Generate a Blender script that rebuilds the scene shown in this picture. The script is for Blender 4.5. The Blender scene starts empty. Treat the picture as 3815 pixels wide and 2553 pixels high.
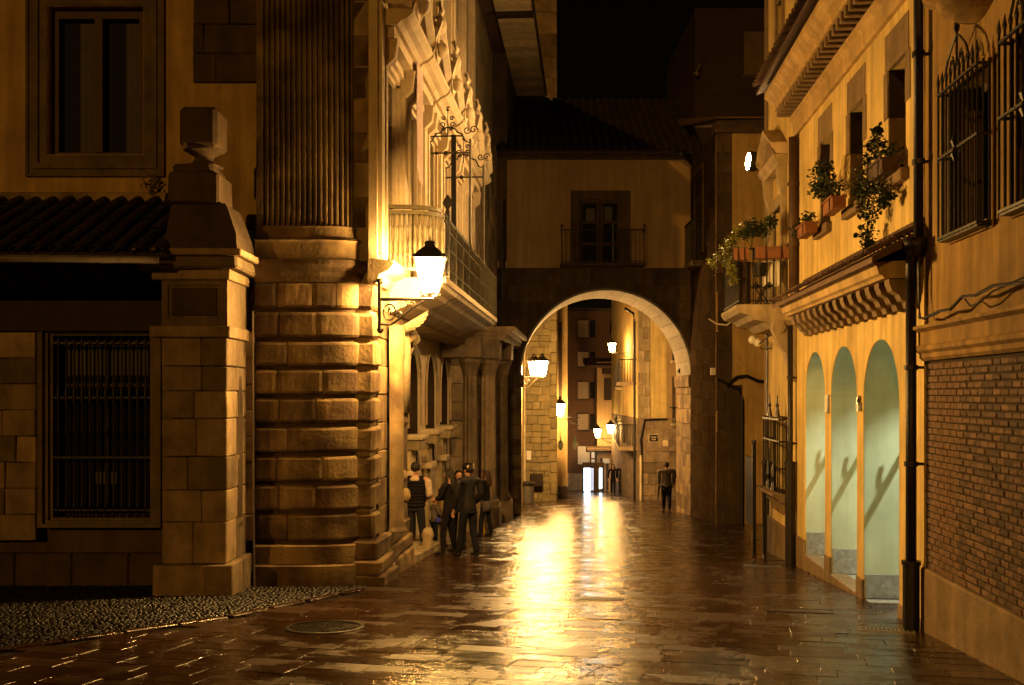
import bpy, bmesh, math, random
from mathutils import Vector, Matrix
random.seed(7)
RAD = math.radians
SC = bpy.context.scene
COL = SC.collection

# ------------------------------------------------------------------ camera
CAMZ = 1.75
HOR, FPX = 394.0, 1000.0          # horizon row and focal length in pixels of a 1024 wide frame
cam_d = bpy.data.cameras.new('camera')
cam = bpy.data.objects.new('camera', cam_d); COL.objects.link(cam)
cam.location = (0, 0, CAMZ); cam.rotation_euler = (RAD(90), 0, 0)
cam_d.sensor_width = 36.0; cam_d.lens = 36.0 * FPX / 1024
cam_d.shift_y = (HOR - 342.5) / 1024
cam_d.clip_start = 0.1; cam_d.clip_end = 500
SC.camera = cam

# ------------------------------------------------------------------ night sky and town light
SUN_EL, SUN_AZ = RAD(15), RAD(22)
world = bpy.data.worlds.new('World'); SC.world = world
world.use_nodes = True
wn = world.node_tree
sky = wn.nodes.new('ShaderNodeTexSky'); sky.sky_type = 'NISHITA'; sky.sun_disc = False
sky.sun_elevation = SUN_EL; sky.sun_rotation = RAD(180) + SUN_AZ
tint = wn.nodes.new('ShaderNodeMix'); tint.data_type = 'RGBA'; tint.blend_type = 'MULTIPLY'
tint.inputs[0].default_value = 1.0
wn.links.new(sky.outputs[0], tint.inputs[6]); tint.inputs[7].default_value = (1.0, .45, .16, 1)
wn.links.new(tint.outputs[2], wn.nodes['Background'].inputs[0])
wn.nodes['Background'].inputs[1].default_value = 0.0006
sd = bpy.data.lights.new('town_light', 'SUN'); sd.energy = 0.52; sd.color = (1.0, .445, .06); sd.angle = RAD(0.5)
sun = bpy.data.objects.new('town_light', sd); COL.objects.link(sun)
dirv = Vector((math.sin(SUN_AZ) * math.cos(SUN_EL), math.cos(SUN_AZ) * math.cos(SUN_EL), -math.sin(SUN_EL)))
sun.rotation_euler = dirv.to_track_quat('-Z', 'Y').to_euler(); sun.location = (-6, -12, 8)

SC.view_settings.view_transform = 'Standard'; SC.view_settings.look = 'None'
SC.view_settings.exposure = 0.0; SC.view_settings.gamma = 1.0; SC.view_settings.use_curve_mapping = False
SC.render.engine = 'CYCLES'
SC.cycles.use_denoising = True
SC.cycles.use_light_tree = True
SC.cycles.max_bounces = 6; SC.cycles.diffuse_bounces = 3; SC.cycles.glossy_bounces = 3
SC.cycles.sample_clamp_indirect = 6.0
SC.cycles.caustics_reflective = False; SC.cycles.caustics_refractive = False

# ------------------------------------------------------------------ frames
SLOPE = 0.067
KT = 0.078
TN = math.hypot(KT, 1)
def gz(y): return -SLOPE * y

class Frame:
    """local x runs along a wall, local y points out of it, z is up"""
    def __init__(s, ox, oy, ang):
        s.M = Matrix.Translation((ox, oy, 0)) @ Matrix.Rotation(ang, 4, 'Z')
        s.o = Vector((ox, oy, 0)); s.ax = s.M.to_3x3() @ Vector((1, 0, 0)); s.n = s.M.to_3x3() @ Vector((0, 1, 0))
    def p(s, px, py, b=0.0):
        d = Vector(((px - 512) / FPX, 1, (HOR - py) / FPX)); c = Vector((0, 0, CAMZ))
        t = (b - (c - s.o).dot(s.n)) / d.dot(s.n)
        q = c + d * t
        return (q - s.o).dot(s.ax), q.z
    def a(s, px, b=0.0): return s.p(px, 394, b)[0]
    def g(s, gx, gy, b=0.0): return s.p(gx * .43705, gy * .43705, b)
    def w(s, a, b, z): return s.M @ Vector((a, b, z))
    def yl(s, a, b=0): return gz(s.w(a, b, 0).y)
TH = math.atan2(1, KT)
FR = Frame(3.46, 0, TH)                 # right hand side of the street
FL = Frame(-3.10, 0, TH - math.pi)      # left hand side: a = -distance
def FF(y, x=0.0): return Frame(x, y, math.pi)   # walls that face the camera: a = -x
WORLD = Frame(0, 0, 0)
def ra(y): return y * TN                # distance -> a on the right wall
def la(y): return -y * TN

# ------------------------------------------------------------------ mesh collector
OFF = {}
class MB:
    def __init__(s): s.v = []; s.f = []
    def add(s, vs, fs):
        n = len(s.v); s.v += [tuple(v) for v in vs]; s.f += [tuple(i + n for i in f) for f in fs]; return s
    def box(s, x0, x1, y0, y1, z0, z1):
        x0, x1 = sorted((x0, x1)); y0, y1 = sorted((y0, y1)); z0, z1 = sorted((z0, z1))
        return s.add([(x0,y0,z0),(x1,y0,z0),(x1,y1,z0),(x0,y1,z0),(x0,y0,z1),(x1,y0,z1),(x1,y1,z1),(x0,y1,z1)],
                     [(0,3,2,1),(4,5,6,7),(0,1,5,4),(1,2,6,5),(2,3,7,6),(3,0,4,7)])
    def cbox(s, x0, x1, y0, y1, z0, z1, c=.01, jit=0.0):
        x0, x1 = sorted((x0, x1)); y0, y1 = sorted((y0, y1)); z0, z1 = sorted((z0, z1))
        c = min(c, (x1-x0)*.4, (y1-y0)*.4, (z1-z0)*.4)
        X = (x0, x1); Y = (y0, y1); Z = (z0, z1); idx = {}; vs = []
        for i in (0,1):
            for j in (0,1):
                for k in (0,1):
                    sx = 1-2*i; sy = 1-2*j; sz = 1-2*k
                    jx = random.uniform(-jit, jit); jy = random.uniform(-jit, jit); jz = random.uniform(-jit, jit)
                    for ax in range(3):
                        idx[i,j,k,ax] = len(vs)
                        vs.append((X[i]+(0 if ax==0 else c*sx)+jx, Y[j]+(0 if ax==1 else c*sy)+jy, Z[k]+(0 if ax==2 else c*sz)+jz))
        fs = []
        for i in (0,1):
            fs.append((idx[i,0,0,0],idx[i,1,0,0],idx[i,1,1,0],idx[i,0,1,0]))
            fs.append((idx[0,i,0,1],idx[1,i,0,1],idx[1,i,1,1],idx[0,i,1,1]))
            fs.append((idx[0,0,i,2],idx[1,0,i,2],idx[1,1,i,2],idx[0,1,i,2]))
            for j in (0,1):
                fs.append((idx[i,j,0,0],idx[i,j,1,0],idx[i,j,1,1],idx[i,j,0,1]))
                fs.append((idx[i,0,j,0],idx[i,1,j,0],idx[i,1,j,2],idx[i,0,j,2]))
                fs.append((idx[0,i,j,1],idx[1,i,j,1],idx[1,i,j,2],idx[0,i,j,2]))
                for k in (0,1): fs.append((idx[i,j,k,0],idx[i,j,k,1],idx[i,j,k,2]))
        return s.add(vs, fs)
    def prism(s, poly, lo, hi, axis='x'):
        """extrude a polygon; axis x: poly is (y,z); y: (x,z); z: (x,y)"""
        n = len(poly)
        def P(p, t): return (t,p[0],p[1]) if axis=='x' else (p[0],t,p[1]) if axis=='y' else (p[0],p[1],t)
        vs = [P(p, lo) for p in poly] + [P(p, hi) for p in poly]
        fs = [tuple(range(n-1,-1,-1)), tuple(range(n,2*n))] + [(i,(i+1)%n,(i+1)%n+n,i+n) for i in range(n)]
        return s.add(vs, fs)
    def lathe(s, prof, cx, cy, n=12, a0=0.0, a1=2*math.pi, sx=1, sy=1, caps=True):
        full = abs(a1-a0-2*math.pi) < 1e-6; m = n if full else n+1; vs = []; fs = []
        for r, z in prof:
            for i in range(m):
                t = a0+(a1-a0)*i/n; vs.append((cx+r*math.cos(t)*sx, cy+r*math.sin(t)*sy, z))
        for k in range(len(prof)-1):
            for i in range(n):
                j = (i+1) % m; fs.append((k*m+i,k*m+j,(k+1)*m+j,(k+1)*m+i))
        if caps and prof[0][0] > 1e-4: fs.append(tuple(range(m-1,-1,-1)))
        if caps and prof[-1][0] > 1e-4: fs.append(tuple((len(prof)-1)*m+i for i in range(m)))
        return s.add(vs, fs)
    def tube(s, pts, r=.01, n=6, r2=None):
        pts = [Vector(p) for p in pts]; vs = []; fs = []; k = len(pts)
        for i, p in enumerate(pts):
            d = (pts[min(i+1,k-1)]-pts[max(i-1,0)]).normalized()
            up = Vector((0,0,1)) if abs(d.z) < .9 else Vector((1,0,0))
            u = d.cross(up).normalized(); v = d.cross(u)
            rr = r if r2 is None else r+(r2-r)*i/(k-1)
            for j in range(n):
                t = 2*math.pi*j/n; vs.append(p+u*rr*math.cos(t)+v*rr*math.sin(t))
        for i in range(k-1):
            for j in range(n):
                q = (j+1) % n; fs.append((i*n+j,i*n+q,(i+1)*n+q,(i+1)*n+j))
        fs.append(tuple(range(n-1,-1,-1))); fs.append(tuple((k-1)*n+i for i in range(n)))
        return s.add(vs, fs)
    def ball(s, c, r, n=8, m=6, sz=1.0):
        prof = [(max(1e-5, r*math.sin(math.pi*i/m)), c[2]-r*sz*math.cos(math.pi*i/m)) for i in range(m+1)]
        return s.lathe(prof, c[0], c[1], n)
    def build(s, name, mat, parent=None, smooth=False, kind=None, label=None, loc=None):
        me = bpy.data.meshes.new(name)
        off = OFF.get(parent, Vector((0,0,0))) if parent else Vector((0,0,0))
        if loc is not None: off = Vector(loc)
        me.from_pydata([(v[0]-off.x, v[1]-off.y, v[2]-off.z) for v in s.v], [], s.f)
        bm = bmesh.new(); bm.from_mesh(me); bmesh.ops.recalc_face_normals(bm, faces=bm.faces)
        bm.to_mesh(me); bm.free()
        if smooth:
            me.polygons.foreach_set('use_smooth', [True]*len(me.polygons))
        if isinstance(mat, (list, tuple)):
            for m_ in mat: me.materials.append(m_)
        else: me.materials.append(mat)
        o = bpy.data.objects.new(name, me); COL.objects.link(o)
        if parent: o.parent = parent; OFF[o] = OFF.get(parent, Vector((0,0,0)))
        if kind: o['kind'] = kind
        if label: o['label'] = label
        return o

def thing(name, label, cat, fr, a=0, b=0, z=0, group=None):
    o = bpy.data.objects.new(name, None); COL.objects.link(o); o.empty_display_size = .2
    o.matrix_world = fr.M @ Matrix.Translation((a, b, z)); OFF[o] = Vector((a, b, z))
    o['label'] = label; o['category'] = cat
    if group: o['group'] = group
    return o
def struct(name, fr, a=0, b=0, z=0):
    o = bpy.data.objects.new(name, None); COL.objects.link(o)
    o.matrix_world = fr.M @ Matrix.Translation((a, b, z)); OFF[o] = Vector((a, b, z)); o['kind'] = 'structure'
    return o
def solo(name, label, cat, fr, mb, mat, smooth=False, group=None, kind=None):
    xs = [v[0] for v in mb.v]; ys = [v[1] for v in mb.v]; zs = [v[2] for v in mb.v]
    c = Vector(((min(xs)+max(xs))/2, (min(ys)+max(ys))/2, min(zs)))
    o = mb.build(name, mat, None, smooth, loc=c)
    o.matrix_world = fr.M @ Matrix.Translation(c); OFF[o] = c
    if label: o['label'] = label
    if cat: o['category'] = cat
    if group: o['group'] = group
    if kind: o['kind'] = kind
    return o

BLK = {}
def block(name, mat, parent, a0, a1, b0, b1, z0, z1, c=.012, kind=None):
    """one chamfered piece; alike pieces share their mesh"""
    d = (round(abs(a1-a0), 2), round(abs(b1-b0), 2), round(abs(z1-z0), 2)); key = d + (c, mat.name, random.randrange(3))
    me = BLK.get(key)
    if me is None:
        m = MB(); m.cbox(-d[0]/2, d[0]/2, -d[1]/2, d[1]/2, -d[2]/2, d[2]/2, c, jit=c*.45)
        me = bpy.data.meshes.new(name); me.from_pydata(m.v, [], m.f)
        bm = bmesh.new(); bm.from_mesh(me); bmesh.ops.recalc_face_normals(bm, faces=bm.faces); bm.to_mesh(me); bm.free()
        me.materials.append(mat); BLK[key] = me
    o = bpy.data.objects.new(name, me); COL.objects.link(o); o.parent = parent
    o.location = Vector(((a0+a1)/2, (b0+b1)/2, (z0+z1)/2)) - OFF[parent]
    OFF[o] = OFF[parent]
    return o

def ashlar(parent, mat, a0, a1, z0, z1, bf, rh=.38, wmin=.45, wmax=.95, th=.16, holes=(), gap=.008, c=.012, name='stone_block', relief=.008, stuff_after=300, cap=None):
    """coursed blocks with their faces at b = bf, cut round rectangular holes (a0,a1,z0,z1)"""
    a0, a1 = sorted((a0, a1)); n = max(1, round((z1-z0)/rh)); h = (z1-z0)/n; cells = []
    for r in range(n):
        zz0, zz1 = z0+r*h, z0+(r+1)*h; x = a0 - random.uniform(0, wmin*.6)
        while x < a1-1e-6:
            w = random.uniform(wmin, wmax); segs = [(max(x, a0), min(x+w, a1))]; x += w
            for (h0, h1, hz0, hz1) in holes:
                h0, h1 = min(h0, h1), max(h0, h1)
                if zz1 <= hz0+.03 or zz0 >= hz1-.03: continue
                ns = []
                for (s0, s1) in segs:
                    if s1 <= h0 or s0 >= h1: ns.append((s0, s1)); continue
                    if s0 < h0: ns.append((s0, h0))
                    if s1 > h1: ns.append((h1, s1))
                segs = ns
            for s0, s1 in segs:
                if s1-s0 > .05: cells.append((s0, s1, zz0, zz1))
    rest = MB()
    for i, (s0, s1, q0, q1) in enumerate(cells):
        pr = random.uniform(-relief, relief)
        if i < stuff_after: block(name, mat, parent, s0+gap/2, s1-gap/2, bf-th, bf+pr, q0+gap/2, q1-gap/2, c)
        else: rest.cbox(s0+gap/2, s1-gap/2, bf-th, bf+pr, q0+gap/2, q1-gap/2, c)
    if rest.v: rest.build('small_'+name+'s', mat, parent, kind='stuff')
    return cells

def panel(a0, a1, z0, z1, b, th, holes=()):
    """slab of wall with rectangular openings"""
    a0, a1 = sorted((a0, a1)); m = MB(); H = [(min(h[0],h[1]), max(h[0],h[1]), h[2], h[3]) for h in holes]
    xs = sorted({a0, a1, *[v for h in H for v in h[:2] if a0 < v < a1]})
    for x0, x1 in zip(xs, xs[1:]):
        cuts = sorted((h[2], h[3]) for h in H if h[0] < (x0+x1)/2 < h[1]); z = z0
        for c0, c1 in cuts:
            if c0 > z: m.box(x0, x1, b-th, b, z, c0)
            z = max(z, c1)
        if z < z1: m.box(x0, x1, b-th, b, z, z1)
    return m

def arch_wall(m, a0, a1, z0, z1, ac, r, zs, b0, b1, n=20):
    """wall piece with a round-headed opening (centre ac, radius r, springing zs, open to z0)"""
    pts = [(ac-r, z0)] + [(ac-r*math.cos(math.pi*i/n), zs+r*math.sin(math.pi*i/n)) for i in range(n+1)] + [(ac+r, z0)]
    out = [(a0, z0), (a0, zs)]
    outer = [(a0, z0)]
    for i in range(n+1):
        t = i/n
        if t < .25: outer.append((a0, zs+(z1-zs)*t/.25))
        elif t <= .75: outer.append((a0+(a1-a0)*(t-.25)/.5, z1))
        else: outer.append((a1, z1-(z1-zs)*(t-.75)/.25))
    outer.append((a1, z0)); k = len(pts)
    vs = []; fs = []
    for b in (b1, b0):
        vs += [(p[0], b, p[1]) for p in pts] + [(p[0], b, p[1]) for p in outer]
    for i in range(k-1):
        fs.append((i, i+1, k+i+1, k+i)); fs.append((2*k+i, 2*k+i+1, 3*k+i+1, 3*k+i))
        fs.append((i, i+1, 2*k+i+1, 2*k+i)); fs.append((k+i, k+i+1, 3*k+i+1, 3*k+i))
    m.add(vs, fs); return m

def mould(m, prof, a0, a1):
    """run a moulding: prof = [(b,z)...] closed polygon extruded along a"""
    return m.prism(prof, min(a0, a1), max(a0, a1), 'x')

# ------------------------------------------------------------------ materials
def mat(name, col, rough=.8, var=.25, scale=3.0, bump=.15, bscale=30.0, orand=.0, metal=0.0, spec=.3, streak=0.0, col2=None, mus=1.0):
    m = bpy.data.materials.new(name); m.use_nodes = True; nt = m.node_tree; N = nt.nodes; L = nt.links
    bs = N['Principled BSDF']; bs.inputs['Roughness'].default_value = rough; bs.inputs['Metallic'].default_value = metal
    bs.inputs['Specular IOR Level'].default_value = spec
    tc = N.new('ShaderNodeTexCoord'); mp = N.new('ShaderNodeMapping'); L.new(tc.outputs['Object'], mp.inputs[0])
    oi = N.new('ShaderNodeObjectInfo')
    sh = N.new('ShaderNodeVectorMath'); sh.operation = 'SCALE'; sh.inputs[3].default_value = 37.0
    cmb = N.new('ShaderNodeCombineXYZ')
    for k in range(3): L.new(oi.outputs['Random'], cmb.inputs[k])
    L.new(cmb.outputs[0], sh.inputs[0]); L.new(sh.outputs[0], mp.inputs['Location'])
    n1 = N.new('ShaderNodeTexNoise'); n1.inputs['Scale'].default_value = scale; n1.inputs['Detail'].default_value = 6; n1.inputs['Roughness'].default_value = .65
    L.new(mp.outputs[0], n1.inputs['Vector'])
    cr = N.new('ShaderNodeMapRange'); cr.inputs[1].default_value = .3; cr.inputs[2].default_value = .7
    cr.inputs[3].default_value = 1-var; cr.inputs[4].default_value = 1+var*.6
    L.new(n1.outputs[0], cr.inputs[0])
    last = cr.outputs[0]
    if streak:
        mp2 = N.new('ShaderNodeMapping'); mp2.inputs['Scale'].default_value = (1, 1, .08); L.new(tc.outputs['Object'], mp2.inputs[0])
        n3 = N.new('ShaderNodeTexNoise'); n3.inputs['Scale'].default_value = 6; n3.inputs['Detail'].default_value = 4; L.new(mp2.outputs[0], n3.inputs['Vector'])
        r3 = N.new('ShaderNodeMapRange'); r3.inputs[1].default_value = .35; r3.inputs[2].default_value = .7; r3.inputs[3].default_value = 1-streak; r3.inputs[4].default_value = 1.05
        L.new(n3.outputs[0], r3.inputs[0]); mm = N.new('ShaderNodeMath'); mm.operation = 'MULTIPLY'
        L.new(last, mm.inputs[0]); L.new(r3.outputs[0], mm.inputs[1]); last = mm.outputs[0]
    if orand:
        r4 = N.new('ShaderNodeMapRange'); r4.inputs[3].default_value = 1-orand; r4.inputs[4].default_value = 1+orand*.7
        L.new(oi.outputs['Random'], r4.inputs[0]); mm = N.new('ShaderNodeMath'); mm.operation = 'MULTIPLY'
        L.new(last, mm.inputs[0]); L.new(r4.outputs[0], mm.inputs[1]); last = mm.outputs[0]
    base = N.new('ShaderNodeRGB'); base.outputs[0].default_value = (*col, 1)
    bout = base.outputs[0]
    if col2:
        b2 = N.new('ShaderNodeRGB'); b2.outputs[0].default_value = (*col2, 1)
        n5 = N.new('ShaderNodeTexNoise'); n5.inputs['Scale'].default_value = scale*.6; n5.inputs['Detail'].default_value = 3; L.new(mp.outputs[0], n5.inputs['Vector'])
        r5 = N.new('ShaderNodeMapRange'); r5.inputs[1].default_value = .42; r5.inputs[2].default_value = .6; L.new(n5.outputs[0], r5.inputs[0])
        mx2 = N.new('ShaderNodeMix'); mx2.data_type = 'RGBA'; L.new(r5.outputs[0], mx2.inputs[0]); L.new(bout, mx2.inputs[6]); L.new(b2.outputs[0], mx2.inputs[7]); bout = mx2.outputs[2]
    mx = N.new('ShaderNodeVectorMath'); mx.operation = 'SCALE'; L.new(bout, mx.inputs[0]); L.new(last, mx.inputs[3])
    L.new(mx.outputs[0], bs.inputs['Base Color'])
    if bump:
        n2 = N.new('ShaderNodeTexNoise'); n2.inputs['Scale'].default_value = bscale; n2.inputs['Detail'].default_value = 5
        L.new(mp.outputs[0], n2.inputs['Vector']); bp = N.new('ShaderNodeBump'); bp.inputs['Strength'].default_value = bump; bp.inputs['Distance'].default_value = .02
        ad = N.new('ShaderNodeMath'); ad.operation = 'ADD'; L.new(n2.outputs[0], ad.inputs[0]); L.new(n1.outputs[0], ad.inputs[1])
        L.new(ad.outputs[0], bp.inputs['Height']); L.new(bp.outputs[0], bs.inputs['Normal'])
    return m
def emis(name, col, s):
    m = bpy.data.materials.new(name); m.use_nodes = True; nt = m.node_tree
    bs = nt.nodes['Principled BSDF']; bs.inputs['Base Color'].default_value = (.8, .75, .6, 1)
    bs.inputs['Emission Color'].default_value = (*col, 1); bs.inputs['Emission Strength'].default_value = s
    return m
SAND = mat('sandstone', (.34,.25,.15), .85, .45, 2.2, .7, 22, .42, col2=(.27,.20,.14), streak=.25)
SANDP = mat('palace_sandstone', (.48,.36,.22), .8, .4, 1.8, .5, 26, .24, col2=(.42,.34,.20), streak=.3)
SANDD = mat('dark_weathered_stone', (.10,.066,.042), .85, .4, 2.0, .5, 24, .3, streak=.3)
SANDB = mat('bastion_sandstone', (.29,.205,.105), .82, .42, 2.4, .45, 22, .3, col2=(.12,.075,.045), streak=.3)
CARVE = mat('carved_limestone', (.62,.50,.34), .75, .2, 4, .35, 40)
PLR = mat('dull_ochre_plaster', (.38,.235,.08), .9, .32, 1.3, .2, 50, streak=.45)
PLY = mat('yellow_plaster', (.76,.56,.22), .9, .26, 1.3, .12, 60, streak=.34)
PLO = mat('ochre_plaster', (.54,.37,.16), .9, .3, 1.1, .16, 55, streak=.3)
PLC = mat('cream_plaster', (.40,.275,.14), .9, .18, 1.2, .12, 50, streak=.2)
PLL = mat('old_cream_plaster', (.44,.35,.22), .9, .2, 1.4, .15, 50, streak=.2)
PLG = mat('pale_green_plaster', (.54,.61,.46), .85, .22, 1.0, .06, 50, streak=.12)
GRAN = mat('grey_granite', (.30,.31,.30), .55, .4, 14, .3, 60, .1)
PLIN = mat('plinth_stone', (.24,.165,.09), .8, .3, 5, .35, 60, .12, streak=.25)
BRICK = mat('brown_brick', (.15,.085,.05), .75, .45, 9, .6, 60, .6)
MORT = mat('mortar', (.05,.035,.02), .95, .3, 8, .4, 60)
TILE = mat('clay_roof_tile', (.13,.075,.05), .8, .4, 6, .4, 40, .35)
TILED = mat('sooty_roof_tile', (.040,.026,.019), .85, .4, 6, .4, 40, .3)  # clay tile darkened in the colour so these roofs stay unlit
WOOD = mat('dark_timber', (.035,.018,.012), .7, .4, 5, .3, 30, .2)
WOODM = mat('brown_window_wood', (.07,.038,.022), .6, .3, 6, .2, 40)
SOFW = mat('pale_soffit_boards', (.78,.64,.40), .8, .3, 3, .3, 30, .22)
IRON = mat('black_iron', (.018,.014,.012), .45, .3, 10, .2, 60, metal=.3, spec=.5)
IRONP = mat('greenish_painted_iron', (.085,.072,.042), .5, .3, 10, .15, 60, spec=.5)
ZINC = mat('zinc_gutter', (.30,.25,.2), .35, .3, 6, .1, 40, metal=.7)
GLASS = mat('dark_glass', (.010,.009,.010), .5, .1, 2, 0, 3, spec=.05)
SHADE = mat('sooty_niche_stone', (.055,.038,.024), .95, .35, 3, .4, 24, .2, spec=0.0)  # stone darkened so that shade is carried by the colour
CURT = mat('pale_curtain', (.11,.10,.075), .9, .15, 3, .1, 20)
TERR = mat('terracotta', (.24,.10,.045), .75, .3, 8, .3, 50, .15)
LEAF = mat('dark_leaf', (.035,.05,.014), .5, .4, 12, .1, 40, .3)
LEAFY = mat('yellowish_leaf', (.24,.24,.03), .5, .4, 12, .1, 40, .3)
STEM = mat('plant_stem', (.10,.08,.03), .8)
WHITEP = mat('white_card', (.7,.66,.58), .7, .1)
BRBK = mat('far_red_brick', (.13,.072,.045), .85, .3, 20, .3, 80, .1)
PINK = mat('pink_cloth', (.60,.44,.40), .9, .12, 3, .1, 40)
STEEL = mat('steel', (.35,.33,.30), .35, .2, 6, .1, 40, metal=.8)
LCOL = (1.0, .535, .135)
LAMP1 = emis('lamp_glass_bright', LCOL, 880)
# ================================================================== ground
def plane_sheet(name, poly, dz, m, kind='structure'):
    me = bpy.data.meshes.new(name); me.from_pydata([(x, y, gz(y)+dz) for x, y in poly], [], [tuple(range(len(poly)))])
    me.materials.append(m); o = bpy.data.objects.new(name, me); COL.objects.link(o); o['kind'] = kind; OFF[o] = Vector((0,0,0)); return o
EARTH = mat('dark_ground', (.05,.038,.028), .8, .3, 2)
plane_sheet('ground', [(-45,-20), (45,-20), (45,130), (-45,130)], -.09, EARTH)

def wet_mat(name, col, r0, r1, sc, bump, orand=.25, stretch=1.0):
    m = mat(name, col, .3, .3, 5, 0, 30, orand, spec=.55)
    nt = m.node_tree; N = nt.nodes; L = nt.links; bs = N['Principled BSDF']
    ge = N.new('ShaderNodeNewGeometry')
    n1 = N.new('ShaderNodeTexNoise'); n1.inputs['Scale'].default_value = sc; n1.inputs['Detail'].default_value = 5; n1.inputs['Roughness'].default_value = .7
    L.new(ge.outputs['Position'], n1.inputs['Vector'])
    oi = N.new('ShaderNodeObjectInfo'); ad = N.new('ShaderNodeMath'); ad.operation = 'MULTIPLY_ADD'; ad.inputs[1].default_value = .22
    L.new(oi.outputs['Random'], ad.inputs[0]); L.new(n1.outputs[0], ad.inputs[2])
    r = N.new('ShaderNodeMapRange'); r.inputs[1].default_value = .52; r.inputs[2].default_value = .72; r.inputs[3].default_value = r0; r.inputs[4].default_value = r1
    L.new(ad.outputs[0], r.inputs[0]); L.new(r.outputs[0], bs.inputs['Roughness'])
    n2 = N.new('ShaderNodeTexNoise'); n2.inputs['Scale'].default_value = 80; n2.inputs['Detail'].default_value = 4; sm = N.new('ShaderNodeMapping'); sm.inputs['Rotation'].default_value = (0, 0, .27); sm.inputs['Scale'].default_value = (stretch, 1, 1); L.new(ge.outputs['Position'], sm.inputs[0]); L.new(sm.outputs[0], n2.inputs['Vector'])
    n3 = N.new('ShaderNodeTexNoise'); n3.inputs['Scale'].default_value = 8; n3.inputs['Detail'].default_value = 6; L.new(sm.outputs[0], n3.inputs['Vector'])
    b1 = N.new('ShaderNodeBump'); b1.inputs['Strength'].default_value = bump; b1.inputs['Distance'].default_value = .0045; L.new(n2.outputs[0], b1.inputs['Height'])
    b2 = N.new('ShaderNodeBump'); b2.inputs['Strength'].default_value = .75; b2.inputs['Distance'].default_value = .016; L.new(n3.outputs[0], b2.inputs['Height'])
    L.new(b1.outputs[0], b2.inputs['Normal']); L.new(b2.outputs[0], bs.inputs['Normal'])
    return m
WET = wet_mat('wet_paving_stone', (.036,.0165,.007), .04, .38, 1.7, 1.0, stretch=.12)
COB = wet_mat('wet_cobble', (.009,.006,.005), .22, .5, 3, .4, .3)
DIRT = mat('wet_joint', (.02,.015,.01), .45, .3, 8)

# street outline (world xy): left border of the slabs, right border of the slabs
def xl(y):
    if y < 13.9:
        return -4.74 + (y-9.26)*(1.54/1.94) if y < 11.2 else -3.2 + (y-11.2)*(1.24/2.6)
    if y < 17.2: return -3.1 + KT*y - .02
    if y < 32: return -3.75 + KT*y
    return -.6 + KT*(y-32)
def xr(y):
    if y < 10.3: return 3.46 + KT*y
    if y < 20: return 3.46 + KT*y + .02
    if y < 29: return 9.0
    return 6.0 if y < 35 else 9.0
bed = plane_sheet('street_paving', [(xl(2)-.2, 2), (4.0, 2), (5.35, 19.9), (9.2, 20), (9.2, 60), (-.2, 60), (-.4, 33), (-1.6, 30), (-2.2, 17.2), (-1.8,16.9),(-2.0, 13.95), (-3.3, 11.2), (-4.9, 9.2)], -.022, DIRT)
vd = Vector((.278, 1, 0)).normalized(); ud = Vector((vd.y, -vd.x, 0))
nn = Vector((0, SLOPE, 1)).normalized()
U3 = (ud - nn*ud.dot(nn)).normalized(); V3 = nn.cross(U3)
ROT = Matrix((U3, V3, nn)).transposed()
slabs = []
LU, LV = .58, .27
for j in range(-10, 240):
    off = (j % 2)*.3 + random.uniform(-.06, .06)
    x = -14 + off
    while x < 30:
        w = LU*random.choice((.75, 1, 1, 1, 1.3)); c = ud*(x+w/2) + vd*(j*LV); x += w
        if not (2.2 < c.y < 58): continue
        if c.x < xl(c.y)+(.12 if c.y < 13.9 else -.15) or c.x > xr(c.y)+(.22 if c.y < 20 else -.1): continue
        px = 512 + c.x/c.y*1000; py = HOR + (CAMZ-gz(c.y))/c.y*1000
        vis = -40 < px < 1060 and py < 700
        slabs.append((0 if vis else 1, c.y, c.x, w, c))
slabs.sort(key=lambda t: t[:3])
SLM = {}
rest = MB()
holes_m = [(.55+512, 0)]
def slab_mesh(w):
    key = (round(w, 2), random.randrange(4))
    if key not in SLM:
        m = MB(); m.cbox(-w/2+.0025, w/2-.0025, -LV/2+.0025, LV/2-.0025, -.03, 0, .0035, jit=.0012)
        me = bpy.data.meshes.new('paving_slab'); me.from_pydata(m.v, [], m.f)
        bm = bmesh.new(); bm.from_mesh(me); bmesh.ops.recalc_face_normals(bm, faces=bm.faces); bm.to_mesh(me); bm.free()
        me.materials.append(WET); SLM[key] = me
    return SLM[key]
for i, (hid, cy, cx, w, c) in enumerate(slabs):
    tilt = Matrix.Rotation(random.gauss(0, .0050), 3, 'X') @ Matrix.Rotation(random.gauss(0, .0035), 3, 'Y')
    pos = Vector((c.x, c.y, gz(c.y)+random.uniform(-.0012, .0012)))
    if i < 298:
        o = bpy.data.objects.new('paving_slab', slab_mesh(w)); COL.objects.link(o); o.parent = bed
        o.matrix_local = Matrix.Translation(pos) @ (ROT @ tilt).to_4x4()
    else:
        me = slab_mesh(w); R = ROT @ tilt
        rest.add([R @ v.co + pos for v in me.vertices], [tuple(p.vertices) for p in me.polygons])
rest.build('far_paving_slabs', WET, bed, kind='stuff')

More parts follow.
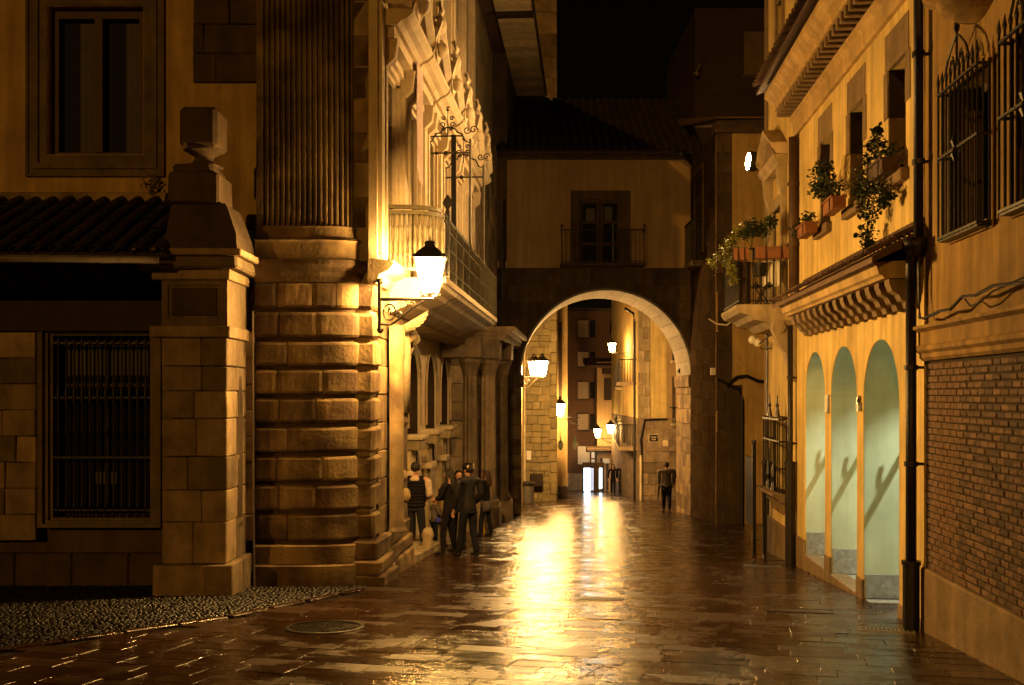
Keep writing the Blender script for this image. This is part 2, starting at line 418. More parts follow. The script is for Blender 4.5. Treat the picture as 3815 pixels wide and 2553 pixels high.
# cobbles of the side lane
cb = MB()
y = 5.0
while y < 14.2:
    x = -9.6 + random.uniform(0, .1)
    while x < xl(y)-.03:
        if x > -8.8 or y > 9:
            r = random.uniform(.024, .036); zz = gz(y)-.012+random.uniform(-.006, .004)
            px = x+random.uniform(-.016, .016); py = y+random.uniform(-.016, .016)
            prof = [(r, zz-.02), (r*.93, zz+.004), (r*.6, zz+.013), (1e-4, zz+.016)]
            cb.lathe(prof, px, py, 6, random.uniform(0, 1), random.uniform(0, 1)+2*math.pi if False else 2*math.pi, sx=random.uniform(.9, 1.2))
        x += .064
    y += .060
lane = plane_sheet('cobbled_lane', [(-16, 2), (xl(2)-.15, 2), (-4.76, 9.2), (-3.22, 11.2), (-2.0, 13.9), (-2.2, 15), (-16, 15)], -.024, DIRT)
cb.build('cobblestones', COB, lane, kind='stuff', smooth=True)
# kerb row between lane and slabs
kb = struct('lane_kerb', WORLD, -3.9, 10.2, gz(10.2))
P0, P1, P2 = Vector((-7.5, 5.8, 0)), Vector((-3.2, 11.2, 0)), Vector((-1.98, 13.75, 0))
for A, B in ((P0, P1), (P1, P2)):
    L_ = (B-A).length; n = int(L_/.62); d = (B-A)/n
    for i in range(n):
        c = A + d*(i+.5); m = block('kerb_stone', WET, kb, -.3, .3, -.06, .06, -.05, .0, .008)
        dd = d.normalized(); dz = -SLOPE*dd.y; t = Vector((dd.x, dd.y, dz)).normalized(); nz = Vector((0, SLOPE, 1)).normalized(); s_ = nz.cross(t).normalized(); nz = t.cross(s_)
        m.matrix_local = Matrix.Translation(Vector((c.x, c.y, gz(c.y)-.012)) - OFF[kb]) @ Matrix((t, s_, nz)).transposed().to_4x4()

def on_ground(px, py):
    Y = 1750/(py-461.0); return (px-512)*Y/1000, Y
def lid(name, label, cat, px, py, kind, w=.5, d=.35, rot=0, group=None):
    x, y = on_ground(px, py); t = thing(name, label, cat, WORLD, x, y, gz(y), group)
    t.matrix_world = Matrix.Translation((x, y, gz(y)+.004)) @ ROT.to_4x4() @ Matrix.Rotation(rot, 4, 'Z'); OFF[t] = Vector((0,0,0))
    if kind == 'round':
        m = MB(); m.lathe([(w+.05, -.02), (w+.05, .006), (w+.03, .010), (w+.012, .010), (w+.012, -.004)], 0, 0, 32); m.build('rim', IRON, t)
        m = MB(); m.lathe([(w, -.02), (w, .002), (1e-4, .002)], 0, 0, 32)
        m.build('lid', COB, t)
        g = MB()
        for i in range(-5, 6):
            for j in range(-5, 6):
                if math.hypot(i, j)*w/6 < w*.85: g.box(i*w/6-.012, i*w/6+.012, j*w/6-.012, j*w/6+.012, .002, .006)
        g.build('raised_studs', IRON, t)
    elif kind == 'grate':
        m = MB(); m.box(-w/2, w/2, -d/2, -d/2+.02, -.02, .006); m.box(-w/2, w/2, d/2-.02, d/2, -.02, .006)
        m.box(-w/2, -w/2+.02, -d/2+.02, d/2-.02, -.02, .006); m.box(w/2-.02, w/2, -d/2+.02, d/2-.02, -.02, .006); m.build('frame', STEEL, t)
        m = MB(); m.box(-w/2+.02, w/2-.02, -d/2+.02, d/2-.02, -.02, -.005); m.build('pit', IRON, t)
        n = int(w/.045)
        for i in range(n):
            m = MB(); x0 = -w/2+.03+(w-.06)*i/n; m.box(x0, x0+.014, -d/2+.02, d/2-.02, -.01, .004); m.build('bar', STEEL, t)
    else:
        m = MB(); m.box(-w/2, w/2, -d/2, -d/2+.015, -.02, .006); m.box(-w/2, w/2, d/2-.015, d/2, -.02, .006)
        m.box(-w/2, -w/2+.015, -d/2+.015, d/2-.015, -.02, .006); m.box(w/2-.015, w/2, -d/2+.015, d/2-.015, -.02, .006); m.build('frame', IRON, t)
        m = MB(); m.box(-w/2+.015, w/2-.015, -d/2+.015, d/2-.015, -.02, .001); m.build('lid', WET, t)
    return t
lid('manhole_cover', 'round dark manhole cover in wet slabs before the fluted corner', 'manhole cover', 325, 627.5, 'round', .36)
lid('drain_grating', 'slotted steel drain grating at the foot of the black cast iron pipe', 'drain grating', 886, 630, 'grate', .55, .22)
lid('drain_grating', 'small drain grating at the foot of the rusticated palace corner', 'drain grating', 389, 589.5, 'grate', .8, .25)
lid('inspection_cover', 'rectangular iron-framed cover filled with wet slab by the arcade', 'inspection cover', 800, 611, 'rect', .75, .3)
lid('inspection_cover', 'narrow dark cover across the bright middle of the street', 'inspection cover', 602, 598.5, 'grate', .55, .2)
lid('drain_grating', 'drain grating near the small barred window of the flower house', 'drain grating', 762, 566, 'grate', .6, .22)
# ================================================================== lanterns
def spiral(cx, cz, r0, turns, b=0, a0=0, dirn=1, n=18, r1=.15):
    return [(cx+(r0*(1-(1-r1)*i/n))*math.cos(a0+dirn*2*math.pi*turns*i/n), b, cz+(r0*(1-(1-r1)*i/n))*math.sin(a0+dirn*2*math.pi*turns*i/n)) for i in range(n+1)]
def lantern_head(t, s, glass, cx=0, cy=0, z=0, lit=True):
    """four sided tapering street lantern, z = height of its foot; s = width at the shoulder"""
    h = s*1.15; w0, w1 = s*.30, s*.5
    fr = MB()
    for sx, sy in ((1,1),(1,-1),(-1,-1),(-1,1)):
        fr.tube([(cx+sx*w0, cy+sy*w0, z+.16*s), (cx+sx*w1, cy+sy*w1, z+.16*s+h)], .022*s, 4)
        fr.tube([(cx+sx*w0*.3, cy+sy*w0*.3, z), (cx+sx*w0*1.05, cy+sy*w0*1.05, z+.06*s), (cx+sx*w0, cy+sy*w0, z+.17*s)], .022*s, 5)
        fr.ball((cx+sx*w1*1.08, cy+sy*w1*1.08, z+h+.22*s), .05*s, 6, 4, 1.5)
    for zz, ww in ((z+.16*s, w0), (z+.16*s+h, w1)):
        for a, b in (((-1,-1),(1,-1)), ((1,-1),(1,1)), ((1,1),(-1,1)), ((-1,1),(-1,-1))):
            fr.tube([(cx+a[0]*ww, cy+a[1]*ww, zz), (cx+b[0]*ww, cy+b[1]*ww, zz)], .026*s, 4)
    fr.build('frame', IRON, t)
    k = .94
    for a, b in (((-1,-1),(1,-1)), ((1,-1),(1,1)), ((1,1),(-1,1)), ((-1,1),(-1,-1))):
        m = MB(); m.add([(cx+a[0]*w0*k, cy+a[1]*w0*k, z+.18*s), (cx+b[0]*w0*k, cy+b[1]*w0*k, z+.18*s), (cx+b[0]*w1*k, cy+b[1]*w1*k, z+.14*s+h), (cx+a[0]*w1*k, cy+a[1]*w1*k, z+.14*s+h)], [(0,1,2,3)])
        m.build('glass_pane', glass, t)
    c = MB(); zt = z+.16*s+h
    q = math.sqrt(2)
    c.lathe([(w1*q*1.12, zt), (w1*q*1.12, zt+.04*s), (w1*q*.85, zt+.18*s), (w1*q*.5, zt+.36*s), (w1*q*.34, zt+.42*s), (w1*q*.34, zt+.52*s), (w1*q*.42, zt+.54*s), (w1*q*.2, zt+.62*s), (1e-4, zt+.66*s)], cx, cy, 4, math.pi/4, math.pi/4+2*math.pi)
    c.build('cap', IRON, t)
    f = MB(); f.tube([(cx, cy, zt+.6*s), (cx, cy, zt+.78*s)], .02*s, 5); f.ball((cx, cy, zt+.72*s), .04*s, 6, 4); f.build('finial', IRON, t)

# the big bracket lantern on the palace corner (stands out in +X from the street face)
def P3(px, py, Y): return ((px-512)*Y/FPX, Y, CAMZ+(HOR-py)*Y/FPX)
LY = 13.965
x0 = -3.1+KT*LY+.16
xL, _, zA = P3(430, 298.5, LY)
t = thing('bracket_lantern', 'lit iron bracket lantern glowing on the rusticated palace corner', 'street lantern', WORLD, x0, LY, zA)
lantern_head(t, .40, LAMP1, xL, LY, zA+.03)
m = MB(); m.box(x0-.02, x0+.02, LY-.045, LY+.045, zA-.42, zA+.22); m.ball((x0+.01, LY, zA+.24), .05, 8, 5); m.ball((x0+.01, LY, zA-.44), .05, 8, 5); m.build('wall_plate', IRON, t)
m = MB(); m.tube([(x0, LY, zA), (xL+.05, LY, zA)], .018, 6); m.box(x0, x0+.45, LY-.014, LY+.014, zA-.035, zA-.015); m.build('arm', IRON, t)
m = MB()
m.tube([(x0+.01, LY, zA-.36), (x0+.16, LY, zA-.37), (x0+.30, LY, zA-.27), (x0+.45, LY, zA-.14), (x0+.62, LY, zA-.03)], .016, 6)
m.tube([(x0+.14+.085*math.cos(i*math.pi/8), LY, zA-.19+.11*math.sin(i*math.pi/8)) for i in range(17)], .013, 5)
m.build('brace', IRON, t)
m = MB()
for (cx, cz, r) in ((.28, -.10, .055), (.38, -.085, .045), (.46, -.07, .032), (.27, -.22, .04)):
    m.tube([(x0+p[0], LY, zA+p[2]) for p in spiral(cx, cz, r, 1.4)], .009, 4)
m.tube([(x0+.14, LY, zA-.12), (x0+.12, LY, zA-.19), (x0+.14, LY, zA-.26), (x0+.16, LY, zA-.19), (x0+.14, LY, zA-.12)], .012, 4)
m.build('scrollwork', IRON, t)
# carved shell below the bracket is built with the palace

# the twin lantern beyond the arch
TY = 37.0
xa = P3(521, 0, TY)[0]; zt_ = P3(0, 377, TY)[2]
t = thing('twin_lantern', 'twin lit lanterns on one bracket just behind the arch opening', 'street lantern', WORLD, xa, TY, zt_-.2)
for px, dy in ((534, .1), (542, -.15)):
    X = P3(px, 0, TY)[0]
    lantern_head(t, .44, emis('lamp_glass_twin', (1, .55, .17), 850), X, TY+dy, zt_)
m = MB(); m.tube([(xa-.1, TY, zt_), (P3(544,0,TY)[0], TY, zt_)], .022, 6); m.build('arm', IRON, t)
m = MB(); m.tube([(xa-.05, TY, zt_-.5), (xa+.25, TY, zt_-.4), (xa+.6, TY, zt_-.05)], .02, 6); m.tube([(xa+.2+p[0], TY, zt_-.18+p[2]) for p in spiral(0, 0, .13, 1.5)], .015, 5); m.build('brace', IRON, t)

def far_lantern(label, px, py, Y, s, pwr, dx, side=1):
    X, _, Z = P3(px, py, Y)
    t = thing('far_lantern', label, 'street lantern', WORLD, X, Y, Z-.6*s, 'small lanterns along the far street')
    lantern_head(t, s, emis('lamp_glass_far', (1, .55, .17), pwr), X, Y, Z-.75*s)
    m = MB(); m.tube([(X, Y, Z-.75*s), (X+dx, Y, Z-.75*s)], .02, 5); m.tube([(X+dx, Y, Z-1.5*s), (X+dx*.6, Y, Z-1.3*s), (X+dx*.25, Y, Z-.8*s)], .018, 5); m.build('arm', IRON, t)
far_lantern('single lit lantern on the yellow strip of wall left of the brick block', 560, 409.5, 45.5, .48, 330, .9)
far_lantern('lit lantern beside the upper iron balcony of the corner house', 612, 347.5, 49, .36, 240, 1.3)
far_lantern('left one of the two low lanterns over the far shop', 597.5, 433, 56.5, .40, 230, 1.0)
far_lantern('right one of the two low lanterns over the far shop', 610.6, 429, 53, .40, 230, 1.0)

# floodlight on the corner of the flower house, aimed across the street at the palace
FX, FY, FZ = P3(749.5, 161.5, 19.55)
t = thing('floodlight', 'lit floodlight with round glowing face above the plant balcony', 'floodlight', WORLD, FX, FY, FZ)
ax = Vector((-1, -.07, .05)).normalized(); rotm = ax.to_track_quat('Z', 'Y').to_matrix().to_4x4()
m = MB(); m.lathe([(.168, -.01), (.170, .03), (.185, .03), (.20, -.02), (.19, -.10), (.13, -.22), (.11, -.36), (1e-4, -.37)], 0, 0, 16, caps=False)
o = m.build('housing', IRON, None); o.parent = t; o.matrix_local = rotm
m = MB(); m.lathe([(.165, -.012), (1e-4, -.012)], 0, 0, 24)
o = m.build('lamp_face', emis('flood_face', (1.0, .575, .19), 7500), None); o.parent = t; o.matrix_local = rotm
m = MB(); m.tube([(FX+.15, FY, FZ-.0), (FX+.25, FY, FZ-.17), (FX+.42, FY, FZ-.2)], .018, 6); m.box(FX+.38, FX+.44, FY-.08, FY+.08, FZ-.3, FZ+.1); m.build('mounting_bracket', IRON, t)
m = MB(); m.tube([(FX+.3, FY-.02, FZ-.05), (FX+.28, FY-.02, FZ-.3), (FX+.34, FY-.02, FZ-.5), (FX+.3, FY-.02, FZ-.7)], .01, 5); m.build('cable', IRON, t)
# small cold spotlight at the springing of the arch
SX, SY, SZ = P3(682, 371, 34.0)
t = thing('arch_spotlight', 'tiny white spotlight on the right impost of the arch', 'spotlight', WORLD, SX, SY, SZ)
ax = Vector((-1, .5, 1.0)).normalized(); rotm = ax.to_track_quat('Z', 'Y').to_matrix().to_4x4()
m = MB(); m.lathe([(.112, -.01), (.115, .09), (.125, .09), (.12, -.16), (1e-4, -.17)], 0, 0, 12, caps=False); o = m.build('housing', IRON, None); o.parent = t; o.matrix_local = rotm
m = MB(); m.lathe([(.105, 0), (1e-4, .006)], 0, 0, 14); o = m.build('lamp_face', emis('spot_face', (1, .82, .66), 300), None); o.parent = t; o.matrix_local = rotm
m = MB(); m.tube([(SX, SY, SZ-.05), (SX+.12, SY, SZ-.2)], .02, 5); m.build('mounting_bracket', IRON, t)
# ================================================================== left: low stone house with tiled roof
def barrel_tile(name, parent, m, p0, p1, r, up, key=None):
    """half-barrel roof tile from p0 (upper) to p1 (lower), convex side along up"""
    d = (p1-p0); s = d.cross(up).normalized(); u = s.cross(d).normalized()
    if u.dot(up) < 0: u = -u
    vs = []; fs = []; n = 6
    for e, (q, rr) in enumerate(((p0, r*.88), (p1, r))):
        for lay in (0, .014):
            for i in range(n+1):
                t = math.pi*i/n; vs.append(q + s*(rr-lay)*math.cos(t) + u*((rr-lay)*math.sin(t)*.8 + (.02 if e else 0)))
    k = n+1
    for i in range(n):
        fs += [(i, i+1, 2*k+i+1, 2*k+i), (k+i, k+i+1, 3*k+i+1, 3*k+i), (i, i+1, k+i+1, k+i), (2*k+i, 2*k+i+1, 3*k+i+1, 3*k+i)]
    for i in (0, n): fs.append((i, k+i, 3*k+i, 2*k+i))
    mb = MB(); mb.add(vs, fs)
    if parent is None: return mb
    return mb.build(name, m, parent)
def tile_roof(parent, fr_a0, fr_a1, b_low, z_low, b_top, z_top, pitch=.24, rows=5, m=TILE, limit=300):
    """barrel tiles running down a slope in a wall frame; b outwards"""
    a0, a1 = sorted((fr_a0, fr_a1)); n = int((a1-a0)/pitch); cnt = 0; rest = MB()
    up = Vector((0, z_top-z_low, abs(b_low-b_top))).normalized()
    if b_low < b_top: up.y = -up.y
    bs = MB(); bs.add([(a0, b_low, z_low-.03), (a1, b_low, z_low-.03), (a1, b_top, z_top-.03), (a0, b_top, z_top-.03),
                       (a0, b_low, z_low-.09), (a1, b_low, z_low-.09), (a1, b_top, z_top-.13), (a0, b_top, z_top-.13)],
                      [(0,1,2,3), (4,5,6,7), (0,1,5,4), (1,2,6,5), (2,3,7,6), (3,0,4,7)])
    bs.build('roof_deck', m, parent)
    for i in range(n):
        a = a0 + pitch*(i+.5)
        for r in range(rows):
            t0, t1 = 1-r/rows, 1-(r+1)/rows
            jx = random.uniform(-.012, .012); jz = random.uniform(0, .012)
            p0 = Vector((a+jx, b_low+(b_top-b_low)*t0, z_low+(z_top-z_low)*t0+jz)); p1 = Vector((a-jx*.5, b_low+(b_top-b_low)*(t1-.04), z_low+(z_top-z_low)*(t1-.04)+jz))
            if cnt < limit: barrel_tile('roof_tile', parent, m, p0, p1, pitch*.36, up)
            else:
                q = barrel_tile('', None, m, p0, p1, pitch*.36, up); rest.add(q.v, q.f)
            cnt += 1
    if rest.v: rest.build('small_roof_tiles', m, parent, kind='stuff')

LF = FF(14.0)                                   # lower wall plane, faces the camera
h = thing('stone_house', 'dark stone house with barred window below a low tiled eave', 'house', LF, 7, 0, gz(14))
wa0, wz0 = LF.g(338, 1185); wa1, wz1 = LF.g(118, 768)
ashlar(h, SAND, LF.a(254), 10.2, gz(14)-.1, 2.62, 0, .37, .5, 1.0, .2, holes=[(wa0-.19, wa1+.22, wz0-.14, wz1+.12), (0, 12, gz(14)-.2, -.50)])
m = MB(); m.box(3.6, 10.2, -.5, -.2, gz(14)-.1, wz0-.14); m.box(3.6, wa0-.19, -.5, -.2, wz0-.14, 3.3); m.box(wa1+.22, 10.2, -.5, -.2, wz0-.14, 3.3); m.box(wa0-.19, wa1+.22, -.5, -.2, wz1+.12, 3.3); m.build('wall_core', SANDD, h)
for i in range(8): block('plinth_block', SANDD, h, 3.8+i*.8, 4.59+i*.8, -.2, -.06, gz(14)-.12, -.50, .02)
# window frame, glass, curtains, bars
wf = MB()
for k, (g_, bb) in enumerate(((.0, .03), (.07, -.02), (.13, -.06))):
    e = .19-g_; e2 = .19-(.07, .13, .18)[k]
    wf.box(wa0-e, wa0-e2, -.3, bb, wz0-e*.7, wz1+e*.6); wf.box(wa1+e2, wa1+e, -.3, bb, wz0-e*.7, wz1+e*.6)
    wf.box(wa0-e2, wa1+e2, -.3, bb, wz0-e*.7, wz0-e2*.7); wf.box(wa0-e2, wa1+e2, -.3, bb, wz1+e2*.6, wz1+e*.6)
wo = wf.build('window_surround', SAND, h)
m = MB(); m.box(wa0-.05, wa1+.05, -.34, -.30, wz0-.05, wz1+.05); m.build('glass', GLASS, wo)
m = MB()
for x in (wa0, (wa0+wa1)/2-.03, wa1-.06): m.box(x, x+.06, -.30, -.27, wz0, wz1)
for z in (wz0, wz1-.07, wz0+(wz1-wz0)*.72): m.box(wa0+.06, wa1-.06, -.30, -.275, z, z+.05)
m.build('sash', WOODM, wo)
m = MB(); m.box(wa0+.1, wa1-.1, -.297, -.292, wz1-.55, wz1-.12); m.build('curtain', CURT, wo)
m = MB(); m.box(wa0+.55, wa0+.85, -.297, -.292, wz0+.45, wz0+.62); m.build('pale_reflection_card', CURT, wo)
gr = thing('window_grille', 'tall dark iron bars over the ground floor window of the stone house', 'window grille', LF, (wa0+wa1)/2, 0, wz0)
n = 12
for i in range(n):
    x = wa0+.06+(wa1-wa0-.12)*i/(n-1); H = wz1-wz0
    prof = [(.014, wz0), (.014, wz0+.12), (.03, wz0+.16), (.014, wz0+.2), (.012, wz0+H*.45), (.024, wz0+H*.47), (.012, wz0+H*.5), (.013, wz0+H*.6), (.034, wz0+H*.68), (.014, wz0+H*.72), (.012, wz1-.16), (.028, wz1-.1), (.014, wz1)]
    m = MB(); m.lathe(prof, x, -.08, 7); m.build('bar', IRON, gr, smooth=True)
for z in (wz0+.1, wz0+(wz1-wz0)*.33, wz0+(wz1-wz0)*.66, wz1-.1):
    m = MB(); m.box(wa0-.02, wa1+.02, -.09, -.07, z-.014, z+.014); m.build('cross_bar', IRON, gr)
# eave
ez0 = LF.p(0, 332)[1]
m = MB(); m.box(3.95, 10.4, -.2, .06, 2.63, 3.05); m.build('timber_beam', WOOD, h)
for i in range(14):
    x = 4.6+i*.42; m = MB(); m.prism([(-.2, 3.05), (1.0, 3.38), (1.0, 3.50), (-.2, 3.2)], x, x+.11, 'x'); m.build('rafter', WOOD, h)
m = MB(); m.prism([(-.2, 3.205), (1.08, 3.505), (1.08, 3.53), (-.2, 3.24)], 4.5, 10.4, 'x'); m.build('eave_boards', WOOD, h)
tile_roof(h, 4.42, 10.4, 1.16, 3.60, -.98, 4.66, .254, 6, TILED)
m = MB(); m.tube([(4.50, 1.24, 3.47), (10.4, 1.24, 3.5)], .055, 8)
solo('eave_gutter', 'long thin metal gutter catching light under the tiled eave', 'gutter', LF, m, ZINC, True)
# ------------------------------------------------ upper wall of the next building
UF = FF(15.0)
uz = lambda gy: UF.g(0, gy)[1]
ux = lambda gx: UF.g(gx, 0)[0]
h2 = thing('upper_plaster_house', 'ochre plaster wall with large framed window above the tiled roof', 'house', UF, ux(220), 0, uz(455))
hw = (ux(330), ux(108), uz(355), uz(12))
panel(ux(443), 10.2, uz(520), 8.6, 0, .3, [(ux(328), ux(110), uz(353), uz(14))]).build('plaster_wall', PLO, h2)
m = MB()
for k, (e, e2, bb) in enumerate(((.31, .27, .045), (.27, .20, .025), (.20, .12, .05), (.12, .0, .02))):
    for (x0, x1) in ((hw[0]-e, hw[0]-e2), (hw[1]+e2, hw[1]+e)): m.box(x0, x1, -.02, bb, hw[2]-e*1.05, hw[3]+e)
    m.box(hw[0]-e2, hw[1]+e2, -.02, bb, hw[2]-e*1.05, hw[2]-e2*1.05); m.box(hw[0]-e2, hw[1]+e2, -.02, bb, hw[3]+e2, hw[3]+e)
wd = m.build('window_surround', SAND, h2)
m = MB()
for (x0, x1) in ((hw[0], hw[0]+.12), (hw[1]-.12, hw[1])): m.box(x0, x1, -.22, -.12, hw[2], hw[3])
m.box(hw[0]+.12, hw[1]-.12, -.22, -.12, hw[2], hw[2]+.07); m.box(hw[0]+.12, hw[1]-.12, -.22, -.12, hw[3]-.16, hw[3]); xm = (hw[0]+hw[1])/2; m.box(xm-.06, xm+.06, -.22, -.10, hw[2]+.07, hw[3]-.16)
m.build('sash', WOODM, wd)
m = MB(); m.box(hw[0]+.02, hw[1]-.02, -.24, -.225, hw[2], hw[3]); m.build('glass', GLASS, wd)
for (x0, x1) in ((hw[0]+.12, hw[0]+.35), (xm+.06, xm+.32)):
    m = MB(); mm = MB()
    n = 10
    vs = []; fs = []
    for i in range(n+1):
        xx = x0+(x1-x0)*i/n; vs += [(xx, -.216+.004*math.sin(i*1.9), hw[2]+.09), (xx, -.216+.004*math.sin(i*1.9), hw[3]-.2)]
        if i: fs.append((2*i-2, 2*i, 2*i+1, 2*i-1))
    m.add(vs, fs); m.build('curtain', CURT, wd)
m = MB(); m.box(ux(583)-.05, ux(443), -.3, 0.0, uz(520), uz(190)); m.build('side_wall', PLO, h2)
ashlar(h2, SANDD, ux(583)-.05, ux(443), uz(190), 8.6, .035, .42, .5, .9, .1, name='quoin_block')
m = MB(); m.prism([(0, 4.62), (.10, 4.62), (.10, 4.70), (.05, 4.76), (0, 4.78)], ux(382), 10.2, 'x'); m.build('wall_moulding', SAND, h2)
# weed on the roof edge
m = MB()
wx, wz = UF.g(352, 450)
for i in range(9):
    a = random.uniform(-.12, .12); m.tube([(wx, .12, wz), (wx+a*.5, .12, wz+.12), (wx+a, .12+random.uniform(-.03, .03), wz+random.uniform(.18, .3))], .006, 4)
for i in range(26):
    p = Vector((wx+random.uniform(-.13, .13), .12+random.uniform(-.05, .05), wz+random.uniform(.1, .32))); s = .02; m.add([p+Vector((-s, 0, 0)), p+Vector((0, .01, -s)), p+Vector((s, 0, 0)), p+Vector((0, -.01, s))], [(0,1,2,3)])
solo('roof_weed', 'small dry weed growing from the tiles below the big window', 'plant', UF, m, STEM)

# ------------------------------------------------ gate pier with its urn
PF = FF(13.1)
px_ = lambda gx: PF.g(gx, 0)[0]
pz = lambda gy: PF.g(0, gy)[1]
pier = thing('gate_pier', 'massive sandstone gate pier with recessed panel and heavy cornice', 'pier', PF, px_(445), 0, gz(13.1))
DEP = -1.05
XR, XL_ = px_(520), px_(370)
def pbox(g0, g1, gy0, gy1, out, name, m=SAND, c=.012, back=DEP):
    """slab of the pier between two heights; overhang 'out' in front and on the free side"""
    block(name, m, pier, px_(g1)-0, px_(g0), back, out, pz(gy0), pz(gy1), c)
# shaft courses: two to three blocks each on the front, one along the side
gy = [1360, 1290, 1195, 1122, 1045, 958, 895, 838, 772]
for i in range(len(gy)-1):
    z0, z1 = pz(gy[i])-(.08 if i == 0 else 0), pz(gy[i+1]); ov = (.09 if i == 0 else 0)
    L_ = (XL_-XR)
    cuts = [0, random.uniform(.35, .65), 1]
    for c0, c1 in zip(cuts, cuts[1:]):
        block('stone_block', SAND, pier, XR-ov+L_*c0+.003, XR+L_*c1-.003+(ov if c1 == 1 else 0), -.45, ov+random.uniform(-.006, .006), z0+.003, z1-.003, .012)
    block('side_stone', SAND, pier, XR-ov, XR+.4, -1.15, -.458, z0+.003, z1-.003, .012)
pbox(345, 528, 772, 746, .05, 'band_course')
m = MB(); m.box(XR, XL_, -1.1, -.02, pz(746), pz(640)); m.box(XR, XR+.09, -.02, .0, pz(746), pz(640)); m.box(XL_-.08, XL_, -.02, .0, pz(746), pz(640)); m.box(XR+.09, XL_-.08, -.02, .0, pz(652), pz(640)); m.box(XR+.09, XL_-.08, -.02, .0, pz(746), pz(728)); m.build('recessed_panel_frame', SAND, pier)
m = MB(); m.cbox(XR+.14, XL_-.13, -.02, -.004, pz(722), pz(658), .015); m.build('rough_panel', SANDD, pier)
pbox(350, 528, 640, 617, .04, 'band_course')
pbox(318, 548, 617, 587, .12, 'cornice_slab', c=.03)
pbox(308, 560, 587, 572, .17, 'cornice_slab', c=.015)
m = MB()
prof = [(.16, 0), (.16, .10), (.0, .32), (-.06, .50), (-.04, .56)]
# bell-shaped pedestal on the cornice (square plan)
zb = pz(572); ztop = pz(462); vs = []; fs = []
levels = [(px_(548), px_(330), .12, zb), (px_(545), px_(370), .08, zb+.09), (px_(540), px_(380), 0, zb+.22), (px_(518), px_(385), -.08, ztop-.08), (px_(510), px_(388), -.09, ztop)]
for (x0, x1, yy, z) in levels: vs += [(x0, yy, z), (x1, yy, z), (x1, DEP+.25, z), (x0, DEP+.25, z)]
for k in range(len(levels)-1):
    for i in range(4): fs.append((k*4+i, k*4+(i+1)%4, k*4+4+(i+1)%4, k*4+4+i))
fs += [(0,1,2,3), tuple(4*(len(levels)-1)+i for i in range(4))]
m.add(vs, fs); m.build('pedestal_foot', SANDD, pier)
urn = thing('stone_finial', 'square-headed weathered stone finial standing on the gate pier', 'finial', PF, px_(447), -.4, pz(462))
def fb(g0, g1, gy0, gy1, d, c=.03): block('tier', SANDD, urn, px_(g1), px_(g0), -.38-d, -.38+d, pz(gy0), pz(gy1), c)
fb(382, 498, 462, 392, .36); fb(388, 480, 392, 368, .30, .04)
xc = (px_(403)+px_(490))/2
m = MB(); m.lathe([(.26, pz(368)), (.16, pz(360)), (.12, pz(350)), (.13, pz(344)), (.22, pz(334)), (.27, pz(330))], xc, -.38, 16); m.build('neck', SANDD, urn, smooth=True)
m = MB(); m.cbox(px_(490), px_(403), -.64, -.10, pz(330), pz(237), .05); m.build('head_block', SANDD, urn)
# flat dark arch-shaped piece and steel edge strip on the lit side
m = MB(); YN = -.55; zc = pz(930)
pts = [(-.50, pz(1220)), (-.50, zc)] + [(-.62+.12*math.cos(math.pi*i/10), zc+.42*math.sin(math.pi*i/10)) for i in range(11)] + [(-.74, pz(1220))]
m.prism([(p[0], p[1]) for p in pts], XR-.004, XR+.01, 'x'); m.build('side_niche', SANDD, pier)
m = MB(); m.tube([(3.585, -.82, gz(13.9)-.02), (3.60, -.82, 0.2), (3.605, -.82, pz(700))], .014, 6)
solo('lightning_cable', 'thin metal cable running down beside the gate pier', 'cable', PF, m, ZINC)

# ================================================================== palace
pal = thing('palace', 'ornate sandstone palace with rusticated corner, pedimented windows and arches', 'palace', FL, la(16), 0, gz(16))
# core volumes (behind all facing)
def wedge(x0, x1, y0, y1, z0, z1, name, m, parent, fr=FL):
    q = MB(); q.box(x0, x1, y0, y1, z0, z1); return q.build(name, m, parent)
# street facade wall above the arches, set at b = 0; recessed ground floor wall at b = -.65
BR = -.65
ZT = 13.0
zs0 = 3.0
HY = [15.15, 17.05, 18.95, 20.85, 22.75, 24.65]
hw_ = .52
wh = [(la(y)-hw_, la(y)+hw_, 3.75, 6.55) for y in HY]
panel(la(31.8), la(14.2), zs0, ZT, 0, .45, wh).build('upper_wall', SANDP, pal)
# rusticated corner pier on the street side
BF = FF(14.0)
bx = lambda gx: BF.g(gx, 0)[0]
bz = lambda gy: BF.g(0, gy)[1]
corner = Vector((-3.1+KT*14.05, 14.05, 0))
bands = [(645, 705), (713, 772), (781, 837), (845, 902), (911, 968), (977, 1035), (1044, 1102), (1110, 1168), (1176, 1238)]
core = MB(); core.box(la(16.95), la(14.22), -.9, -.03, gz(17)-.3, zs0-.001); core.build('corner_core', SANDP, pal)
for (g0, g1) in bands:
    z0, z1 = bz(g1), bz(g0)
    for (y0, y1) in ((14.17, 14.66),):
        block('rusticated_block', SANDB, pal, la(y1), la(y0), -.35, .05, z0, z1, .045)
# end return of the corner, facing the camera: narrow recessed dark strip between pier and bastion
m = MB(); m.box(bx(870)-.02, bx(583), -1.2, -.30, gz(14)-.2, 8.5); m.build('end_wall', SANDP, pal)
# plinth of the corner
z0 = gz(14)-.1
for k, (o, zz0, zz1) in enumerate(((.16, z0, bz(1320)), (.11, bz(1320), bz(1285)), (.06, bz(1285), bz(1243)))):
    block('plinth_stone', SANDB, pal, la(15.1)+0, la(14.12)+o*.3, -.3, .05+o, zz0-.02 if k == 0 else zz0, zz1, .03)
    block('plinth_stone', SANDB, pal, la(16.98), la(15.1)-.004, -.3, .0+o*.8, zz0-.12 if k == 0 else zz0, zz1, .03)
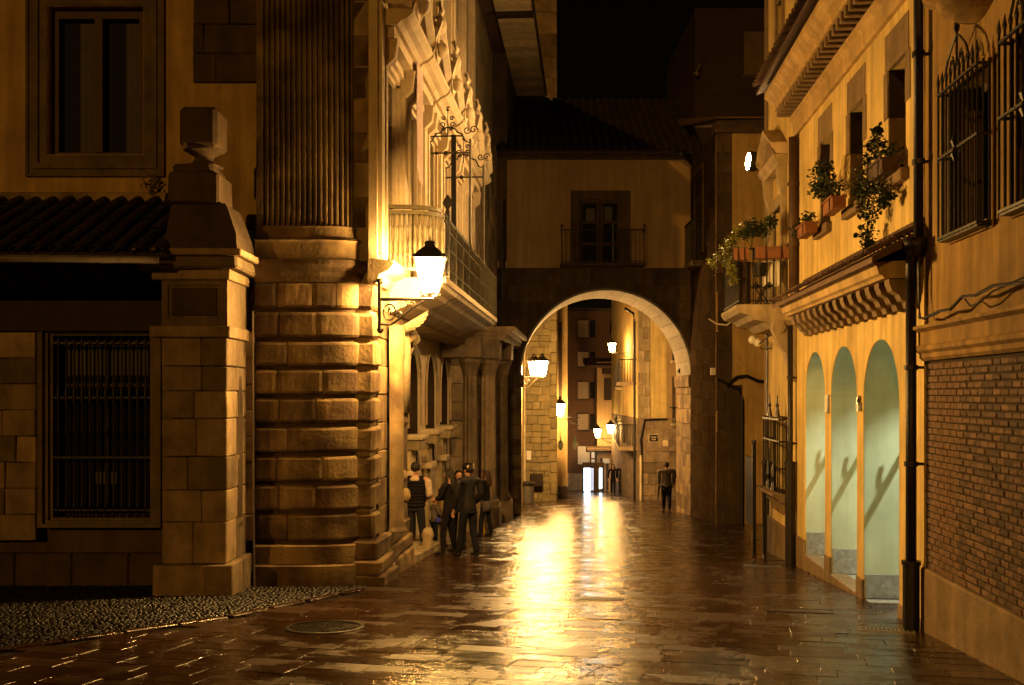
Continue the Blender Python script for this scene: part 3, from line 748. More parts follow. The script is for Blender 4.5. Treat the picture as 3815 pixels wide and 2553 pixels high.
# half column, pilaster and plain ashlar up to the arches
m = MB(); m.lathe([(.24, bz(1243)), (.24, -.35), (.19, -.25), (.18, 0.4), (.185, 2.2), (.20, 2.35), (.2, 2.8)], la(15.35), .06, 14, 0, math.pi); m.build('half_column', SANDB, pal, smooth=True)
m = MB(); m.lathe([(.17, 1.45), (.17, 2.5), (.14, 2.72)], la(15.9), .08, 12, 0, math.pi); m.tube([(la(15.9)-.05, .12, 2.62), (la(15.9)-.2, .2, 2.72), (la(15.9)-.38, .22, 2.62), (la(15.9)-.46, .22, 2.42)], .13, 10); m.tube([(la(15.9)-.42, .1, 2.68), (la(15.9)-.62, .18, 2.66), (la(15.9)-.70, .18, 2.44)], .12, 10)
m.build('scroll_bracket', SANDP, pal, smooth=True)
m = MB(); m.tube([(la(15.9), .08, 1.45), (la(15.9), .14, 1.30), (la(15.9), .1, 1.18)], .13, 8, .02); m.build('pendant_drop', SANDD, pal)
ashlar(pal, SANDB, la(16.5), la(14.64), bz(1243), zs0-.01, .0, .42, .6, 1.1, .1, name='wall_block')
m = MB(); m.ball((la(16.5), .06, bz(1175)), .085, 10, 8, 1.5); m.ball((la(16.4), .05, bz(1120)), .06, 10, 8, 1.6); m.build('carved_knob', SANDB, pal, smooth=True)
m = MB(); m.box(la(17.0), la(16.55), -.66, -.005, gz(17)-.2, zs0-.01); m.build('end_pilaster', SANDB, pal)
# recessed ground floor wall with the three round arches
AF = [(408, 419.7), (425.5, 437), (440, 448.2)]
aw = MB(); edges = []
def aR(px): return FL.a(px, BR)
arcs = []
for p0, p1 in AF:
    a0, a1 = aR(p0), aR(p1); arcs.append(((a0+a1)/2, abs(a1-a0)/2))
zcrown = FL.p(412.8, 349.8, BR)[1]
arcs[0] = (FL.a(413.2, BR)-.05, .72); arcs[1] = (FL.a(431, BR), .78); arcs[2] = (FL.a(444.5, BR), .80)
print('arcs', [(round(-a/TN, 1), round(r, 2)) for a, r in arcs], 'crown', round(zcrown, 2))
lo = -2.6; hi = zs0
b_edges = [la(17.2)] + [(arcs[i][0]+arcs[i+1][0])/2 for i in range(2)] + [arcs[2][0]-1.35, la(30.5)]
zsill = 0.05
aw2 = MB()
for i, (ac, r) in enumerate(arcs):
    e1, e0 = b_edges[i], b_edges[i+1]
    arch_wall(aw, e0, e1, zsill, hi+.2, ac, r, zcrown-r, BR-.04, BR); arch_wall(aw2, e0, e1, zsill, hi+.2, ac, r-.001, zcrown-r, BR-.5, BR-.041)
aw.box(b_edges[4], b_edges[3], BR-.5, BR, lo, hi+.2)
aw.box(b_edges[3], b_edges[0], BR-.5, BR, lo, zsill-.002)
aw.build('arcade_wall', CARVE, pal); aw2.build('niche_lining', SHADE, pal)  # dark lining puts the niche shade into the colour
m = MB(); m.box(la(30.5), la(17.2), BR-.75, BR-.5, lo, hi+.2); m.build('niche_backs', SHADE, pal)
for ac, r in arcs:
    m = MB(); rr = r+.07
    pts = [(ac+(rr)*math.cos(math.pi*i/20), BR+.03, zcrown-r+rr*math.sin(math.pi*i/20)) for i in range(21)]
    m.tube([(ac+rr, BR+.03, zsill+1.0)]+pts+[(ac-rr, BR+.03, zsill+1.0)], .028, 6); m.build('arch_moulding', SANDP, pal)
# pier ledges (imposts) between the arches with two stepped corbels below
for k, (pc, zz) in enumerate(((arcs[0][0]+.98, .92), (b_edges[1]+.0, .95), (b_edges[2], .97))):
    for j, (w, d, z0, z1) in enumerate(((.52, .40, zz-.10, zz), (.46, .34, zz-.30, zz-.105), (.36, .16, zz-.72, zz-.305), (.40, .26, zz-.86, zz-.725), (.30, .12, zz-1.6, zz-.865), (.36, .16, lo, zz-1.605))):
        block('pier_ledge' if j in (0, 3) else 'pier_block', CARVE if j in (0, 3) else SANDP, pal, pc-w, pc+w*.62, BR-.02, BR+d, z0, z1, .02)
# steps/bench edge at the foot of the arcade
m = MB(); m.box(la(24), la(17.26), BR+.02, -.02, gz(17)-.2, gz(17.2)+.05)
pp = [(la(17.26), gz(17.2)+.12), (la(24), gz(24)+.12), (la(24), gz(24)-.3), (la(17.26), gz(17.2)-.3)]
m = MB(); m.prism([(p[0], p[1]) for p in pp], BR+.005, .12, 'y'); m.build('foot_step', SANDP, pal)
# drain pipe
m = MB(); m.tube([(FL.a(459.5, BR+.1), BR+.1, gz(28)), (FL.a(459.5, BR+.1), BR+.1, 2.9)], .14, 10)
for z in (.4, 1.6): m.lathe([(.17, z), (.17, z+.08)], FL.a(459.5, BR+.1), BR+.1, 10)
solo('stone_drainpipe', 'pale round drainpipe at the far end of the palace arches', 'drainpipe', FL, m, SANDP, True)
# wall strip, fluted portal columns and entablature before the big arch
def col(px, Y, b, r, name='fluted_column'):
    a = FL.a(px, b); m = MB(); n = 40; z0, z1 = gz(Y)+.95, FL.p(px, 375, b)[1]
    ring = [(a+(r-(.022 if i % 4 in (1, 2) else 0))*math.cos(2*math.pi*i/n), b+(r-(.022 if i % 4 in (1, 2) else 0))*math.sin(2*math.pi*i/n)) for i in range(n)]
    vs = [(x, y, z0) for x, y in ring] + [(a+(x-a)*.88, b+(y-b)*.88, z1) for x, y in ring]
    m.add(vs, [(i, (i+1) % n, n+(i+1) % n, n+i) for i in range(n)]); m.build(name, SAND, pal)
    m = MB(); m.lathe([(r*1.35, gz(Y)+.75), (r*1.35, gz(Y)+.84), (r*1.15, gz(Y)+.88), (r*1.05, gz(Y)+.96)], a, b, 18); m.build('column_base', SAND, pal); m = MB(); m.lathe([(r*.95, z1), (r*1.0, z1+.1), (r*1.25, z1+.26), (r*1.4, z1+.32), (r*1.4, z1+.42)], a, b, 18); m.build('column_capital', SAND, pal, smooth=False)
    block('pedestal', SAND, pal, a-r*1.5, a+r*1.5, b-r*1.5, b+r*1.5, gz(Y)-.3, gz(Y)+.74, .03)
    block('entablature_block', SAND, pal, a-r*1.6, a+r*1.6, -.6, b+r*1.5, z1+.43, z1+.95, .02)
    return a, z1
a_, z_ = col(487.5, 29.2, .33, .24)
col(501, 31.0, .50, .22)
a_, z_ = col(470, 27.3, .08, .2, 'fluted_pilaster')
m = MB()
for j, (o, z0, z1) in enumerate(((.30, z_+.96, z_+1.1), (.42, z_+1.1, z_+1.2), (.55, z_+1.2, z_+1.32))): m.box(la(31.8), la(26.8)+o*.3, -.4, .55+o, z0, z1)
m.build('portal_cornice', SAND, pal)
m = MB()
for i in range(26):
    a = la(31.6)+i*.19; m.box(a, a+.10, .86, .93, z_+1.0, z_+1.09)
m.build('cornice_dentils', SAND, pal)
ashlar(pal, SAND, la(31.9), la(26.6), gz(31)-.3, zs0, -.02, .5, .7, 1.2, .6, name='wall_block')
ashlar(pal, SAND, la(31.8), la(25.7), z_+1.4, 9.5, .14, .55, .7, 1.2, .14, name='wall_block', relief=.015)
# entablature that wraps the corner at the foot of the upper storey
ev = [(0, bz(648)), (.10, bz(648)), (.14, bz(638)), (.16, bz(628)), (.30, bz(618)), (.36, bz(606)), (.36, bz(597)), (.0, bz(592))]
m = MB(); m.prism([(p[0], p[1]) for p in ev], la(15.02), la(13.95)-.0, 'x'); m.build('corner_entablature', SANDP, pal)
# ---------------- rounded bastion to the left of the corner
def sect(off, n=14):
    """plan of the round pilaster, in wall coords (a to the left, b forward)"""
    x0, x1 = bx(583), bx(820)+.0
    pts = [(x0+off*.0, -.30), (x0+off*.0, .0+off)]
    w = .62; d = .26; xs = x1+w
    pts.append((xs, off))
    for i in range(1, n+1):
        t = math.pi/2*i/n; pts.append((xs-(w+off)*math.sin(t), off-d-off+(d+off)*math.cos(t)))
    pts.append((x1-off, -.30))
    return pts
def loft(m, levels):
    k = None; vs = []; fs = []
    for off, z in levels:
        s = sect(off); k = len(s); vs += [(x, y, z) for x, y in s]
    for l in range(len(levels)-1):
        for i in range(k-1): fs.append((l*k+i, l*k+i+1, (l+1)*k+i+1, (l+1)*k+i))
    fs += [tuple(range(k)), tuple((len(levels)-1)*k+i for i in range(k))]
    m.add(vs, fs)
bas = thing('rounded_bastion', 'rounded rusticated sandstone pilaster at the palace end, fluted above', 'pilaster', BF, bx(700), 0, gz(14))
m = MB(); loft(m, [(-.075, gz(14)-.1), (-.075, bz(645))]); m.build('joint_core', SANDD, bas)
def arc_block(z0, z1, t0, t1, name='rusticated_block', c=.035):
    """block following the bastion plan between parameters t0..t1 (0 left .. 1 right end)"""
    def at(t, off):
        s = sect(off, 24)[1:-1]; L = [0]
        for p, q in zip(s, s[1:]): L.append(L[-1]+math.dist(p, q))
        d = t*L[-1]
        for i in range(len(s)-1):
            if d <= L[i+1]+1e-9:
                f = (d-L[i])/(L[i+1]-L[i]); return (s[i][0]+(s[i+1][0]-s[i][0])*f, s[i][1]+(s[i+1][1]-s[i][1])*f)
        return s[-1]
    n = max(2, int((t1-t0)*26)); e = .0035
    ts = [t0+(t1-t0)*i/n for i in range(n+1)]
    prof = [(-.14, z0), (-.04, z0+.002), (-.012, z0+c*.45), (random.uniform(0, .006), z0+c*1.3), (random.uniform(0, .006), z1-c*1.3), (-.012, z1-c*.45), (-.04, z1-.002), (-.14, z1)]
    vs = []; fs = []
    for i, t in enumerate(ts):
        ed = -.010 if i in (0, n) else 0
        tt = t + (e if i == 0 else -e if i == n else 0)
        for off, z in prof: x, y = at(min(1, max(0, tt)), off+(ed if off > -.1 else 0)+random.uniform(-.0025, .0025)); vs.append((x, y, z))
    k = len(prof)
    for i in range(n):
        for j in range(k-1): fs.append((i*k+j, i*k+j+1, (i+1)*k+j+1, (i+1)*k+j))
    fs += [tuple(range(k)), tuple(n*k+i for i in range(k))]
    m = MB(); m.add(vs, fs); m.build(name, SANDB, bas, smooth=False)
for i, (g0, g1) in enumerate(bands):
    cuts = [[0, .2, .62, 1], [0, .22, .56, 1], [0, .30, 1]][i % 3] if i else [0, .2, .52, .74, 1]
    for c0, c1 in zip(cuts, cuts[1:]): arc_block(bz(g1), bz(g0), c0, c1)
for g0, g1, o in ((1247, 1290, .02), (1292, 1335, .06)):
    m = MB(); loft(m, [(o, bz(g1)-(.1 if g1 == 1335 else 0)), (o, bz(g0)-.02), (o-.02, bz(g0))]); m.build('base_course', SANDB, bas)
m = MB(); loft(m, [(.0, bz(645)), (.02, bz(640)), (.05, bz(632)), (.06, bz(622)), (.13, bz(612)), (.15, bz(606)), (.15, bz(596)), (.0, bz(592))]); m.build('string_cornice', SANDB, bas)
m = MB(); loft(m, [(-.01, bz(592)), (-.01, bz(556)), (.0, bz(552)), (.03, bz(549))]); m.build('column_plinth', SANDB, bas)
m = MB(); loft(m, [(.02, bz(549)), (.0, bz(545)), (-.04, bz(540)), (-.06, bz(520)), (-.06, bz(515))]); m.build('column_base', SANDB, bas)
# fluted shaft
def flute_sect():
    x0, x1 = bx(583), bx(812); out = [(x0, -.30)]
    s = sect(-.08, 24)[1:-1]; L = [0]
    for p, q in zip(s, s[1:]): L.append(L[-1]+math.dist(p, q))
    N = 19; T = L[-1]
    def at(d):
        for i in range(len(s)-1):
            if d <= L[i+1]+1e-9:
                f = (d-L[i])/(L[i+1]-L[i]); p, q = s[i], s[i+1]; dx, dy = q[0]-p[0], q[1]-p[1]; l = math.hypot(dx, dy)
                return p[0]+dx*f, p[1]+dy*f, -dy/l*-1, dx/l*-1
        p, q = s[-2], s[-1]; dx, dy = q[0]-p[0], q[1]-p[1]; l = math.hypot(dx, dy); return s[-1][0], s[-1][1], dy/l, -dx/l
    for i in range(N):
        d0, d1 = T*(i+.0)/N, T*(i+1)/N
        fl = d0+(d1-d0)*.24
        for d, dep in ((d0, 0), (fl, 0), (fl+(d1-fl)*.12, .022), (fl+(d1-fl)*.35, .042), (fl+(d1-fl)*.65, .042), (fl+(d1-fl)*.88, .022), (d1-.0005, 0)):
            if i == 0: dep = 0
            x, y, nx, ny = at(d); out.append((x-nx*dep, y-ny*dep))
    out.append((out[-1][0], -.30)); return out
m = MB(); fs_ = flute_sect(); m.prism(fs_, bz(515), 8.6, 'z'); m.build('fluted_shaft', SANDB, bas)
# plain corner pilaster above the entablature, on the street side, with irregular quoins
for i, z in enumerate([bz(592)+.0+k*.46 for k in range(11)]):
    d = .62 if i % 2 else .42
    block('quoin_block', SANDB, pal, la(14.2)-d, la(14.2), -.3, .10, z, z+.455, .012)

# ---------------- window surrounds with pediments on the street facade
def ped_window(y, z0=3.75, z1=6.55, idx=0):
    a = la(y); w = hw_
    m = MB()
    for (e0, e1, bb) in ((0, .06, .06), (.06, .15, .12), (.15, .27, .18)):
        for s in (-1, 1): m.box(a+s*(w+e0), a+s*(w+e1), -.05, bb, z0, z1+.0)
        m.box(a-w-e1, a+w+e1, -.05, bb, z1+e0, z1+e1)
    su = m.build('window_surround', CARVE, pal)
    for s in (-1, 1):      # consoles
        m = MB(); m.prism([(.0, z1-.35), (.12, z1-.32), (.15, z1-.12), (.30, z1+.02), (.34, z1+.3), (0, z1+.3)], a+s*(w+.2)-.08, a+s*(w+.2)+.08, 'x'); m.build('console', CARVE, su)
    m = MB()
    e = w+.38
    m.box(a-e+.06, a+e-.06, -.05, .30, z1+.30, z1+.46)
    m.prism([(-.05, z1+.46), (.36, z1+.46), (.42, z1+.52), (.50, z1+.55), (.58, z1+.62), (.58, z1+.68), (-.05, z1+.70)], a-e, a+e, 'x')
    m.build('entablature', CARVE, su)
    # broken raking pediment halves
    for s in (-1, 1):
        m = MB(); h0 = z1+.70
        prof = [(0, .40), (.52, .40), (.62, .50), (.62, .58), (0, .58)]
        x0, x1 = a+s*e, a+s*.16; vs = []
        for (x, zz) in ((x0, h0-.34), (x1, h0+.22)):
            vs += [(x, b, zz+h) for b, h in prof]
        k = len(prof); m.add(vs, [tuple(range(k)), tuple(range(k, 2*k))]+[(i, (i+1) % k, k+(i+1) % k, k+i) for i in range(k)])
        m.build('raking_cornice', CARVE, su)
    # carved crest: shield with crown and scrolls
    m = MB(); zc = z1+1.05
    m.prism([(a-.17, zc+.28), (a-.20, zc), (a-.10, zc-.2), (a, zc-.28), (a+.10, zc-.2), (a+.2, zc), (a+.17, zc+.28)], .2, .52, 'y'); m.build('carved_shield', CARVE, su)
    for s in (-1, 1):
        m = MB(); m.tube([(a+s*.18, .45, zc-.2), (a+s*.32, .50, zc), (a+s*.22, .55, zc+.2), (a+s*.34, .5, zc+.36), (a+s*.24, .46, zc+.46)], .045, 7)
        m.ball((a+s*.16, .52, zc+.36), .06, 8, 6); m.build('crest_scroll', CARVE, su, smooth=True)
    m = MB(); m.ball((a, .52, zc+.42), .15, 10, 7, 1.15); m.tube([(a-.02, .5, zc+.5), (a-.05, .58, zc+.68), (a+.06, .52, zc+.8)], .05, 6); m.ball((a, .58, zc), .12, 8, 6)
    m.build('carved_crest', CARVE, su, smooth=True)
    # door leaf and glass deep in the opening
    m = MB(); m.box(a-w, a+w, -.38, -.34, z0, z1); m.build('glass', GLASS, su)
    m = MB()
    for x in (a-w, a-.04, a+w-.08): m.box(x, x+.08, -.34, -.28, z0, z1)
    for z in (z0, z0+.7, z1-.6, z1-.1): m.box(a-w+.08, a-.04, -.34, -.29, z, z+.1); m.box(a+.04, a+w-.08, -.34, -.29, z, z+.1)
    m.build('window_leaf', WOODM, su)
for i, y in enumerate(HY): ped_window(y, idx=i)
# pilaster strips between the windows and the top cornice and soffit of the palace roof
for y in [14.15]+[(p+q)/2 for p, q in zip(HY, HY[1:])]+[25.6]:
    m = MB(); a = la(y)-(.0 if y > 14.2 else .1); m.box(a-.16, a+.16, -.02, .10, 3.6, ZT-.8); m.box(a-.10, a+.10, .10, .16, 3.75, ZT-.8); m.lathe([(.12, 3.6), (.12, 3.72)], a, .1, 10); m.build('pilaster_strip', CARVE, pal)
rf = thing('palace_eave', 'pale boarded underside of the palace roof eave against the night sky', 'eave', FL, la(31), .9, 12.3)
e_out = 1.5
for i, y in enumerate([14.5+.5*k for k in range(44)]):
    m = MB(); m.box(la(y+.49), la(y), .45, e_out, 12.50, 12.53); m.build('soffit_board', SOFW, rf)
for y in (19, 28.2, 36.2):
    m = MB(); m.box(la(y)-.07, la(y)+.07, .45, e_out, 12.34, 12.495); m.build('rafter', WOOD, rf)
m = MB(); m.box(la(36.6), la(14.4), e_out, e_out+.03, 12.45, 12.75); m.build('gutter_board', ZINC, rf)
m = MB(); m.prism([(e_out, 12.76), (.0, 13.5), (-6, 13.5), (-6, 13.0), (.4, 12.60), (e_out-.05, 12.56)], la(36.6), la(14.2), 'x'); m.build('roof_cover', TILE, rf)
m = MB(); m.box(la(37.5), la(31.9), -.3, .45, 6, 12.6); m.build('rear_wall', SANDD, rf)
# pink banner, dark hanging sign, iron overthrows
ab = FL.a(402, .12); m = MB(); n = 8; vs = []; fs = []
z0, z1 = FL.p(405, 188, .12)[1], FL.p(405, 30, .12)[1]
for i in range(n+1):
    x = ab-.62*i/n; w = .012*math.sin(i*1.3); vs += [(x, .36+w, z0+(.25*(1-i/n))), (x, .36+w*.6, z1), (x, .352+w*.6, z1), (x, .352+w, z0+(.25*(1-i/n)))]
    if i:
        k = 4*i
        for j in range(4): fs.append((k-4+j, k-4+(j+1) % 4, k+(j+1) % 4, k+j))
m.add(vs, fs); bn = solo('hanging_banner', 'long pale pink cloth banner hanging between the palace windows', 'banner', FL, m, PINK)
for yb in (19.6,):
    a = FL.a(454, .55); m = MB(); m.box(a-.03, a+.03, .50, .59, FL.p(454, 236, .55)[1], FL.p(454, 135, .55)[1]); m.tube([(a, -.02, FL.p(454, 136, .55)[1]), (a, .7, FL.p(454, 136, .55)[1])], .015, 5)
    solo('hanging_sign', 'tall narrow black hanging sign seen edge-on over the long balcony', 'sign', FL, m, IRON)
def overthrow(y, zb, label, w=.88):
    t = thing('iron_overthrow', label, 'ironwork', FL, la(y), .45, zb, 'scrolled iron overthrows above the balcony')
    a = la(y)
    m = MB(); m.tube([(a, .0, zb), (a, w, zb)], .02, 6)
    m.tube([(a, w, zb+.25), (a, w, 4.4)], .022, 6); m.lathe([(.04, 4.4), (.05, 4.45), (.02, 4.55)], a, w, 8); m.build('pole', IRONP, t)
    m = MB(); c = w*.52
    m.tube([(a, .02, zb), (a, .02, zb+.17), (a, .16, zb+.22), (a, .24, zb+.36), (a, .33, zb+.38), (a, .36, zb+.44), (a, c, zb+.48), (a, w-.28, zb+.44), (a, w-.24, zb+.38), (a, w-.16, zb+.35), (a, w-.1, zb+.22), (a, w, zb+.18), (a, w, zb)], .016, 5); m.build('arched_bar', IRON, t)
    m = MB()
    for s in (-1, 1):
        for (dx, dz, r) in ((.09, .52, .055), (.08, .64, .045), (.07, .44, .04)):
            p = spiral(0, 0, r, 1.2, 0, 0 if s > 0 else math.pi, s); m.tube([(a, c+s*dx+q[0], zb+dz+q[2]) for q in p], .011, 4)
    m.tube([(a, c, zb+.30), (a, c, zb+.92)], .012, 5, .004); m.ball((a, c, zb+.8), .03, 6, 4); m.box(a-.006, a+.006, c-.04, c+.04, zb+.84, zb+.86)
    m.build('scroll_crest', IRON, t); m = MB()
    for s in (-1, 1):
        p = spiral(0, 0, .075, 1.3, 0, 0, s); m.tube([(a, w+s*.06+q[0], zb+.42+q[2]) for q in p], .011, 4)
    m.build('post_scroll', IRON, t); m = MB()
    m.ball((a, .25, zb), .035, 6, 4); m.ball((a, .42, zb), .045, 6, 4); m.ball((a, .6, zb), .035, 6, 4)
    m.build('bar_knobs', IRON, t)
overthrow(18.6, FL.p(445, 149, .45)[1], 'nearer scrolled iron overthrow with tall crest above the balcony')
overthrow(20.9, FL.p(460, 172, .45)[1], 'farther scrolled iron overthrow, smaller, beyond the black hanging sign')

# ---------------- balcony
ba = thing('stone_balcony', 'long palace balcony with heavy moulded slab and coved underside', 'balcony', FL, la(19), 0, 2.9)
A0, A1 = la(24.0), la(15.45)
prof = [(-.64, 2.98), (-.58, 2.98), (.10, 3.06), (.30, 3.14), (.34, 3.20), (.62, 3.30), (.66, 3.36), (.80, 3.40), (.84, 3.46), (.84, 3.55), (-.6, 3.55)]
m = MB(); mould(m, prof, A0, la(17.2)); m.build('coved_slab', SANDP, ba)
prof2 = [(0.0, 3.02), (.05, 3.02), (.18, 3.08), (.30, 3.14), (.34, 3.20), (.62, 3.30), (.66, 3.36), (.80, 3.40), (.84, 3.46), (.84, 3.55), (0.0, 3.55)]
m = MB(); mould(m, prof2, la(17.2)+.002, A1); m.build('moulded_slab', CARVE, ba)
for i in range(10):
    a = A1-.06-i*.86; m = MB(); m.box(a-.84, a, .845, .87, 3.47, 3.56); m.build('edge_stone', CARVE, ba)
m = MB()
for k in range(3): m.box(la(23.5), la(18.0), .0+.0*k, .02, 0, 0.001) if False else None
# carved shell bracket beneath
m = MB(); sa = la(15.6); vs = [(sa+.05, .03, 2.72)]; N = 16; R_ = .52
for i in range(N+1):
    t = math.pi*(.02+.5*i/N); rr = R_*(1-.05*(i % 2)); vs.append((sa-.02-.06*(i % 2), .05+rr*math.sin(t)*1.0, 3.02-R_*.62+rr*.62*(1-math.cos(t))*1.0))
m.add(vs, [(0, i+1, i+2) for i in range(N)])
vs2 = [(v[0]-.08, v[1], v[2]+.02) for v in vs]; m.add(vs2, [(0, i+1, i+2) for i in range(N)]); m.build('shell_bracket', CARVE, ba)

def baluster(m, a, b, z0, h, r=.03):
    m.lathe([(r*.9, z0), (r*1.1, z0+.04*h), (r*.7, z0+.08*h), (r*.6, z0+.2*h), (r*1.25, z0+.24*h), (r*.7, z0+.28*h), (r*.9, z0+.40*h), (r*1.0, z0+.45*h), (r*.55, z0+.55*h), (r*.5, z0+.72*h), (r*1.15, z0+.77*h), (r*.6, z0+.81*h), (r*.6, z0+.94*h), (r*1.0, z0+h)], a, b, 8)
br = thing('bowed_balustrade', 'bowed end railing of turned balusters above the bracket lantern', 'railing', FL, la(15.2), .4, 3.56)
pts = []
for i in range(13):
    t = i/12*math.pi*.5; pts.append((la(15.30)+.34*math.cos(t)*1.0-.0, .12+.76*math.sin(t)))
pts = [(la(15.12)+.28, .06)] + [(la(15.12)+.28-.10*(i/11)**2-.30*(i/11)**5, .06+.80*i/11) for i in range(1, 12)]
for i, (a, b) in enumerate(pts):
    m = MB(); baluster(m, a, b, 3.62, .80, .032); m.build('baluster', IRONP, br, smooth=True)
for z, h_, r in ((4.42, .05, .045), (4.50, .05, .05), (3.58, .04, .035)):
    m = MB(); vs = []; fs = []
    for i, (a, b) in enumerate(pts):
        vs += [(a-r, b, z), (a+r, b, z), (a+r, b, z+h_), (a-r, b, z+h_)]
        if i:
            for j in range(4): fs.append((4*i-4+j, 4*i-4+(j+1) % 4, 4*i+(j+1) % 4, 4*i+j))
    fs += [(0,1,2,3), tuple(4*(len(pts)-1)+j for j in range(4))]; m.add(vs, fs); m.build('rail', IRONP, br)
rl = thing('long_railing', 'long iron railing with diamond-topped end post along the balcony', 'railing', FL, la(19), .86, 3.56)
a0 = la(15.75)
m = MB(); m.box(a0-.035, a0+.035, .83, .90, 3.56, 4.62); m.lathe([(.02, 4.62), (.03, 4.66), (.085, 4.75), (.02, 4.86), (1e-4, 4.88)], a0, .865, 4); m.build('end_post', IRON, rl)
m = MB(); m.box(a0+.035, a0+.30, .855, .875, 4.40, 4.43); m.box(a0+.035, a0+.30, .855, .875, 4.50, 4.53)
for k in range(4): m.box(a0+.06+.06*k, a0+.075+.06*k, .856, .874, 4.43, 4.50)
m.build('link_bar', IRON, rl)
m = MB(); m.tube([(a0+.12, .865, 3.6), (a0+.06, .865, 3.75), (a0+.05, .865, 3.95)]+[(a0+.12+p[0], .865, 3.98+p[2]) for p in spiral(0, 0, .08, 1.4, 0, math.pi, -1)], .016, 5); m.build('scroll_stay', IRON, rl)
aE = la(23.8)
for z in (4.46, 4.30, 4.02, 3.70): 
    m = MB(); m.box(aE, a0-.035, .85, .88, z, z+(.045 if z > 4.4 else .02)); m.build('rail', IRONP, rl)
k = 0; a = a0-.12
while a > aE:
    m = MB(); m.box(a-.008, a+.008, .857, .873, 3.57, 4.46)
    if k % 8 == 7: m.box(a-.02, a+.02, .84, .89, 3.57, 4.52)
    m.build('bar', IRONP, rl); a -= .11; k += 1
# ================================================================== right: brick and plaster house
Rz = lambda px, py, b=0: FR.p(px, py, b)
def RA(px, b=0): return FR.a(px, b)
r0 = thing('brick_house', 'plaster house with brown brick ground floor and barred upper windows', 'house', FR, ra(8), 0, gz(8))
A_S, A_N = ra(4.5), ra(10.32)          # near end (outside the picture) and far end
zp = -.035
gA = (RA(985), RA(1020-78))            # barred window openings
wins = [(ra(8.64), ra(9.50), 3.27, 4.62), (ra(7.16), ra(8.08), 3.27, 4.62)]
panel(A_S, A_N, 2.44, 9.5, 0, .35, wins).build('plaster_wall', PLR, r0)
# wall core behind the brickwork
m = MB(); m.box(A_S, A_N, -.35, -.06, gz(10.3)-.3, 2.15); m.build('brick_backing', MORT, r0)
# bricks
br_ = []; rh, bl = .0655, .168
n = int((2.09-zp)/rh)
for r in range(n):
    x = ra(4.5)+(r % 2)*bl/2
    while x < A_N-.02:
        e = min(x+bl, A_N-.005)
        if e-x > .05: br_.append((x, e, zp+r*rh, zp+(r+1)*rh))
        x += bl
br_.sort(key=lambda q: (0 if FR.w(q[0], 0, 0).y > 7.75 else 1, q[0]))
rest = MB()
for i, (x0_, x1_, q0, q1) in enumerate(br_):
    d = random.uniform(-.003, .003)
    if i < 298: block('brick', BRICK, r0, x0_+.004, x1_-.004, -.055, .0+d, q0+.006, q1-.006, .006)
    else: rest.cbox(x0_+.005, x1_-.005, -.055, d, q0+.005, q1-.005, .005)
rest.build('small_bricks', BRICK, r0, kind='stuff')
m = MB(); m.box(A_S, A_N, -.058, -.012, zp, 2.09); m.build('mortar_bed', MORT, r0)
# plinth of rendered stone
m = MB(); m.prism([(-.055, zp), (.03, zp), (.045, zp-.02), (.045, gz(10.3)-.4), (-.055, gz(10.3)-.4)], A_S, A_N, 'x'); m.build('plinth', PLIN, r0)
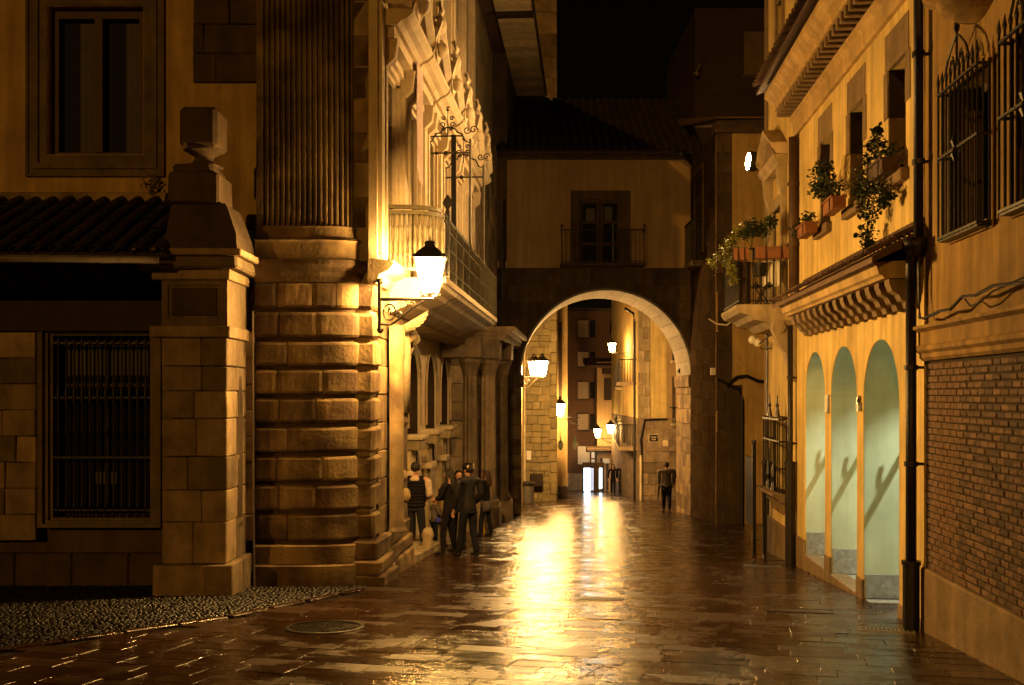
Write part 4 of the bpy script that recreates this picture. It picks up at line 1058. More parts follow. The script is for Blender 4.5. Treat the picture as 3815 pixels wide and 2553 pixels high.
# moulding band
m = MB(); m.prism([(-.05, 2.09), (.03, 2.09), (.06, 2.12), (.06, 2.16), (.10, 2.19), (.10, 2.23), (.07, 2.25), (.07, 2.38), (.13, 2.41), (.13, 2.44), (-.05, 2.44)], A_S, A_N, 'x'); m.build('string_course', PLR, r0)
for i, (a0, a1, z0, z1) in enumerate(wins):
    m = MB()
    for s, a in ((-1, a0), (1, a1)): m.box(a, a+s*.09, -.02, .02, z0-.09, z1+.09)
    m.box(a0, a1, -.02, .02, z1, z1+.09); m.box(a0, a1, -.02, .035, z0-.09, z0); w_ = m.build('window_surround', PLR, r0)
    m = MB(); m.box(a0, a1, -.26, -.24, z0, z1); m.build('glass', GLASS, w_)
    m = MB(); am = (a0+a1)/2
    for x in (a0, am-.04, a1-.07): m.box(x, x+.07, -.24, -.19, z0, z1)
    for z in (z0, z1-.07): m.box(a0+.07, a1-.07, -.24, -.195, z, z+.07)
    m.build('sash', WOODM, w_)
    g = thing('window_grille', ['dark spiked window grille with scrolled top beside the drainpipe', 'window grille cut by the right picture edge above the brick wall'][i], 'window grille', FR, am, .2, z0, 'spiked window grilles on the plaster wall')
    G0, G1, B = a0-.05, a1+.05, .13
    nb = 10
    for k in range(nb):
        x = G0+(G1-G0)*k/(nb-1); m = MB(); m.tube([(x, B, z0-.06), (x, B, z1+.02), (x, B, z1+.10)], .011, 5); m.lathe([(.016, z1+.06), (.02, z1+.09), (.001, z1+.19)], x, B, 5); m.build('bar', IRON, g)
    for s in (G0, G1):
        for q in (.03, .08): m = MB(); m.tube([(s, q, z0-.06), (s, q, z1+.02)], .010, 5); m.build('side_bar', IRON, g)
    for z in (z0-.04, z0+.72, z1-.02):
        m = MB(); m.box(G0-.01, G1+.01, B-.012, B+.012, z-.012, z+.012); m.box(G0-.012, G0+.012, -.02, B-.012, z-.012, z+.012); m.box(G1-.012, G1+.012, -.02, B-.012, z-.012, z+.012); m.build('cross_bar', IRON, g)
    m = MB(); m.box(G0, G1, .0, B, z0-.075, z0-.055); m.build('base_tray', IRON, g)
    m = MB()
    for s in (-1, 1):
        m.tube([(am+s*.30, B, z1+.10), (am+s*.22, B, z1+.24), (am+s*.10, B, z1+.34), (am, B, z1+.40)], .012, 5)
        p = spiral(0, 0, .05, 1.3, 0, math.pi/2, s); m.tube([(am+s*.12+q[0], B, z1+.18+q[2]) for q in p], .009, 4)
        p = spiral(0, 0, .06, 1.3, 0, 0, s); m2 = MB(); m2.tube([(am+s*.10+q[0], B, z0+.72+q[2]) for q in p], .010, 4); m2.build('centre_scroll', IRON, g)
    m.tube([(am, B, z1+.1), (am, B, z1+.44)], .011, 5); m.lathe([(.018, z1+.42), (.028, z1+.46), (.001, z1+.58)], am, B, 6)
    m.lathe([(.02, z0+.60), (.045, z0+.66), (.02, z0+.72), (.045, z0+.78), (.02, z0+.84)], am, B+.01, 6)
    m.build('scrolled_crest', IRON, g)
# bracket base of a balcony higher up
bp = FR.p(985, 20)
ab = ra(8.85)
m = MB(); m.lathe([(.05, 5.06), (.22, 5.10), (.33, 5.17), (.37, 5.24), (.48, 5.30), (.50, 5.42), (.62, 5.50), (.62, 5.62)], ab, 0, 24, 0, math.pi)
m.build('balcony_corbel', PLR, r0, smooth=False)
# cables over the moulding
def cable(label, pts, r=.012, m=IRON, fr=FR, name='wall_cable'):
    q = MB(); q.tube(pts, r, 6); return solo(name, label, 'cable', fr, q, m)
cable('thick sagging black cable along the top of the brick wall moulding', [(ra(10.2), .12, 4.0), (ra(10.2), .1, 2.75), (ra(10.12), .12, 2.52), (ra(9.9), .14, 2.50), (ra(9.5), .13, 2.54), (ra(9.2), .14, 2.53), (ra(8.9), .14, 2.62), (ra(8.6), .14, 2.60), (ra(8.2), .15, 2.64), (ra(7.6), .14, 2.6)], .016)
cable('thinner slack cable dipping above the brick wall moulding', [(ra(8.95), .10, 2.60), (ra(8.75), .13, 2.52), (ra(8.55), .13, 2.53), (ra(8.3), .12, 2.60), (ra(7.6), .11, 2.66)], .009)

# ------------------------------------------------ arcade house (yellow)
A1, A2 = ra(10.36), ra(16.85)
r1 = thing('arcade_house', 'bright yellow house with three tall arches and a tiled canopy', 'house', FR, ra(13), 0, gz(13))
wy = [11.28, 13.0, 14.72]
ww = [(ra(y)-.325, ra(y)+.325, 4.22, 5.5) for y in wy]
panel(A1, A2, 2.97, 6.3, 0, .32, ww).build('plaster_wall', PLY, r1)
arches = [((11.19+12.66)/2, .735, 1.67), ((12.96+14.37)/2, .705, 1.70), ((14.72+16.08)/2, .68, 1.72)]
eb = [ra(10.36), ra(12.81), ra(14.54), ra(16.85)]
aw = MB()
FZ0 = -.83
for i, (yc, r, zs) in enumerate(arches):
    arch_wall(aw, eb[i], eb[i+1], -.60, 2.965, ra(yc), r, zs, -.60, 0, 24)
aw.build('arch_wall', PLY, r1)
# plinth blocks of the piers, low kerbs across the openings
pl = [(10.36, arches[0][0]-.735), (arches[0][0]+.735, arches[1][0]-.705), (arches[1][0]+.705, arches[2][0]-.68), (arches[2][0]+.68, 16.85)]
for (y0, y1) in pl: block('pier_plinth', PLIN, r1, ra(y0), ra(y1), -.598, .025, gz(y1)-.25, -.60, .012)
for k in (1, 2):
    yc, r, zs = arches[k]
    block('threshold_kerb', PLIN, r1, ra(yc-r)+.002, ra(yc+r)-.002, -.22, .01, gz(yc+r)-.2, FZ0, .01)
# passage inside
m = MB(); m.box(A1+.0, A2, -1.95, -.60, FZ0-.12, FZ0-.01)
for k_, (yc, r, zs) in enumerate(arches): m.box(ra(yc-r)+.004, ra(yc+r)-.004, -.598, (-.02 if k_ == 0 else -.222), gz(14.5)-.3, FZ0-.012)
m.box(0,0,0,0,0,0) if False else None; m.build('granite_floor', GRAN, r1)
m = MB(); m.box(A1, A2, -2.15, -1.95, FZ0-.1, 2.75); m.box(A2-.15, A2, -1.945, -.62, FZ0-.008, 2.75); m.box(A1, A1+.15, -1.945, -.62, FZ0-.008, 2.75); m.build('passage_wall', PLG, r1)
m = MB(); m.box(A1, A2, -2.15, -.61, 2.76, 2.9); m.build('passage_ceiling', PLG, r1)
n = 9
for i in range(n):
    block('granite_skirting', GRAN, r1, A1+.2+(A2-A1-.4)*i/n, A1+.2+(A2-A1-.4)*(i+1)/n-.006, -1.95, -1.92, FZ0, FZ0+.34, .004)
for k, (yc, r, zs) in enumerate(arches):      # pale green lining of each arch, granite block at the foot of the far jamb
    m = MB(); q = 24; vs = []; fs = []
    path = [(ra(yc)-r+.006, FZ0)]+[(ra(yc)-(r-.006)*math.cos(math.pi*i/q), zs+(r-.006)*math.sin(math.pi*i/q)) for i in range(q+1)]+[(ra(yc)+r-.006, FZ0)]
    path2 = [(ra(yc)-r+.001, FZ0)]+[(ra(yc)-(r-.001)*math.cos(math.pi*i/q), zs+(r-.001)*math.sin(math.pi*i/q)) for i in range(q+1)]+[(ra(yc)+r-.001, FZ0)]
    for b in (-.012, -.612): vs += [(p[0], b, p[1]) for p in path]+[(p[0], b, p[1]) for p in path2]
    n_ = len(path)
    for i in range(n_-1): fs += [(i, i+1, 2*n_+i+1, 2*n_+i), (n_+i, n_+i+1, 3*n_+i+1, 3*n_+i), (i, i+1, n_+i+1, n_+i), (2*n_+i, 2*n_+i+1, 3*n_+i+1, 3*n_+i)]
    m.add(vs, fs); m.build('arch_lining', PLG, r1)
    block('granite_skirting', GRAN, r1, ra(yc)+r-.03, ra(yc)+r-.007, -.60, -.02, FZ0, FZ0+(.36 if k != 0 else .30), .004)
    t = thing('passage_handrail', ['sloping handrail inside the nearest arch, seen by its shadow', 'sloping handrail inside the middle arch, seen by its shadow', 'sloping handrail inside the farthest arch, seen by its shadow'][k], 'handrail', FR, ra(yc+r)-.36, -.66, .3, 'sloping handrails in the arcade passage')
    aj = ra(yc+r)-.36
    m = MB(); m.tube([(aj, -.345, .96), (aj, -.36, 1.0), (aj, -.65, 1.54), (aj, -.87, 1.96)], .026, 6); m.build('rail', IRON, t)  # unseen rod added only to throw a diagonal shadow on the jamb
    m = MB(); m.tube([(aj, -.50, 1.26), (aj, -.47, 1.34), (aj, -.49, 1.44)], .022, 5); m.build('bracket', IRON, t)
# passage lamps (lit, under the ceiling) 
for k, yy in enumerate((11.66, 13.37, 15.08)):
    t = thing('passage_lamp', ['ceiling lamp lighting the nearest arch of the passage', 'ceiling lamp lighting the middle arch of the passage', 'ceiling lamp lighting the farthest arch of the passage'][k], 'ceiling lamp', FR, ra(yy), -1.0, 2.35, 'ceiling lamps in the arcade passage')
    m = MB(); m.lathe([(.10, 2.75), (.12, 2.70), (.12, 2.50), (.105, 2.50), (.10, 2.66)], ra(yy), -1.0, 16); m.build('housing', WHITEP, t)
    m = MB(); m.lathe([(.032, 2.62), (.02, 2.60), (1e-4, 2.597)], ra(yy), -1.0, 12); m.build('lamp_face', emis('passage_light', (.95, 1.0, .74), 9500), t)
# the added rods above throw their shadow on the arch jambs
# canopy: corbels, fascia, tiles
cn = thing('tiled_canopy', 'sloping clay-tiled canopy on a row of carved corbels above the arches', 'canopy', FR, ra(13), 0, 2.6)
CA0, CA1 = ra(9.95), ra(15.75)
m = MB(); m.prism([(.002, 2.97), (.36, 2.97), (.38, 3.00), (.42, 3.02), (.44, 3.10), (.50, 3.14), (.002, 3.16)], ra(10.36)+.14, CA1, 'x'); m.build('moulded_fascia', PLO, cn)
for i in range(14):
    a = ra(10.62+i*.385); x0_, x1_ = a-.085, a+.085
    m = MB(); m.prism([(.002, 2.66), (.10, 2.66), (.12, 2.72), (.17, 2.74), (.20, 2.80), (.27, 2.84), (.30, 2.92), (.30, 2.968), (.002, 2.968)], x0_, x1_, 'x'); m.build('corbel', PLIN, cn)
tile_roof(cn, ra(10.30), ra(15.95), .54, 3.20, .0, 3.50, .165, 2, limit=70)
m = MB()
for i in range(34): m.tube([(ra(10.34)+i*.168, .0, 3.53), (ra(10.34)+(i+1)*.168-.01, .0, 3.54)], .05, 8, .055)
m.build('ridge_tiles', TILE, cn)
m = MB(); m.prism([(.002, 2.98), (.3, 2.99), (.42, 3.14), (.002, 3.16)], CA1, CA1+.12, 'x'); m.build('fascia_end', PLIN, cn)
# upper windows with stone lintel, shoulders and sill
for i, (a0, a1, z0, z1) in enumerate(ww):
    W = thing('stone_window', ['shaded window nearest the long black drainpipe, stone lintel above', 'middle small window of the yellow house under the eave', 'far small window of the yellow house beside the brown pilaster'][i], 'window', FR, (a0+a1)/2, 0, z0, 'small stone-trimmed windows of the yellow house')
    block('lintel', PLIN, W, a0-.12, a1+.10, -.05, .012, z1, z1+.42, .006)
    block('shoulder', PLIN, W, a0-.17, a0-.001, -.05, .014, z1-.55, z1-.002, .006); block('shoulder', PLIN, W, a1+.001, a1+.16, -.05, .014, z1-.55, z1-.002, .006)
    block('sill', PLIN, W, a0-.10, a1+.10, -.2, .09, z0-.14, z0-.002, .012)
    m = MB(); m.box(a0, a1, -.30, -.28, z0, z1); m.build('glass', GLASS, W)
    m = MB(); am = (a0+a1)/2
    for x in (a0, am-.03, a1-.06): m.box(x, x+.06, -.28, -.24, z0, z1)
    for z in (z0, z1-.5, z1-.06): m.box(a0+.06, a1-.06, -.28, -.245, z, z+.06)
    m.build('sash', WOODM, W)
    m = MB(); m.box(a0, a1, -.22, -.19, z1-.5, z1); m.box(a1-.016, a1-.002, -.19, -.006, z1-.55, z1-.002); m.build('roller_blind_box', WOOD, W)  # second box: dark strip standing in for shade on the far jamb
    m = MB(); m.box(a1-.016, a1-.002, -.24, -.006, z0, z1-.555); m.build('jamb_lining', PLIN, W)  # stone reveal, its darker tone also carries the jamb's shade
# eave of the yellow house
ev = thing('moulded_eave', 'deep moulded eave with small brackets and tiles on the yellow house', 'eave', FR, ra(13.5), 0, 6.06)
E0, E1 = ra(8.0), ra(16.7)
m = MB(); m.prism([(.002, 6.06), (.05, 6.06), (.07, 6.10), (.07, 6.24), (.10, 6.28), (.13, 6.30), (.13, 6.36), (.002, 6.36)], ra(10.36), E1, 'x'); m.build('frieze', PLO, ev)
m = MB(); m.prism([(.002, 6.50), (.36, 6.50), (.38, 6.53), (.38, 6.60), (.44, 6.63), (.47, 6.68), (.52, 6.72), (.52, 6.80), (.002, 6.86)], ra(10.36), E1+.1, 'x'); m.build('cornice', PLO, ev)
for i in range(30):
    y = 10.5+i*.21
    if y > 16.6: break
    block('eave_bracket', PLIN, ev, ra(y), ra(y)+.10, .0, .34, 6.37, 6.498, .01)
tile_roof(ev, ra(10.3), ra(16.9), .64, 6.90, -1.2, 7.7, .19, 6, limit=110)
m = MB(); m.box(A1, A2, -3.5, -.0, 6.3, 6.5); m.build('roof_slab', PLO, ev)
# number and plaque
def letters(txt, fr, a, b, z, size, m, name, label, cat, ext=.006, flip=True):
    cu = bpy.data.curves.new(name, 'FONT'); cu.body = txt; cu.size = size; cu.extrude = ext; cu.align_x = 'CENTER'; cu.align_y = 'CENTER'; cu.offset = size*.02
    tmp = bpy.data.objects.new('tmp', cu); COL.objects.link(tmp); bpy.context.view_layer.update()
    me = bpy.data.meshes.new_from_object(tmp.evaluated_get(bpy.context.evaluated_depsgraph_get())); bpy.data.objects.remove(tmp)
    me.materials.clear(); me.materials.append(m); o = bpy.data.objects.new(name, me); COL.objects.link(o)
    # text faces outward (+local y): x axis reversed
    o.matrix_world = fr.M @ Matrix.Translation((a, b, z)) @ Matrix(((-1,0,0,0),(0,0,1,0),(0,1,0,0),(0,0,0,1)))
    if label: o['label'] = label
    if cat: o['category'] = cat
    return o
an, zn = FR.p(861, 404.3)
letters('6', FR, an, .03, zn, .27, STEEL, 'house_number', 'raised metal house number 6 between the middle and nearest arches', 'house number', .02)
ap, zq = FR.p(828.5, 404)
t = thing('wall_plaque', 'small vertical glossy plaque on the pier between two far arches', 'plaque', FR, ap, 0, zq-.15)
m = MB(); m.cbox(ap-.09, ap+.09, .0, .012, zq-.14, zq+.14, .004); m.build('back_plate', STEEL, t)
m = MB(); m.cbox(ap-.08, ap+.08, .03, .04, zq-.13, zq+.13, .004); m.build('front_plate', WHITEP, t)
m = MB()
for sx in (-.07, .07):
    for sz in (-.12, .12): m.tube([(ap+sx, .01, zq+sz), (ap+sx, .045, zq+sz)], .006, 6)
m.build('standoff', STEEL, t)
# drainpipes
def pipe(label, a, b, z0, z1, r, m=IRON, collars=(), fat=None):
    t = thing('drainpipe', label, 'drainpipe', FR, a, b, z0); q = MB(); q.tube([(a, b, z0), (a, b, z1)], r, 12); q.build('pipe', m, t, smooth=True)
    if fat:
        q = MB(); q.lathe([(fat[1]*.8, fat[0]+.03), (fat[1], fat[0]), (fat[1], fat[2]), (fat[1]*1.08, fat[2]-.02)] if 0 else [(fat[1], z0), (fat[1], fat[0]-.04), (fat[1]*1.15, fat[0]-.04), (fat[1]*1.15, fat[0])], a, b, 12); q.build('cast_iron_base', m, t)
    for z in collars:
        q = MB(); q.lathe([(r*1.3, z), (r*1.3, z+.05)], a, b, 12); q.box(a-.01, a+.01, -.0, b, z+.01, z+.04); q.build('collar', m, t)
pipe('long black drainpipe between the yellow arcade and the brick wall', ra(10.34)+.02, .13, gz(10.3), 3.2, .055, fat=(.02, .085), collars=(1.0, 2.0))
pipe('upper black drainpipe above the canopy end on the plaster wall', ra(10.22), .10, 3.28, 9, .05, collars=(4.1, 5.2, 6.3))
m = MB(); m.tube([(ra(10.22), .10, 3.3), (ra(10.26), .16, 3.15), (ra(10.34), .14, 3.0), (ra(10.36), .13, 2.9)], .055, 8); m.lathe([(.07, 3.16), (.12, 3.26), (.12, 3.34)], ra(10.24), .13, 10)
solo('pipe_hopper', 'black swan-neck joint at the near end of the tiled canopy', 'pipe', FR, m, IRON, True)
pipe('black drainpipe with thick cast base left of the arches', ra(16.72), .11, gz(16.7), 2.9, .045, fat=(.62, .085), collars=(.9, 2.0))
pipe('brown upper drainpipe beside the stone pilaster of the yellow house', ra(16.55), .10, 3.45, 6.0, .07, WOODM, collars=(4.2, 5.2))
block('corner_pilaster', PLIN, r1, ra(16.60), ra(17.0), .0, .06, 3.3, 6.05, .01)

# ------------------------------------------------ plants and boxes
def leaves(name, pts, n, size, m, parent, droop=.3):
    """leaf blades scattered round a list of (centre, radius)"""
    q = MB()
    for _ in range(int(n*1.7)):
        c, r = random.choice(pts); d = Vector((random.gauss(0, 1), random.gauss(0, 1), random.gauss(0, 1))).normalized()*r*random.random()**.5
        p = Vector(c)+d; s = size*random.uniform(.6, 1.25); u = Vector((random.gauss(0, 1), random.gauss(0, 1), random.gauss(0, .5)-droop)).normalized(); v = u.cross(Vector((random.gauss(0, 1), random.gauss(0, 1), 1))).normalized(); w = u.cross(v)
        q.add([p, p+u*s*.5+v*s*.38+w*s*.08, p+u*s, p+u*s*.5-v*s*.38+w*s*.08], [(0,1,2), (0,2,3)])
    return q.build(name, m, parent)
def trough(label, cx, b, z, L, m=TERR, fr=FR, H=.17, group='terracotta troughs on sills and balcony', D=.17):
    t = thing('plant_trough', label, 'planter', fr, cx, b, z, group)
    q = MB(); q.prism([(b-D*.4, z), (b+D*.4, z), (b+D*.52, z+H-.03), (b+D*.6, z+H-.03), (b+D*.6, z+H), (b+D*.48, z+H), (b+D*.40, z+.02), (b-D*.40, z+.02), (b-D*.48, z+H), (b-D*.6, z+H), (b-D*.6, z+H-.03), (b-D*.52, z+H-.03)], cx-L/2, cx+L/2, 'x')
    q.box(cx-L/2-.004, cx-L/2+.01, b-D*.5, b+D*.5, z, z+H-.01); q.box(cx+L/2-.01, cx+L/2+.004, b-D*.5, b+D*.5, z, z+H-.01); q.build('box', m, t)
    q = MB(); q.box(cx-L/2+.01, cx+L/2-.01, b-D*.42, b+D*.42, z+.02, z+H-.03); q.build('soil', EARTH, t)
    for s in (-.33, .33): q = MB(); q.box(cx+s*L-.008, cx+s*L+.008, b+D*.55, b+D*.62, z-.02, z+H+.01); q.build('hanger', IRON, t)
    return t
def plant(label, fr, c, pts, n, size, m, stems=6, mat2=None, cat='plant'):
    t = thing('potted_plant', label, cat, fr, *c)
    q = MB()
    for i in range(stems):
        tgt = Vector(random.choice(pts)[0]); a = Vector(c)+Vector((random.uniform(-.08, .08), 0, 0)); mid = (a+tgt)/2+Vector((random.uniform(-.05, .05), random.uniform(-.03, .03), .03)); q.tube([a, mid, tgt], .007, 4, .003)
    q.build('stems', STEM, t); leaves('foliage', pts, n, size, m, t)
    return t
# far window: two boxes in iron holder, small plant
w3 = ww[2]; w2 = ww[1]; w1 = ww[0]
c3 = (w3[0]+w3[1])/2
trough('terracotta trough hanging under the far window of the yellow house', c3+.12, .24, 4.10, .62)
plant('low plant spilling from the trough below the far window', FR, (c3+.1, .24, 4.25), [((c3+.3, .26, 4.33), .12), ((c3+.1, .24, 4.36), .12), ((c3-.1, .24, 4.34), .10), ((c3+.5, .3, 4.25), .12)], 170, .05, LEAF)
c2 = (w2[0]+w2[1])/2
trough('terracotta trough under the middle window of the yellow house', c2+.12, .26, 4.14, .60)
plant('bushy leafy plant rising over the middle trough against the wall', FR, (c2+.15, .26, 4.3), [((c2+.62, .3, 4.70), .20), ((c2+.48, .3, 4.80), .15), ((c2+.80, .3, 4.62), .16), ((c2+.35, .28, 4.48), .15), ((c2+.1, .28, 4.42), .16), ((c2+.55, .3, 4.55), .14)], 520, .055, LEAF, 10)
c1 = (w1[0]+w1[1])/2
trough('dark trough under the nearest window of the yellow house', c1+.02, .16, 4.2, .62, WOODM)
vine = [((q[0]-.14, q[1]-.15, q[2]), w_) for q, w_ in [((c1+.45, .32, 4.55), .16), ((c1+.3, .3, 4.45), .18), ((c1+.62, .34, 4.38), .18), ((c1+.55, .34, 4.15), .16), ((c1+.72, .36, 4.02), .15), ((c1+.50, .36, 3.86), .13), ((c1+.62, .36, 3.66), .12), ((c1+.50, .36, 3.50), .09), ((c1+.80, .34, 4.25), .14), ((c1+.3, .32, 4.15), .14), ((c1+.12, .34, 4.05), .10), ((c1+.02, .34, 3.90), .08), ((c1-.08, .3, 3.95), .06), ((c1+.30, .34, 4.64), .08), ((c1+.24, .34, 4.76), .05), ((c1+.0, .26, 4.42), .16), ((c1+.85, .34, 4.2), .12)]]
plant('large trailing geranium hanging in dark sprays below the nearest window', FR, (c1+.0, .16, 4.32), vine, 1250, .05, LEAF, 22, cat='trailing plant')

# ------------------------------------------------ flower house, its balcony and corner
B1, B2 = ra(16.86), ra(19.75)
r2 = thing('flower_house', 'tall yellow house with pedimented balcony door full of plants', 'house', FR, ra(18.3), 0, gz(18))
dr = (ra(17.75), ra(18.85), 3.36, 5.15)
lw = (ra(17.35), ra(18.95), .02, 1.35)
tw = (ra(17.9), ra(18.4), 7.2, 8.9)
panel(B1, B2, -.60, 12.5, 0, .3, [dr, lw, tw]).build('plaster_wall', PLY, r2)
m = MB(); m.box(B2-.3, B2, -3.5, -.302, gz(19.7)-.2, 12.5); m.build('far_end_wall', PLY, r2)
m = MB(); m.box(B1, B1+.3, -3.4, -.302, 6.6, 12.5); m.build('near_end_wall', PLY, r2)
m = MB(); m.prism([(-.3, gz(20)-.3), (.04, gz(20)-.3), (.04, -.62), (.02, -.60), (-.3, -.60)], B1, B2, 'x'); m.build('plinth', PLIN, r2)
m = MB(); m.prism([(0, 11.7), (.12, 11.7), (.2, 11.85), (.42, 11.95), (.5, 12.1), (.5, 12.3), (0, 12.3)], B1-.3, B2+.3, 'x'); m.build('top_cornice', SANDP, r2)
block('corner_stone_strip', PLIN, r2, B2-.35, B2+.01, 0, .02, -.58, 11.6, .01)
# top window
m = MB()
for s, a in ((-1, tw[0]), (1, tw[1])): m.box(a, a+s*.14, -.05, .04, tw[2]-.14, tw[3]+.2)
m.box(tw[0], tw[1], -.05, .04, tw[3], tw[3]+.2); m.box(tw[0], tw[1], -.05, .05, tw[2]-.14, tw[2]); q = m.build('window_surround', PLIN, r2)
m = MB(); m.box(tw[0], tw[1], -.25, -.2, tw[2], tw[3]); m.build('shutter', WOODM, q)
# pedimented door surround
m = MB()
for s, a in ((-1, dr[0]), (1, dr[1])): m.box(a, a+s*.20, -.05, .05, dr[2], dr[3]+.2); m.box(a+s*.04, a+s*.16, .05, .09, dr[2], dr[3]+.16)
m.box(dr[0], dr[1], -.05, .05, dr[3], dr[3]+.2); q = m.build('door_surround', SANDP, r2)
m = MB()
for s, a in ((-1, dr[0]-.12), (1, dr[1]+.12)):
    m = MB(); m.prism([(.0, dr[3]-.1), (.06, dr[3]-.06), (.09, dr[3]+.14), (.15, dr[3]+.34), (.18, dr[3]+.62), (0, dr[3]+.62)], a-.09, a+.09, 'x'); m.build('console', SANDP, q)
m = MB(); z = dr[3]+.62; am = (dr[0]+dr[1])/2; e = .80
m.prism([(0, z), (.16, z), (.18, z+.06), (.23, z+.10), (.26, z+.18), (0, z+.20)], am-e, am+e, 'x'); m.build('entablature', SANDP, q)
for s in (-1, 1):
    m = MB(); prof = [(0, .0), (.20, .0), (.22, .06), (.27, .10), (.30, .19), (0, .20)]; vs = []
    for (x, zz) in ((am+s*e, z+.20), (am, z+.62)): vs += [(x, b, zz+h_) for b, h_ in prof]
    k = len(prof); m.add(vs, [tuple(range(k)), tuple(range(k, 2*k))]+[(i, (i+1) % k, k+(i+1) % k, k+i) for i in range(k)]); m.build('raking_cornice', SANDP, q)
m = MB(); m.prism([(am-e+.1, z+.2), (am+e-.1, z+.2), (am, z+.6)], .0, .2, 'y'); m.build('tympanum', PLIN, q)
m = MB(); m.box(dr[0], dr[1], -.28, -.24, dr[2], dr[3]); m.build('glass', GLASS, q)
m = MB()
for x in (dr[0], am-.04, dr[1]-.08): m.box(x, x+.08, -.24, -.18, dr[2], dr[3])
for zz in (dr[2], dr[2]+.7, dr[3]-.1): m.box(dr[0]+.08, dr[1]-.08, -.24, -.185, zz, zz+.09)
m.build('door_leaf', WOODM, q)
# balcony slab, rail, things on it
K0, K1 = ra(17.25), ra(19.25)
pb = thing('plant_balcony', 'moulded stone balcony with thin iron rails and many planters', 'balcony', FR, ra(18.2), .5, 3.0)
m = MB(); m.prism([(.0, 2.90), (.30, 2.90), (.42, 3.00), (.62, 3.04), (.70, 3.12), (.86, 3.16), (.92, 3.24), (.92, 3.30), (.0, 3.30)], K0, K1, 'x'); m.build('moulded_slab', SANDP, pb)
RB = .86
def rail_run(p, q_, n, parent, z0=3.30, z1=4.25):
    for i in range(n+1):
        a = p[0]+(q_[0]-p[0])*i/n; b = p[1]+(q_[1]-p[1])*i/n
        m = MB(); m.box(a-.009, a+.009, b-.009, b+.009, z0, z1); m.build('baluster', IRON, parent)
rail_run((K0+.04, .05), (K0+.04, RB), 7, pb); rail_run((K0+.04, RB), (K1-.04, RB), 17, pb); rail_run((K1-.04, .05), (K1-.04, RB), 7, pb)
m = MB()
for zz, h_ in ((4.25, .03), (3.36, .02)):
    m.box(K0+.02, K0+.06, .0, RB+.02, zz, zz+h_); m.box(K1-.06, K1-.02, .0, RB+.02, zz, zz+h_); m.box(K0+.06, K1-.06, RB-.02, RB+.02, zz, zz+h_)
m.build('hand_rail', IRON, pb)
FE = Frame(*FR.w(K0+.04, 0, 0).to_2d(), TH+math.pi/2)      # end of the balcony, facing the camera: x = outwards (to the left), y = toward... 
# long orange trough along the near end rail, small trough at the corner, screen and chair behind
def etrough(label, b0, b1, a, z, m=TERR, H=.2):
    t = thing('plant_trough', label, 'planter', FR, a, (b0+b1)/2, z, 'terracotta troughs on sills and balcony')
    q = MB(); D = .17
    vs = []; 
    q.prism([(a-D/2, z), (a+D/2, z), (a+D*.6, z+H), (a+D*.45, z+H), (a+D*.4, z+.03), (a-D*.4, z+.03), (a-D*.45, z+H), (a-D*.6, z+H)], b0, b1, 'y'); q.build('box', m, t)
    q = MB(); q.box(a-D*.4, a+D*.4, b0+.01, b1-.01, z+.04, z+H-.03); q.box(a-D*.5, a+D*.5, b0-.003, b0+.012, z, z+H-.004); q.box(a-D*.5, a+D*.5, b1-.012, b1+.003, z, z+H-.004); q.build('soil', EARTH, t)
    for bb in (b0+(b1-b0)*.3, b0+(b1-b0)*.72): q = MB(); q.box(a-D*.63, a-D*.58, bb-.008, bb+.008, z-.01, z+H+.02); q.build('hanger', IRON, t)
etrough('long terracotta trough on the near end rail of the plant balcony', .0, .62, K0-.06, 4.08)
etrough('short terracotta box at the outer corner of the plant balcony', .72, .98, K0-.02, 4.06)
m = MB(); m.box(K0+.07, K0+.10, .66, .88, 3.32, 4.05); solo('balcony_screen', 'dark panel tied inside the corner of the plant balcony rail', 'screen', FR, m, WOOD)
m = MB(); m.lathe([(.10, 3.80), (.13, 3.99), (.14, 3.99), (.14, 4.03)], K0+.16, .50, 12); solo('flower_pot', 'small dark pot hooked inside the balcony rail', 'flower pot', FR, m, IRON)
m = MB(); n = 8; vs = []; fs = []
for i in range(n+1):
    bb = .16+.30*i/n; w = .012*math.sin(i*2.1); vs += [(K0+.14+w, bb, 3.66-.05*math.sin(i)), (K0+.14+w*.4, bb, 4.06)]
    if i: fs.append((2*i-2, 2*i, 2*i+1, 2*i-1))
m.add(vs, fs); m.add([(v[0]+.006, v[1], v[2]) for v in vs], fs); solo('drying_towel', 'pale towel drying behind the balcony rails', 'towel', FR, m, WHITEP)
m = MB(); c_ = (K0+.5, .36)
m.tube([(c_[0], c_[1]-.1, 3.31), (c_[0], c_[1]+.15, 3.75)], .012, 5); m.tube([(c_[0], c_[1]+.15, 3.31), (c_[0], c_[1]-.1, 3.75)], .012, 5); m.tube([(c_[0]+.3, c_[1]-.1, 3.31), (c_[0]+.3, c_[1]+.15, 3.75)], .012, 5); m.tube([(c_[0]+.3, c_[1]+.15, 3.31), (c_[0]+.3, c_[1]-.1, 3.75)], .012, 5)
m.box(c_[0]-.02, c_[0]+.32, c_[1]-.14, c_[1]+.2, 3.66, 3.69); m.box(c_[0]-.02, c_[0]+.32, c_[1]-.2, c_[1]-.17, 3.75, 3.95)
solo('folding_chair', 'small folding chair standing on the plant balcony', 'chair', FR, m, IRON)
plant('leafy yellow-green creeper glowing beside the floodlight on the balcony corner', FR, (K0, .85, 4.2), [((K0+.0, .98, 4.42), .14), ((K0, 1.10, 4.28), .13), ((K0, 1.22, 4.12), .12), ((K0-.03, 1.33, 4.02), .10), ((K0, 1.06, 4.05), .12), ((K0, 1.0, 3.88), .10), ((K0, .92, 4.55), .12), ((K0, .98, 3.72), .07)], 420, .06, LEAFY, 10)
